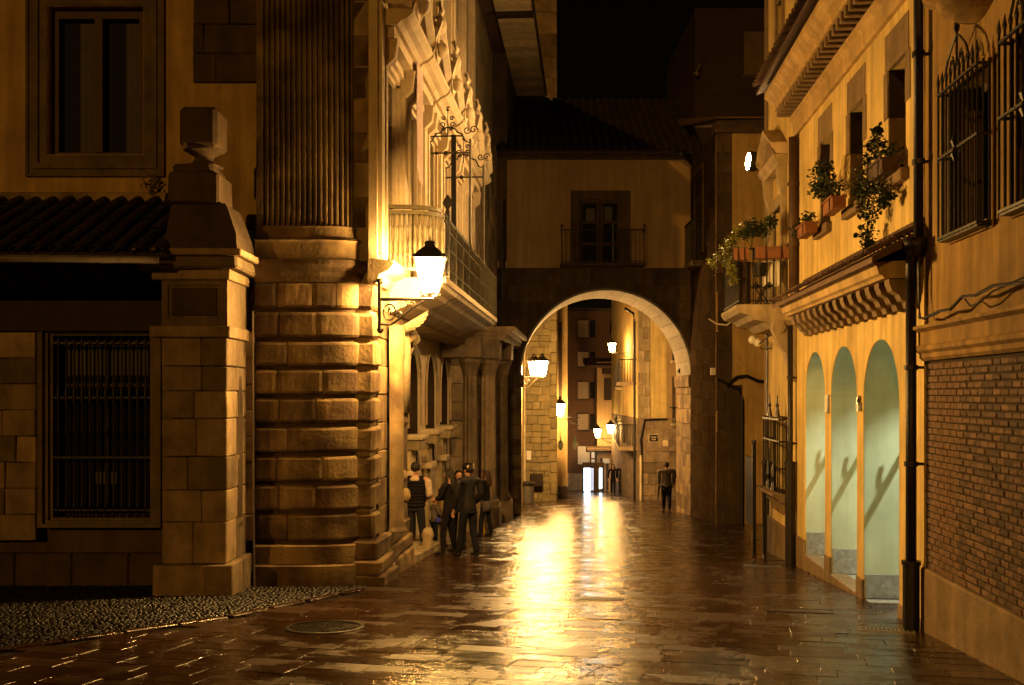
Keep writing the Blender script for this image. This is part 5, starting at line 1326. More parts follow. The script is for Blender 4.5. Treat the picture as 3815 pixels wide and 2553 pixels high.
plant('round-headed little shrub in the middle of the balcony trough', FR, (K0-.06, .68, 4.26), [((K0-.05, .70, 4.66), .15), ((K0-.05, .62, 4.58), .12), ((K0-.05, .78, 4.52), .12)], 260, .06, LEAF, 6)
plant('taller round-headed shrub in the balcony trough near the wall', FR, (K0-.06, .42, 4.26), [((K0-.05, .42, 4.64), .16), ((K0-.05, .34, 4.72), .10), ((K0-.05, .5, 4.56), .12)], 280, .06, LEAF, 6)
# big scroll corbel between the houses
m = MB(); ac = ra(16.98)
m.prism([(.0, 1.95), (.06, 1.97), (.10, 2.2), (.16, 2.45), (.30, 2.66), (.38, 2.86), (.34, 3.0), (0, 3.0)], ac-.13, ac+.13, 'x'); m.tube([(ac-.15, .26, 2.88), (ac+.15, .26, 2.88)], .10, 12)
m.build('scroll_corbel', SANDP, r2)
# small flood and junction on the wall under the balcony
t = thing('wall_spotlight', 'pair of small unlit spotlights on a cable under the balcony', 'spotlight', FR, ra(18.9), .1, 2.7)
for q_ in (0, .22): m = MB(); m.ball((ra(18.9)+q_, .28+q_*.3, 2.72+q_*.3), .085, 10, 8); m.build('lamp_bowl', WHITEP, t, smooth=True)
m = MB(); m.tube([(ra(18.9), .02, 2.62), (ra(18.95), .2, 2.60), (ra(18.9), .28, 2.68), (ra(18.2), .2, 2.80), (ra(17.4), .1, 2.84)], .012, 5); m.tube([(ra(19.3), .03, 2.65), (ra(19.32), .03, 1.9), (ra(19.28), .03, 1.2), (ra(19.3), .03, .8)], .014, 5); m.build('cable', IRON, t)
# barred low window with boxes and carved sill
m = MB(); m.box(lw[0], lw[1], -.28, -.25, lw[2], lw[3]); q = m.build('low_window_glass', GLASS, r2)
g = thing('low_window_grille', 'projecting dark grille with two pointed finials over the low window', 'window grille', FR, (lw[0]+lw[1])/2, .1, lw[2])
for i in range(10):
    a = lw[0]+.02+(lw[1]-lw[0]-.04)*i/9; m = MB(); m.tube([(a, .17, lw[2]), (a, .17, lw[3])], .012, 5); m.build('bar', IRON, g)
for z in (.08, .45, .92, 1.30):
    m = MB(); m.box(lw[0], lw[1], .155, .185, z-.015, z+.015); m.box(lw[0]-.01, lw[0]+.02, -.01, .155, z-.015, z+.015); m.box(lw[1]-.02, lw[1]+.01, -.01, .155, z-.015, z+.015); m.build('cross_bar', IRON, g)
for bb in (.05, .11):
    m = MB(); m.tube([(lw[0]+.01, bb, lw[2]), (lw[0]+.01, bb, lw[3])], .012, 5); m.build('side_bar', IRON, g)
for a in (lw[0]+.2, lw[0]+.95):
    m = MB(); m.lathe([(.05, lw[3]), (.035, lw[3]+.1), (.02, lw[3]+.16), (.035, lw[3]+.2), (.012, lw[3]+.26), (.012, lw[3]+.36), (.001, lw[3]+.44)], a, .17, 6); m.build('finial', IRON, g)
m = MB()
for a in (lw[0]+.3, lw[0]+.8): m.tube([(a, .2, .1), (a, .24, .3), (a, .2, .5)], .03, 6); m.lathe([(.06, .05), (.03, .2), (.05, .3), (.01, .55)], a, .22, 6)
m.build('scrolls', IRON, g)
m = MB(); m.prism([(0, -.16), (.16, -.13), (.26, -.04), (.30, -.03), (.30, .015), (0, .015)], lw[0]-.05, lw[1]+.05, 'x'); m.build('carved_sill', PLIN, r2)
for i in range(4):
    a = lw[0]+.15+i*.4; m = MB(); m.prism([(.0, -.42), (.05, -.38), (.08, -.26), (.17, -.165), (0, -.165)], a-.06, a+.06, 'x'); m.build('sill_corbel', PLIN, r2)
# free-standing tall thin board with posts beside the low window
t = thing('notice_stand', 'tall glazed notice case seen edge-on on two dark posts', 'notice board', FR, ra(19.3), .5, gz(19.3))
yA = 20.3; xA = P3(754, 0, yA)
for (px, py0, py1, Y) in ((754, 443, 546, 19.0), (764.5, 463, 548, 18.9)):
    X, _, z0 = P3(px, py1, Y); z1 = P3(px, py0, Y)[2]; aa = (Vector((X, Y, 0))-FR.o).dot(FR.ax); bb = (Vector((X, Y, 0))-FR.o).dot(FR.n)
    m = MB(); m.cbox(aa-.05, aa+.05, bb-.035, bb+.035, gz(Y)-.05, z1, .01); m.ball((aa, bb, z1+.02), .05, 8, 6); m.build('post', IRON, t)
    if px == 754: pa = (aa, bb)
m = MB(); m.box(pa[0]+.06, pa[0]+.9, pa[1]-.02, pa[1]+.02, gz(19)+.5, gz(19)+1.8); m.build('glazed_panel', GLASS, t)
# cable loop across from the pilaster to the balcony
cable('slack pale cable loop hanging under the plant balcony', [tuple(P3(709, 319, 27)), tuple(P3(717, 324, 26)), tuple(P3(727, 325, 24)), tuple(P3(735, 319, 20.5))], .02, SOFW, WORLD)

# ================================================================== set-back house at the end of the right side
GX = P3(716, 0, 28)[0]
SF = FF(28.0)
sx = lambda px: SF.p(px, 0)[0]; sz = lambda py: SF.p(0, py)[1]
r3 = thing('set_back_house', 'dim ochre house set back behind the plant balcony with dark doorway', 'house', SF, sx(740), 0, gz(28))
m = MB(); m.box(sx(800), sx(732), -.3, 0, gz(28)-.2, sz(133)); m.box(sx(732), sx(716), -.3, -.02, gz(28)-.2, sz(133)); m.build('plaster_wall', PLO, r3)
ashlar(r3, SANDD, sx(732), sx(716), gz(28)-.2, sz(133), .03, .55, .44, .46, .05, name='quoin_block')
m = MB(); m.prism([(-.3, sz(133)), (.12, sz(133)), (.2, sz(130)), (.35, sz(127)), (.42, sz(124)), (-.3, sz(122))], sx(800), sx(714), 'x'); m.build('cornice', SANDD, r3)
m = MB(); m.prism([(.6, sz(124)), (.6, sz(122.5)), (-6, sz(60)), (-6, sz(70))], sx(800), sx(712), 'x'); m.build('roof', TILE, r3)
m = MB(); m.box(sx(716)-.3+.3, sx(716)+.28-.56+.0, -4.0, -.302, gz(32)-.2, sz(133)); m.build('side_wall', SANDD, r3)
SW = Frame(GX, 0, math.pi/2)
t = thing('side_shutter', 'tall dark closed shutter on the receding wall right of the arch', 'shutter', SW, 30.2, 0, 6.0)
m = MB()
for k in range(12): m.box(29.7, 30.9, .025, .05+.012*(k % 2), 6.05+k*.2, 6.05+k*.2+.17)
m.build('slats', WOOD, t); m = MB(); m.box(29.62, 29.7, .02, .08, 5.95, 8.6); m.box(30.9, 30.98, .02, .08, 5.95, 8.6); m.box(29.7, 30.9, .02, .08, 8.45, 8.6); m.build('frame', WOODM, t)
wk = struct('receding_wall', SW, 30, 0, gz(30))
ashlar(wk, SHADE, 28.06, 31.9, gz(32)-.2, sz(133), .016, .5, .8, 1.3, .016)  # darkened stone stands in for shade on this wall
dx0, dx1 = sx(741.5), sx(727)
m = MB(); m.box(dx1, dx0, .0, .05, gz(28)-.2, sz(385)); dq = m.build('doorway_infill', SANDD, r3)
m = MB(); m.tube([(dx0, .07, gz(28)-.1), (dx0, .07, sz(400)), (dx0+.08, .07, sz(389)), (dx0+.35, .07, sz(386)), (dx1, .07, sz(386))], .05, 6); m.build('door_moulding', IRON, r3)
cable('sagging bundle of dark cables across the set-back ochre wall', [(sx(716), .1, sz(379)), (sx(727), .12, sz(384)), (sx(736), .12, sz(377)), (sx(746), .12, sz(376)), (sx(756), .12, sz(381)), (sx(766), .1, sz(382))], .05, IRON, SF)
m = MB(); m.box(sx(714), sx(709.5), .0, .12, sz(375), sz(368)); solo('meter_box', 'small pale meter box on the dark stone by the arch', 'meter box', FF(27.9), m, WHITEP)
# side iron balcony on the receding wall
t = thing('side_balcony', 'small dark iron balcony on the receding wall right of the arch', 'balcony', WORLD, P3(697, 0, 30.5)[0], 30.5, P3(0, 263, 30.5)[2])
X0, _, Z0 = P3(688, 263, 30.5); X1 = P3(708, 0, 30.5)[0]; Z1 = P3(0, 224, 30.5)[2]
m = MB(); m.box(X0, X1, 29.8, 31.2, Z0-.14, Z0); m.build('slab', SANDD, t)
for i in range(8): m = MB(); x = X0+.03+(X1-X0-.06)*i/7; m.box(x-.012, x+.012, 29.82, 29.84, Z0, Z1); m.build('baluster', IRON, t)
for i in range(8): m = MB(); y = 29.85+1.3*i/7; m.box(X0+.02, X0+.045, y, y+.025, Z0, Z1); m.build('baluster', IRON, t)
m = MB(); m.box(X0, X1, 29.8, 29.85, Z1, Z1+.05); m.box(X0, X0+.05, 29.85, 31.2, Z1, Z1+.05); m.ball((X0+.02, 29.82, Z1+.1), .06, 6, 4); m.build('hand_rail', IRON, t)
# dark block beyond the roofs
DF = FF(44.0)
t = thing('dark_apartment_block', 'unlit tall block above the roofs with one faint window', 'building', DF, DF.a(740), 0, 5)
m = MB(); m.box(DF.a(860), DF.a(695), -8, 0, -4, DF.p(0, 8)[1]); m.build('wall', WOOD, t)
m = MB(); m.box(DF.a(764), DF.a(744), 0, .06, DF.p(0, 75)[1], DF.p(0, 32)[1]); m.build('window_blind', mat('faint_blind', (.11,.075,.05), .9), t)
m = MB(); m.box(DF.a(766), DF.a(742), .0, .04, DF.p(0, 77)[1], DF.p(0, 75.2)[1]); m.build('window_sill', SANDD, t)
m = MB(); m.tube([(DF.a(694), .3, DF.p(0,77)[1]), (DF.a(699), .3, DF.p(0, 66)[1])], .05, 5); m.box(DF.a(697), DF.a(692.5), .2, .4, DF.p(0, 76.6)[1], DF.p(0, 75.2)[1])
solo('roof_antenna', 'thin aerial with small bracket on the dark block roof', 'antenna', DF, m, ZINC)
# ================================================================== the house over the arch
AY = 32.0
AFr = FF(AY)
ax_ = lambda px: AFr.p(px, 0)[0]; az = lambda py: AFr.p(0, py)[1]
arh = thing('arch_house', 'house bridging the street over one wide round stone arch', 'building', AFr, ax_(606), 0, gz(32))
aL, aR_ = ax_(497), ax_(702)
ac, R = ax_(606), .086*AY; zs = az(375)
DEPA = -2.8
m = MB()
sh = KT*2.8
arch_wall(m, aR_, aL, gz(33)-.3, az(268), ac, R, zs, DEPA+.02, 0, 36)
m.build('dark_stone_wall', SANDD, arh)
# voussoir ring, impost, lining stones of the vault
n = 19
VAULT = mat('greyish_vault_stone', (.25,.225,.20), .8, .3, 4, .35, 40, .2)
for i in range(n):
    t0, t1 = math.pi*i/n+.002, math.pi*(i+1)/n-.002; m = MB(); vs = []
    K = 3
    for b in (DEPA+.06, .018):
        for k in range(K+1):
            t = t0+(t1-t0)*k/K
            vs += [(ac+(R-.045)*math.cos(t), b, zs+(R-.045)*math.sin(t)), (ac+(R+.02)*math.cos(t), b, zs+(R+.02)*math.sin(t))]
    fs = []
    o = 2*(K+1)
    for k in range(K):
        q = 2*k; fs += [(q, q+2, q+3, q+1), (o+q, o+q+2, o+q+3, o+q+1), (q, q+2, o+q+2, o+q), (q+1, q+3, o+q+3, o+q+1)]
    fs += [(0, 1, o+1, o), (2*K, 2*K+1, o+2*K+1, o+2*K)]
    m.add(vs, fs); m.build('vault_stone', VAULT, arh)
for s in (-1, 1):
    block('impost', SANDB, arh, ac+s*(R+.04), ac+s*(R-.12), DEPA+.02, .10, zs-.38, zs, .03)
    z = gz(34)-.3; k = 0
    while z < zs-.40:
        h_ = min(.48, zs-.40-z); 
        if h_ > .06: block('jamb_stone', SANDB, arh, ac+s*(R+.3), ac+s*(R-.05), DEPA+.03, .014 if k % 2 else .02, z, z+h_-.008, .015)
        z += .48; k += 1
# ashlar courses on the face, left and right of the opening and above
def face_blocks():
    rows = int((az(268)-gz(32))/.5); h_ = (az(268)-gz(32)+.3)/rows
    for r in range(rows):
        z0, z1 = gz(32)-.3+r*h_, gz(32)-.3+(r+1)*h_; zm = z1
        if zm < zs: lim = R+.32
        elif z0-zs < R+.05: lim = math.sqrt(max(0, (R+.05)**2-max(0, z0-zs)**2))+.02
        else: lim = 0
        for (e0, e1) in (((aR_, ac-lim), (ac+lim, aL)) if lim else ((aR_, aL),)):
            x = e0
            while x < e1-.05:
                w = random.uniform(.6, 1.1); q = min(e1, x+w)
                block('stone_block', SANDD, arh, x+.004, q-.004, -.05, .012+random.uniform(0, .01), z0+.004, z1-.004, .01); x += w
face_blocks()
dw = (ax_(630)+.1, ax_(571), az(265), az(189))
dw = (ax_(621), ax_(580), az(266), az(199))
panel(aR_, aL, az(268)+.002, az(160), .03, .4, [dw]).build('plaster_wall', PLC, arh)
m = MB(); m.box(aR_, aL, -.9, -.45, az(268), az(160)); m.build('inner_dark', WOOD, arh)
m = MB(); fw = .30
m.box(dw[0]-fw, dw[0], .0, .06, dw[2], dw[3]+.26); m.box(dw[1], dw[1]+fw, .0, .06, dw[2], dw[3]+.26); m.box(dw[0], dw[1], .0, .06, dw[3], dw[3]+.26); q = m.build('door_surround', SANDD, arh)
m = MB(); m.box(dw[0], dw[1], -.30, -.27, dw[2], dw[3]); m.build('glass', GLASS, q)
am = (dw[0]+dw[1])/2
for (x0_, x1_) in ((dw[0], am-.01), (am+.01, dw[1])):
    m = MB(); m.box(x0_, x0_+.10, -.27, -.20, dw[2], dw[3]); m.box(x1_-.10, x1_, -.27, -.20, dw[2], dw[3])
    for z in (dw[2], dw[3]-.1, dw[3]-.75, dw[2]+.7): m.box(x0_+.10, x1_-.10, -.27, -.205, z, z+.09)
    m.build('glazed_door', WOODM, q)
m = MB(); m.box(dw[0]+.2, dw[0]+.26, -.268, -.262, dw[2]+.2, dw[3]-.2); m.box(am-.45, am-.15, -.268, -.262, dw[3]-.7, dw[3]-.2); m.box(am+.15, am+.45, -.268, -.262, dw[3]-.65, dw[3]-.25); m.build('curtain', CURT, q)
bl_ = thing('juliet_balcony', 'shallow dark iron balcony in front of the glazed door over the arch', 'balcony', AFr, am, .3, az(266))
b0, b1 = ax_(643), ax_(560); zb, zt = az(265), az(233)
m = MB(); m.box(b0, b1, .0, .55, zb-.09, zb); m.build('slab', SANDD, bl_)
for i in range(21):
    x = b0+.03+(b1-b0-.06)*i/20; m = MB(); r = .018 if i in (0, 20) else .011; m.tube([(x, .50, zb), (x, .50, zt+(.12 if i in (0, 20) else 0))], r, 5)
    if i in (0, 20): m.ball((x, .5, zt+.15), .045, 6, 4)
    m.build('baluster', IRON, bl_)
m = MB(); m.box(b0, b1, .485, .515, zt, zt+.035); m.box(b0, b1, .488, .512, zb+.04, zb+.06)
for x in (b0, b1-.03): m.box(x, x+.03, .03, .485, zt, zt+.03)
m.build('hand_rail', IRON, bl_)
# eave and roof
m = MB(); m.prism([(-.4, az(160)), (.10, az(160)), (.14, az(157)), (.30, az(156)), (.34, az(153)), (-.4, az(151))], aR_, aL, 'x'); m.build('eave_moulding', SANDD, arh)
tile_roof(arh, ax_(702), ax_(497), .55, az(153.5), -4.0, 12.35, .26, 12, TILED, limit=298)
m = MB(); m.tube([(ax_(676), .62, az(157)), (ax_(683), .5, az(161)), (ax_(692), .2, az(166)), (ax_(695.5), .14, az(171)), (ax_(696), .12, az(264)), (ax_(696), .10, az(380)), (ax_(696), .10, gz(32))], .06, 8)
solo('bent_drainpipe', 'black drainpipe swinging from the eave down the right of the arch', 'drainpipe', AFr, m, IRON, True)
m = MB(); m.box(ax_(504), ax_(501), .1, .16, az(300), az(230)); m.tube([(ax_(504.5), .16, az(270)), (ax_(504.5), .16, az(200))], .03, 5)
solo('corner_pipe', 'thin dark pipe at the left edge of the cream wall over the arch', 'drainpipe', AFr, m, IRON)
# tower beyond, on the left above the roof
TF = FF(46.0)
t = thing('stone_tower', 'plain dark sandstone tower wall rising behind the arch house roof', 'tower', TF, TF.a(540), 0, 2)
m = MB(); m.box(TF.a(557)+.02, TF.a(470), -5, -.3, -4, 22); m.build('tower_core', SANDD, t)
ashlar(t, SAND, TF.a(557), TF.a(525), TF.p(0, 100)[1], TF.p(0, -10)[1], 0, .95, 1.2, 2.2, .28)

# ================================================================== beyond the arch
# lit rubble wall (church side) just behind, facing the street
CF = FF(44.0)
cw = thing('rubble_church_wall', 'brightly lit rubble wall with pale quoins seen through the arch on the left', 'wall', CF, CF.a(540), 0, gz(44))
RUB = mat('rubble_stone', (.25,.195,.09), .85, .35, 2.5, .5, 18, .16)
m = MB(); m.box(CF.a(557), CF.a(500), -.6, -.1, gz(44)-.3, 7.5); m.build('wall_core', RUB, cw)
z = gz(44)-.2
while z < 7.4:
    h_ = random.uniform(.22, .38); x = CF.a(550.5)
    while x < CF.a(508):
        w = random.uniform(.25, .6); d = random.uniform(-.015, .02)
        block('rubble_stone', RUB, cw, x+.005, x+w-.005, -.12, .0+d*.5, z+.005, z+h_-.005, .018); x += w
    z += h_
z = gz(44)-.2; k = 0
while z < 7.4: block('quoin', RUB, cw, CF.a(557), CF.a(550.5 if k % 2 else 548.5), -.12, .05, z+.004, z+.47, .03); z += .48; k += 1
m = MB(); m.tube([(CF.a(524.5), .12, gz(44)), (CF.a(524.5), .12, 7)], .05, 6); solo('thin_downpipe', 'thin vertical pipe on the lit rubble wall behind the arch', 'pipe', CF, m, SOFW)
m = MB(); m.cbox(CF.a(531), CF.a(526.5), .0, .1, CF.p(0, 460)[1], CF.p(0, 450.5)[1], .01); solo('junction_box', 'pale junction box on the lit rubble wall', 'box', CF, m, WHITEP)
m = MB(); m.cbox(CF.a(542.5), CF.a(530), .05, .45, CF.p(0, 485.5)[1], CF.p(0, 473.5)[1], .02); solo('dark_cabinet', 'dark square cabinet fixed low on the lit rubble wall', 'cabinet', CF, m, WOOD)
# side wall from the arch to that wall, carries the twin lantern
t = thing('passage_side_wall', 'narrow lit strip of side wall between the arch and the rubble wall', 'wall', WORLD, .1, 38, gz(38))
m = MB(); X0 = P3(521.5, 0, 34.9)[0]
m.add([(X0-.5, 34.9, gz(35)-.2), (X0, 34.9, gz(35)-.2), (P3(523, 0, 43.8)[0], 43.8, gz(44)-.3), (X0-.5, 43.8, gz(44)-.3), (X0-.5, 34.9, 7.4), (X0, 34.9, 7.4), (P3(523, 0, 43.8)[0], 43.8, 7.4), (X0-.5, 43.8, 7.4)], [(0,1,2,3),(4,5,6,7),(0,1,5,4),(1,2,6,5),(2,3,7,6),(3,0,4,7)]); m.build('plaster', PLY, t)
# yellow strip building
YF = FF(47.0)
t = thing('yellow_strip_house', 'narrow yellow house front between the rubble wall and the brick block', 'house', YF, YF.a(560), 0, gz(47))
m = MB(); m.box(YF.a(567.5), YF.a(553), -4, 0, gz(47)-.3, YF.p(0, 303)[1]); m.build('plaster_wall', PLO, t)
m = MB(); m.box(YF.a(562), YF.a(558.5), .0, .03, YF.p(0, 400)[1], YF.p(0, 322)[1]); m.build('tall_window', SANDD, t)
m = MB(); m.box(YF.a(568), YF.a(553), .0, .25, YF.p(0, 303)[1], YF.p(0, 300)[1]); m.build('eave', SANDD, t)
m = MB(); m.cbox(YF.a(567), YF.a(557.8), .02, .4, YF.p(0, 497)[1], YF.p(0, 485.5)[1], .02); solo('utility_cabinet', 'dark utility cabinet at the foot of the yellow strip', 'cabinet', YF, m, WOOD)
# brick apartment block
BFr = FF(60.0)
bq = lambda gx, gy: BFr.g(gx, gy)
t = thing('brick_apartment_block', 'four storey red brick block with beige shutters closing the street', 'building', BFr, BFr.a(590), 0, gz(60))
m = MB(); m.box(BFr.a(640), BFr.a(566), -5, 0, -6, BFr.p(0, 311)[1]); m.build('brick_wall', BRBK, t)
m = MB(); m.box(BFr.a(640), BFr.a(565), 0, .35, BFr.p(0, 311)[1], BFr.p(0, 308.5)[1]); m.build('roof_edge', SANDD, t)
SHUT = mat('beige_shutter', (.38,.30,.22), .8, .1)
for (gy0, gy1) in ((733, 772), (805, 838), (874, 912), (947, 983)):
    x1_, z0 = bq(1322, gy1); x0_, z1 = bq(1346, gy0)
    m = MB(); m.box(x0_-.08, x1_+.08, .0, .05, z0-.12, z0); m.box(x0_-.08, x1_+.08, 0, .05, z1, z1+.08); m.box(x0_-.06, x0_, 0, .05, z0, z1); m.box(x1_, x1_+.06, 0, .05, z0, z1); w_ = m.build('window_frame', SANDD, t)
    m = MB()
    nn_ = 8
    for k in range(nn_): m.box(x0_, x1_, .0, .03+.01*(k % 2), z0+(z1-z0)*k/nn_, z0+(z1-z0)*(k+.9)/nn_)
    m.build('shutter', SHUT, w_)
    xx1, _ = bq(1350, gy1); xx0, _ = bq(1362, gy0)
    m = MB(); m.box(xx0, xx1, .0, .03, z0, z1); m.build('side_window', GLASS, t)
for (g0, g1, gy0, gy1) in ((1395, 1420, 735, 765),): 
    m = MB(); m.box(bq(g1, 0)[0], bq(g0, 0)[0], 0, .03, bq(0, gy1)[1], bq(0, gy0)[1]); m.build('side_window', GLASS, t)
m = MB(); m.box(bq(1349, 0)[0], bq(1322, 0)[0], .05, .09, bq(0, 1062)[1], bq(0, 1021)[1]); m.build('blank_sign_panel', WHITEP, t)
m = MB(); m.box(bq(1362, 0)[0], bq(1353, 0)[0], .05, .08, bq(0, 1048)[1], bq(0, 1024)[1]); m.box(bq(1362, 0)[0], bq(1353, 0)[0], .05, .08, bq(0, 1060)[1], bq(0, 1051)[1]); m.build('small_window', emis('faint_window', (.9,.75,.6), .25), t)
m = MB(); m.box(bq(1297, 0)[0], bq(1297, 0)[0]-2.2, .0, .06, gz(60)-.5, bq(0, 1083)[1]); m.build('stone_base', SANDP, t)
# lit shop front
SFf = FF(56.5)
s = lambda gx, gy: SFf.g(gx, gy)
t = thing('shop_front', 'small shop with glowing white-blue display windows at the end of the street', 'shop', SFf, s(1355, 0)[0], 0, gz(56.5))
COOL = emis('shop_glow', (.62, .85, 1.0), 5.0); COOLD = emis('shop_glow_dim', (.16, .42, .75), 1.3)
for (g0, g1, gy0, gy1, mt, nm) in ((1336, 1351, 1071, 1124, COOL, 'bright_window'), (1351.8, 1354, 1071, 1122, COOLD, 'dim_window'), (1355, 1358, 1071, 1122, COOLD, 'dim_window'), (1371, 1377.5, 1071, 1118, COOL, 'bright_window')):
    m = MB(); m.box(s(g1, 0)[0], s(g0, 0)[0], -.02, .0, s(0, gy1)[1], s(0, gy0)[1]); m.build(nm, mt, t)
m = MB()
for (g0, g1) in ((1333, 1335.8), (1354.2, 1354.8), (1358.3, 1370.7), (1378, 1382)): m.box(s(g1, 0)[0], s(g0, 0)[0], -.1, .04, gz(57)-.2, s(0, 1066)[1])
m.box(s(1382, 0)[0], s(1333, 0)[0], -.1, .08, s(0, 1066)[1], s(0, 1058)[1]); m.box(s(1382, 0)[0], s(1333, 0)[0], -.2, .02, gz(57)-.3, s(0, 1125)[1]); m.build('frame', SANDD, t)
# houses on the right beyond the arch
HF = FF(45.0)
hx = lambda px: HF.p(px, 0)[0]; hz = lambda py: HF.p(0, py)[1]
t = thing('corner_house', 'yellow corner house with stone quoins and iron balconies beyond the arch', 'house', HF, hx(650), 0, gz(45))
m = MB(); m.box(hx(700), hx(637.5)-.02, -12, -.0, hz(418), 9.0); m.build('plaster_wall', PLY, t)
ashlar(t, SAND, hx(700), hx(637.5), gz(45)-.3, hz(418), .06, .5, .6, 1.1, .14)
ashlar(t, SANDP, hx(650), hx(638), hz(418), 8.8, .05, .5, .5, .54, .12, name='quoin')
m = MB(); m.box(hx(700), hx(637.5)-.02, -12, -.08, gz(48)-.6, hz(418)); m.build('base_core', SAND, t)
m = MB(); m.tube([(hx(634.5), .0, gz(45)), (hx(634.5), .0, hz(322)), (hx(633), .2, hz(314)), (hx(624), .4, hz(309))], .06, 6); m.build('downpipe', IRON, t)
m = MB(); m.tube([(hx(641), .12, hz(480)), (hx(641), .12, hz(446)), (hx(640), .12, hz(440)), (hx(644), .12, hz(420)), (hx(667), .12, hz(419))], .05, 6); m.build('dark_cable', IRON, t)
m = MB(); m.tube([(hx(640.5), .14, gz(45)), (hx(640.5), .14, hz(455))], .06, 6); m.build('pale_pipe', SOFW, t)
sg = thing('street_sign', 'small dark enamel street sign on the stone base of the corner house', 'sign', HF, hx(653), .05, hz(440))
m = MB(); m.cbox(hx(657.5), hx(649), .07, .10, hz(441.5), hz(434.5), .01); m.build('plate', IRON, sg)
m = MB(); m.box(hx(657.9), hx(648.6), .062, .078, hz(442), hz(434)); m.build('rim', SOFW, sg)
m = MB()
for k, (z, x0_, x1_) in enumerate(((437, 650.4, 656), (439.3, 651.2, 655.4))):
    x = hx(x1_)
    while x < hx(x0_): m.box(x, x+.04, .10, .104, hz(z+.7), hz(z-.7)); x += .07
m.build('letter_strokes', SOFW, sg)
m = MB(); m.cbox(hx(668), hx(662.5), .06, .09, hz(446), hz(440), .01); solo('pale_notice', 'pale square notice on the stone wall right of the street sign', 'notice', HF, m, SOFW)
for gy0, gy1, nm in ((788, 826, 'upper'), (933, 968, 'lower')):
    tb = thing('end_balcony', nm+' of two small iron balconies at the right edge inside the arch', 'balcony', HF, hx(676), .3, hz(gy1*.437), 'small iron balconies inside the arch')
    x0_, x1_ = hx(684), hx(669.5); z0, z1 = hz(gy1*.43705), hz(gy0*.43705)
    m = MB(); m.box(x0_, x1_, .0, .8, z0-.12, z0); m.build('slab', SANDP, tb)
    for k in range(8):
        x = x1_-.03-(x1_-x0_)*k/7*.95; m = MB(); m.box(x-.018, x+.018, .76, .79, z0, z1); m.build('baluster', IRON, tb)
    m = MB(); m.box(x0_, x1_, .75, .8, z1, z1+.06); m.box(x1_-.05, x1_, 0, .75, z1, z1+.06); m.box(x0_, x1_, .76, .79, z0+.08, z0+.12); m.build('hand_rail', IRON, tb)
    m = MB(); m.box(x0_+.1, x1_-.12, .0, .03, z0, z0+2.1); m.build('window', SANDD, tb)
# street side of the corner house, receding
HS = Frame(hx(638)*-1+.0-.078*45, 0, TH)
def ha(y): return y*TN
HSO = -hx(638)-.078*45
t = thing('balcony_row_house', 'receding pale facade with stacked iron balconies beyond the arch', 'house', HS, ha(52), 0, gz(52))
m = MB(); m.box(ha(45.1), ha(66), -6, 0, -6, 7.2); m.build('plaster_wall', PLC, t)
m = MB(); m.box(ha(44.9), ha(66), -.2, .7, 7.1, 7.3); m.prism([(.7, 7.3), (.7, 7.36), (-3, 8.6), (-3, 7.3)], ha(44.9), ha(66), 'x'); m.build('eave', SOFW, t)
for fl, (z0, z1) in enumerate(((hz(472), hz(447)), (.0, 1.9), (3.3, 5.2))):
    z0 = (-.9-2.6, -.62, 2.35)[fl]; z1 = z0+2.1
    for y in (46.3, 48.6, 51.2, 54.2, 58):
        m = MB(); m.box(ha(y)-.45, ha(y)+.45, .0, .03, z0, z1); w_ = m.build('window', GLASS, t)
        m = MB()
        for s_ in (-.5, .45): m.box(ha(y)+s_, ha(y)+s_+.08, 0, .07, z0, z1+.1)
        m.box(ha(y)-.42, ha(y)+.45, 0, .07, z1, z1+.1); m.box(ha(y)-.03, ha(y)+.03, .03, .06, z0, z1); m.build('frame', SANDP, w_)
for k, (z0, y0_, y1_) in enumerate(((2.30, 45.5, 50.2), (-.68, 45.5, 50.2), (-.68, 51.5, 55.5), (2.1, 51.5, 55.5))):
    tb = thing('iron_balcony', ['upper dark balcony nearest the quoins beyond the arch', 'lower dark balcony nearest the quoins beyond the arch', 'lower balcony farther along the receding facade', 'upper balcony farther along the receding facade'][k], 'balcony', HS, ha(y0_), .3, z0, 'iron balconies on the receding facade')
    m = MB(); m.box(ha(y0_), ha(y1_), .0, .85, z0-.14, z0); m.build('slab', SANDP, tb)
    m = MB()
    q = int((y1_-y0_)/.16)
    for i in range(q+1): x = ha(y0_)+.02+(ha(y1_)-ha(y0_)-.04)*i/q; m.box(x-.012, x+.012, .80, .83, z0, z0+1.0)
    for i in range(6): b = .08+.72*i/6; m.box(ha(y0_), ha(y0_)+.025, b, b+.025, z0, z0+1.0)
    m.build('balusters', IRON, tb)
    m = MB(); m.box(ha(y0_), ha(y1_), .79, .84, z0+1.0, z0+1.05); m.box(ha(y0_), ha(y0_)+.04, .0, .79, z0+1.0, z0+1.05); m.build('hand_rail', IRON, tb)
# small dark gallery house between
t = thing('gallery_house', 'low old house with dark hanging gallery in the far left of the street bend', 'house', FF(58.0), FF(58.0).a(602), 0, gz(58))
G = FF(58.0); gx = lambda p: G.p(p, 0)[0]; gzz = lambda p: G.p(0, p)[1]
m = MB(); m.box(gx(622), gx(597), -1.5, 0, gz(58)-.4, gzz(362)); m.build('plaster_wall', PLC, t)
m = MB(); m.prism([(.9, gzz(368)), (.9, gzz(366)), (-1.5, gzz(357)), (-1.5, gzz(362))], gx(622), gx(585), 'x'); m.build('tiled_roof', TILE, t)
m = MB(); m.box(gx(622), gx(604), .0, .7, gzz(400), gzz(378)); m.box(gx(618), gx(602), .0, .5, gzz(374), gzz(368)); m.build('gallery', WOOD, t)
m = MB(); m.prism([(0, gzz(452)), (.9, gzz(450)), (.9, gzz(448)), (0, gzz(446))], gx(622), gx(586), 'x'); m.build('awning', SANDD, t)
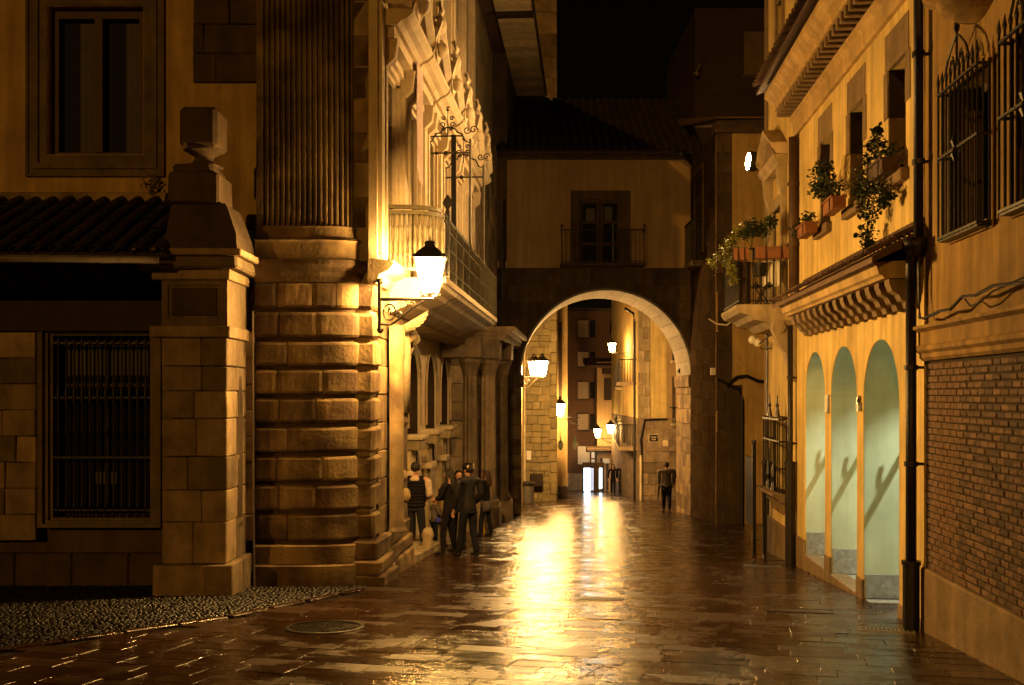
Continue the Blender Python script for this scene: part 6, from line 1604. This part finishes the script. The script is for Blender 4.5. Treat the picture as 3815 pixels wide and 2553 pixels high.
for p in (600, 606, 611): m = MB(); m.box(gx(p+2.5), gx(p), .0, .04, gzz(490), gzz(458)); m.build('door', WOODM, t)
m = MB(); m.cbox(gx(609), gx(602.5), .2, .35, gzz(463), gzz(458), .02); m.build('shop_sign', WHITEP, t)
# street end catcher
m = MB(); m.box(-14, 24, 66, 67, -7, 4.5); o = solo('far_house_row', 'dark row of houses closing the far end of the street', 'building', WORLD, m, SANDD)
# round signs hanging from the yellow strip
for px, w, lab in ((560.5, 5.0, 'dark oval shop sign left of a small lamp on the yellow strip'), (575, 3.2, 'narrower dark shop sign hanging from the brick block')):
    F_ = FF(46.3); m = MB(); c = F_.a(px); zz = F_.p(0, 445)[1]
    m.prism([(c+w/2*.046*math.cos(i*math.pi/10), zz+.24*math.sin(i*math.pi/10)) for i in range(20)], .0, .10, 'y'); m.box(c-.02, c+.02, .0, .1, zz+.2, zz+.4)
    t = solo('hanging_shop_sign', lab, 'sign', F_, m, mat('dark_green_enamel', (.02,.04,.02), .4), group='dark shop signs by the brick block')
    m = MB(); m.box(c-.16, c+.12, .10, .105, zz+.02, zz+.06); m.box(c-.10, c+.14, .10, .105, zz-.07, zz-.03); m.box(c-.06, c+.1, .10, .105, zz-.16, zz-.12)
    m.build('lettering', CURT, t)
# bin, pots
bx_, by_ = on_ground(527.5, 503.5)
t = thing('litter_bin', 'grey cylindrical litter bin at the foot of the lit rubble wall', 'litter bin', WORLD, bx_, by_, gz(by_))
m = MB(); zb = gz(by_); m.lathe([(.24, zb), (.26, zb+.04), (.27, zb+.78), (.26, zb+.80)], bx_, by_, 20); m.build('body', STEEL, t, smooth=False)
m = MB(); m.lathe([(.33, zb+.80), (.34, zb+.84), (.30, zb+.88), (.22, zb+.90), (1e-4, zb+.90)], bx_, by_, 20); m.build('lid', IRON, t)
for i, (px, lab) in enumerate(((541, 'leafy plant in a low dark pot beside the litter bin'), (550.5, 'leafy plant in a dark tub farthest from the litter bin'))):
    x, y = on_ground(px, 500.5); t = thing('tub_plant', lab, 'potted plant', WORLD, x, y, gz(y), 'tub plants below the rubble wall')
    m = MB(); m.lathe([(.22, gz(y)), (.30, gz(y)+.32), (.27, gz(y)+.32), (.25, gz(y)+.26), (1e-4, gz(y)+.26)], x, y, 14); m.build('tub', WOOD, t)
    leaves('foliage', [((x, y, gz(y)+.5), .28), ((x+.15, y, gz(y)+.42), .2), ((x-.18, y, gz(y)+.55), .16)], 160, .13, LEAF, t)
# ================================================================== people
SKIN = mat('skin', (.50,.28,.18), .55, .08, 6, .05, 40)
HAIRD = mat('dark_hair', (.02,.013,.01), .55, .3, 20, .4, 60)
HAIRB = mat('brown_hair', (.06,.03,.015), .55, .3, 20, .4, 60)
def cloth(n, c, r=.85): return mat(n, c, r, .18, 7, .5, 18, spec=.12)
BLACK = cloth('black_fabric', (.010,.008,.009)); NAVY = cloth('navy_fabric', (.011,.011,.017)); JEAN = cloth('dark_denim', (.018,.018,.026))
LEATH = mat('worn_black_leather', (.012,.010,.009), .42, .2, 7, .5, 20, spec=.3); GREYC = cloth('grey_fabric', (.12,.10,.095)); CREAM = cloth('cream_fabric', (.55,.42,.32)); BROWNC = cloth('olive_brown_fabric', (.26,.18,.08)); SHOE = cloth('dark_shoe', (.015,.012,.011), .5)
BLUEC = cloth('blue_cloth', (.05,.06,.45)); REDW = cloth('red_cloth', (.45,.08,.05))

def skin_mesh(verts, edges, radii, root=0, lv=2):
    me = bpy.data.meshes.new('tmp'); me.from_pydata(verts, edges, []); ob = bpy.data.objects.new('tmp', me); COL.objects.link(ob)
    md = ob.modifiers.new('s', 'SKIN'); md.use_smooth_shade = True; md.branch_smoothing = .6
    sv = me.skin_vertices[0].data
    for i, r in enumerate(radii): sv[i].radius = r if isinstance(r, tuple) else (r, r); sv[i].use_root = (i == root)
    sb = ob.modifiers.new('b', 'SUBSURF'); sb.levels = lv; sb.render_levels = lv
    bpy.context.view_layer.update()
    out = bpy.data.meshes.new_from_object(ob.evaluated_get(bpy.context.evaluated_depsgraph_get())); bpy.data.objects.remove(ob)
    return out
class Sk:
    def __init__(s): s.v = []; s.e = []; s.r = []
    def n(s, p, r, par=None):
        s.v.append(tuple(p)); s.r.append(r); i = len(s.v)-1
        if par is not None: s.e.append((par, i))
        return i
def link_mesh(name, me, m, parent):
    me.materials.clear(); me.materials.append(m); me.polygons.foreach_set('use_smooth', [True]*len(me.polygons))
    o = bpy.data.objects.new(name, me); COL.objects.link(o); o.parent = parent; return o
def hand(S, wrist, dirn, side_v, par, sc):
    """palm with four fingers and a thumb"""
    d = dirn.normalized(); s = side_v.normalized(); palm = S.n(wrist+d*.045*sc, (.030*sc, .018*sc), par); k = S.n(wrist+d*.085*sc, (.034*sc, .016*sc), palm)
    up = d.cross(s)
    for i, (o, L) in enumerate(((-.030, .062), (-.010, .072), (.011, .067), (.031, .052))):
        a = S.n(wrist+d*.10*sc+s*o*sc, .0088*sc, k); b = S.n(wrist+d*(.10+L*.55)*sc+s*o*1.05*sc-up*.012*sc, .0080*sc, a); S.n(wrist+d*(.10+L*.85)*sc+s*o*1.05*sc-up*.034*sc, .0070*sc, b)
    t = S.n(wrist+d*.045*sc-s*.036*sc-up*.008*sc, .010*sc, palm); S.n(wrist+d*.085*sc-s*.052*sc-up*.02*sc, .0085*sc, t)

def person(label, x, y, H, face, arms, legs, top=BLACK, bottom=JEAN, hair='short', hairm=HAIRD, lean=(0, 0), look=0.0, coat=False, woman=False, sleeve=None, build=1.0, group=None, z=None, skirt=None, name='person'):
    """face: heading in degrees (0 = towards +y, 90 = towards +x).  arms: for L,R (elbow, wrist) offsets; legs: (knee, ankle) offsets in body space (right, forward, up) / H"""
    gz_ = gz(y) if z is None else z
    t = thing(name, label, 'person' if H > 1.35 else 'child', WORLD, x, y, gz_, group); t.rotation_euler = (0, 0, -RAD(face)); OFF[t] = Vector((0, 0, 0))
    sw = (.118 if not woman else .103)*build; hipz = .52
    def Q(p): return Vector((p[0]*H, p[1]*H, p[2]*H))
    lx, ly = lean
    pel = Q((0, 0, hipz)); wai = Q((lx*.3, ly*.3, .60)); ch = Q((lx*.7, ly*.7, .715)); nb = Q((lx, ly, .815)); nk = Q((lx*1.05, ly*1.05+.004, .845)); hc = Q((lx*1.1, ly*1.1+.012, .915))
    br = build
    # ---- body
    S = Sk(); p = S.n(pel, (.072*H*br, .055*H*br)); w = S.n(wai, (.062*H*br, .046*H*br), p); c = S.n(ch, (.078*H*br, .052*H*br), w); s0 = S.n(nb-Vector((0, 0, .02*H)), (.05*H*br, .038*H*br), c); n1 = S.n(nk, .030*H, s0)
    lk = RAD(look); f = Vector((math.sin(lk), math.cos(lk), 0))
    jaw = S.n(nk+Vector((0, 0, .032*H))+f*.010*H, (.034*H, .040*H), n1); hd = S.n(hc, (.044*H, .054*H), jaw); S.n(hc+Vector((0, 0, .042*H))-f*.004*H, (.034*H, .042*H), hd)
    hands = []
    for s, (el, wr) in zip((-1, 1), arms):
        sh = S.n(nb+Vector((s*sw*H, 0, -.012*H)), .030*H*br, s0); e = Q(el); wv = Q(wr); q = S.n(e, .024*H*br, sh); q = S.n(wv, .016*H, q)
        d = (wv-e).normalized(); sd = d.cross(Vector((s*.3, .9, .3))).normalized(); hand(S, wv, d, sd*s, q, H/1.72); hands.append((nb+Vector((s*sw*H, 0, -.012*H)), e, wv))
    lg = []
    for s, (kn, an) in zip((-1, 1), legs):
        hp = Vector((s*.052*H, 0, (hipz-.02)*H)); k = Q(kn); a = Q(an); q = S.n(hp, .050*H*br, p); q = S.n(k, .034*H*br, q); q = S.n(a, .017*H, q); lg.append((hp, k, a)); S.n(a+Vector((0, .055*H, -.026*H)), (.014*H, .007*H), q)
    me = skin_mesh(S.v, S.e, S.r)
    # features added to the same mesh: nose, ears, eyes, mouth
    bm = bmesh.new(); bm.from_mesh(me)
    R = Vector((f.y, -f.x, 0))
    def blob(c, rx, ry, rz):
        r = bmesh.ops.create_icosphere(bm, subdivisions=1, radius=1.0)
        for v in r['verts']: v.co = c + R*v.co.x*rx + f*v.co.y*ry + Vector((0, 0, v.co.z*rz))
    blob(hc+f*.056*H-Vector((0, 0, .012*H)), .008*H, .012*H, .014*H)
    for s in (-1, 1): blob(hc+R*s*.045*H-Vector((0, 0, .008*H)), .006*H, .010*H, .018*H)
    bm.to_mesh(me); bm.free()
    link_mesh('body', me, SKIN, t)
    m = MB()
    for s in (-1, 1): m.ball(tuple(hc+f*.049*H+R*s*.019*H+Vector((0, 0, .004*H))), .0065*H, 6, 4)
    c_ = hc+f*.047*H-Vector((0, 0, .034*H)); m.tube([c_-R*.014*H, c_+f*.003*H, c_+R*.014*H], .0035*H, 5); m.build('eyes_and_mouth', HAIRD, t)
    # ---- trousers
    S = Sk(); p = S.n(pel+Vector((0, 0, .0*H)), (.070*H*br, .056*H*br)); 
    for hp, k, a in lg: q = S.n(hp-Vector((0, 0, .03*H)), .052*H*br, p); q = S.n((hp+k)/2, .047*H*br, q); q = S.n(k, .040*H*br, q); q = S.n((k+a)/2, .036*H*br, q); S.n(a-Vector((0, 0, .012*H)), .033*H, q)
    link_mesh('trousers', skin_mesh(S.v, S.e, S.r), bottom, t)
    # ---- jacket
    S = Sk(); lowz = .38 if coat else .45
    p0_ = S.n(Q((0, 0, lowz)), ((.094 if coat else .090)*H*br, (.076 if coat else .074)*H*br)); p = S.n(Q((0, 0, .52)), (.090*H*br, .074*H*br), p0_); w = S.n(wai, (.078*H*br, .060*H*br), p); c = S.n(ch, (.092*H*br, .066*H*br), w); s0 = S.n(nb-Vector((0, 0, .022*H)), (.066*H*br, .050*H*br), c); S.n(nk-Vector((0, 0, .004*H)), .036*H, s0)
    arm2 = S if sleeve is None else Sk()
    for i, (sh, e, wv) in enumerate(hands):
        if sleeve is None: q = S.n(sh, .040*H*br, s0)
        else: q = S.n(sh+Vector(((-1, 1)[i]*-.02*H, 0, 0)), .040*H*br, s0); continue
        q = S.n((sh+e)/2, .036*H*br, q); q = S.n(e, .033*H*br, q); q = S.n(wv, .025*H*br, q)
    link_mesh('jacket', skin_mesh(S.v, S.e, S.r), top, t)
    if sleeve:
        for sh, e, wv in hands:
            S = Sk(); q = S.n(sh, .038*H*br); q = S.n((sh+e)/2, .036*H*br, q); q = S.n(e, .034*H*br, q); q = S.n(wv, .026*H*br, q); link_mesh('sleeve', skin_mesh(S.v, S.e, S.r), sleeve, t)
        S = Sk(); q = S.n(nk-Vector((0, .035*H, .02*H)), (.05*H, .03*H)); q = S.n(nk-Vector((0, .06*H, .045*H)), (.06*H, .022*H), q); q = S.n(nk-Vector((0, .062*H, .075*H)), (.04*H, .014*H), q); link_mesh('hood', skin_mesh(S.v, S.e, S.r), sleeve, t)
    if skirt:
        m = MB(); m.lathe([(.085*H, .53*H), (.10*H, .45*H), (.105*H, .38*H), (.10*H, .38*H)], 0, 0, 16, sy=.8); m.build('skirt', skirt, t, smooth=True)
    # ---- shoes
    for hp, k, a in lg:
        S = Sk(); q = S.n(a+Vector((0, -.022*H, -.020*H)), (.030*H, .028*H)); q = S.n(a+Vector((0, .02*H, -.020*H)), (.031*H, .028*H), q); q = S.n(a+Vector((0, .075*H, -.026*H)), (.031*H, .021*H), q); S.n(a+Vector((0, .11*H, -.030*H)), (.022*H, .012*H), q); link_mesh('shoe', skin_mesh(S.v, S.e, S.r), SHOE, t)
    # ---- hair
    bm = bmesh.new(); bmesh.ops.create_icosphere(bm, subdivisions=3, radius=1.0)
    top_c = hc+Vector((0, 0, .014*H))-f*.008*H; dele = []
    for v in bm.verts:
        c = v.co.copy(); nz = 1+.05*math.sin(c.x*17+c.y*11)+.05*math.sin(c.z*19+c.x*7)
        v.co = top_c + R*c.x*.054*H*nz + f*c.y*.064*H*nz + Vector((0, 0, c.z*.058*H*nz))
        front = c.y > .55 and c.z < .42
        if front or (c.z < (-.9 if c.y < .1 else -.1)): dele.append(v)
        if c.y > .2 and c.z < .0 and abs(c.x) < .8: dele.append(v)
    bmesh.ops.delete(bm, geom=list(set(dele)), context='VERTS')
    if hair == 'long':
        for k in range(46):
            th = RAD(random.uniform(70, 290)); r0_ = .050*H; base = top_c + R*math.sin(th)*r0_ + f*math.cos(th)*r0_*1.1
            L = random.uniform(.13, .20)*H; prev = None; wd = .011*H
            for q in range(5):
                tt = q/4; pc = base + (R*math.sin(th)+f*math.cos(th))*(.018*H*math.sin(tt*2.2)) - Vector((0, 0, L*tt)) + R*random.uniform(-.004, .004)*H - f*.012*H*tt
                side = (R*math.cos(th)-f*math.sin(th))*wd*(1-.5*tt); a = bm.verts.new(pc-side); b = bm.verts.new(pc+side); c3 = bm.verts.new(pc+(R*math.sin(th)+f*math.cos(th))*.008*H)
                if prev: bm.faces.new((prev[0], a, c3, prev[2])); bm.faces.new((prev[2], c3, b, prev[1]))
                prev = (a, b, c3)
    me = bpy.data.meshes.new('hair'); bm.to_mesh(me); bm.free(); link_mesh('hair', me, hairm, t)
    return t, hc, hands, lg, f, R
STAND = (((-.055, .012, .28), (-.062, -.01, .045)), ((.055, .0, .28), (.066, -.005, .045)))
HANG = (((-.150, -.02, .64), (-.150, .02, .51)), ((.150, -.02, .64), (.150, .02, .51)))
def at(px, py):
    return on_ground(px, py)
# 1 man in a dark quilted vest and pale hoodie, back to the camera
x, y = at(415.5, 552.5)
t, hc, hands, lg, f, R = person('man seen from behind in black quilted vest over pale hooded sweatshirt', x, y, 1.76, 5, (((-.150, .03, .64), (-.09, .12, .60)), ((.158, -.01, .63), (.10, .11, .58))), (((-.05, .03, .28), (-.07, -.02, .045)), ((.07, .01, .28), (.10, .02, .045))), BLACK, JEAN, 'short', HAIRD, sleeve=CREAM, build=1.12, look=10)
m = MB()
for k in range(8):
    z = 1.76*(.50+.036*k); rr = .098*1.76*1.12*(1 if k > 2 else .96); m.lathe([(rr, z-.006), (rr+.010, z+.028), (rr, z+.062)], 0, 0, 18, sy=.74)
m.build('quilting', BLACK, t, smooth=True)
# 2 woman with long dark hair leaning on a wide stance, looking at her hands
x, y = at(449, 554)
t, hc, hands, lg, f, R = person('woman in black with long dark hair holding a phone at her waist', x, y, 1.62, -62, (((-.135, .05, .65), (-.02, .16, .64)), ((.135, .05, .65), (.03, .16, .63))), (((-.075, .03, .28), (-.13, .0, .045)), ((.08, .02, .28), (.13, .0, .045))), BLACK, BLACK, 'long', HAIRD, woman=True, look=-8, coat=False)
m = MB(); c = hands[0][2].lerp(hands[1][2], .5); m.cbox(c.x-.035, c.x+.035, c.y+.10, c.y+.17, c.z+.0, c.z+.012, .004); o = m.build('phone', IRON, None); o.parent = None
o.matrix_world = Matrix.Translation((x, y, gz(y))) @ Matrix.Rotation(-RAD(-62), 4, 'Z'); o['label'] = 'small dark phone held by the long-haired woman in black'; o['category'] = 'phone'
# 3 woman behind them
x, y = at(459, 547)
person('dark-haired woman half hidden behind the man with the patterned cap', x, y, 1.60, 175, HANG, STAND, NAVY, JEAN, 'long', HAIRD, woman=True)
# 4 man with cap, leather jacket, back towards camera
x, y = at(468.5, 556.5)
t, hc, hands, lg, f, R = person('man in black leather jacket and knitted cap standing outermost of the group', x, y, 1.74, -38, (((-.150, .0, .64), (-.145, .06, .50)), ((.155, -.02, .64), (.14, .09, .54))), (((-.05, .05, .28), (-.075, .07, .045)), ((.06, .0, .28), (.075, -.05, .045))), LEATH, NAVY, 'short', HAIRD, build=1.08, look=-15)
m = MB(); H = 1.74; c = hc
m.lathe([(.060*H, c.z+.008*H), (.063*H, c.z+.03*H), (.055*H, c.z+.058*H), (.03*H, c.z+.072*H), (1e-4, c.z+.075*H)], c.x, c.y-.004*H, 16); m.build('cap', BLACK, t, smooth=True)
m = MB()
for k, zz in enumerate((.020, .038, .054)): m.tube([(c.x+.064*H*math.cos(a), c.y-.004*H+.064*H*math.sin(a), c.z+zz*H) for a in [(-70+10*q)*math.pi/180 for q in range(8)]], .006*H, 5)
m.build('cap_stripes', CREAM, t)
m = MB(); m.lathe([(.02*H, 0), (.001, .004)], 0, 0, 5); o = m.build('cap_emblem', CREAM, None); o.parent = t; o.matrix_local = Matrix.Translation((c.x-.035*H, c.y-.056*H, c.z+.035*H)) @ Matrix.Rotation(RAD(95), 4, 'X')
# 5 woman at the right with long hair and coat
x, y = at(486, 536.5)
t, hc, hands, lg, f, R = person('woman in dark coat with long hair standing apart by the wall column', x, y, 1.58, -75, (((-.13, .03, .65), (-.10, .13, .58)), ((.13, .03, .65), (.10, .13, .56))), (((-.06, .05, .28), (-.09, .06, .045)), ((.06, -.02, .28), (.085, -.06, .045))), BLACK, JEAN, 'long', HAIRB, woman=True, coat=True, skirt=GREYC)
m = MB(); m.cbox(-.02, .02, -.03, .03, .02, .62, .01); o = m.build('yellow_bottle_bag', cloth('yellow_cloth', (.6,.38,.03)), None); o.matrix_world = Matrix.Translation((x-.05, y+.12, gz(y))); o['label'] = 'narrow yellow bag standing behind the legs of the woman in the coat'; o['category'] = 'bag'
# 6,7 children among the adults
x, y = at(434.5, 546.5)
t, hc, hands, lg, f, R = person('small child with brown hair between the man in the vest and the women', x, y, 1.02, 60, (((-.14, .05, .66), (-.06, .16, .60)), ((.14, .05, .66), (.08, .17, .60))), STAND, GREYC, NAVY, 'short', HAIRB, name='child', build=1.15)
m = MB(); m.ball((x+.08, y-.10, gz(y)+.55), .06, 10, 8); o = m.build('blue_toy', BLUEC, None, smooth=True); o['label'] = 'small blue toy held by the child in the middle'; o['category'] = 'toy'
x, y = at(441.5, 546)
person('taller child with cropped hair behind the small child', x, y, 1.22, 75, HANG, STAND, BROWNC, BROWNC, 'short', HAIRD, name='child', build=1.1)
# seated grown-up leaning in between (pale trousers on a low stone)
gx_, gy_ = at(427.5, 552.5)
m = MB(); z = gz(gy_); m.lathe([(.13, z-.02), (.14, z+.12), (.10, z+.26), (.13, z+.34), (.09, z+.46), (1e-4, z+.49)], gx_, gy_, 12)
solo('stone_bollard', 'pale worn stone guard post between the legs of the group', 'bollard', WORLD, m, SANDP, True)
# 8 man walking away under the arch, with umbrella
x, y = at(666.5, 510)
t, hc, hands, lg, f, R = person('man walking away under the arch in a loose jacket with folded umbrella', x, y, 1.74, 6, (((-.150, -.01, .65), (-.150, .03, .53)), ((.150, -.01, .65), (.145, .04, .52))), (((-.05, .06, .28), (-.055, .07, .045)), ((.05, .01, .285), (.055, -.09, .06))), GREYC, JEAN, 'short', HAIRD, build=1.38, coat=True)
w = t.matrix_world @ hands[0][2] if False else Matrix.Translation((x, y, gz(y))) @ Matrix.Rotation(-RAD(6), 4, 'Z') @ hands[0][2]
m = MB(); m.tube([w+Vector((.02, .05, .12)), w+Vector((0, .02, -.05)), w+Vector((-.06, -.10, -.62))], .014, 6, .006); m.tube([w+Vector((-.0, .0, -.06)), w+Vector((-.03, -.05, -.3)), w+Vector((-.058, -.097, -.58))], .045, 8, .012)
solo('folded_umbrella', 'black folded umbrella in the left hand of the walking man', 'umbrella', WORLD, m, BLACK, True)
# 9,10 far pair
x, y = at(613, 494.3)
person('far pedestrian in black coat walking toward us, left one of a pair', x, y, 1.62, 185, HANG, (((-.05, .05, .28), (-.055, .06, .045)), ((.05, .0, .285), (.055, -.08, .05))), BLACK, BLACK, 'long', HAIRD, woman=True, coat=True, group='pair walking up the far street')
x, y = at(621.5, 494.6)
person('far pedestrian in black jacket walking toward us, right one of a pair', x, y, 1.68, 178, HANG, (((-.05, .0, .285), (-.055, -.06, .05)), ((.05, .05, .28), (.055, .06, .045))), BLACK, BLACK, 'short', HAIRB, group='pair walking up the far street')

print('objects', len(bpy.data.objects), 'tris', sum(len(o.data.polygons) for o in bpy.data.objects if o.type == 'MESH')*2)
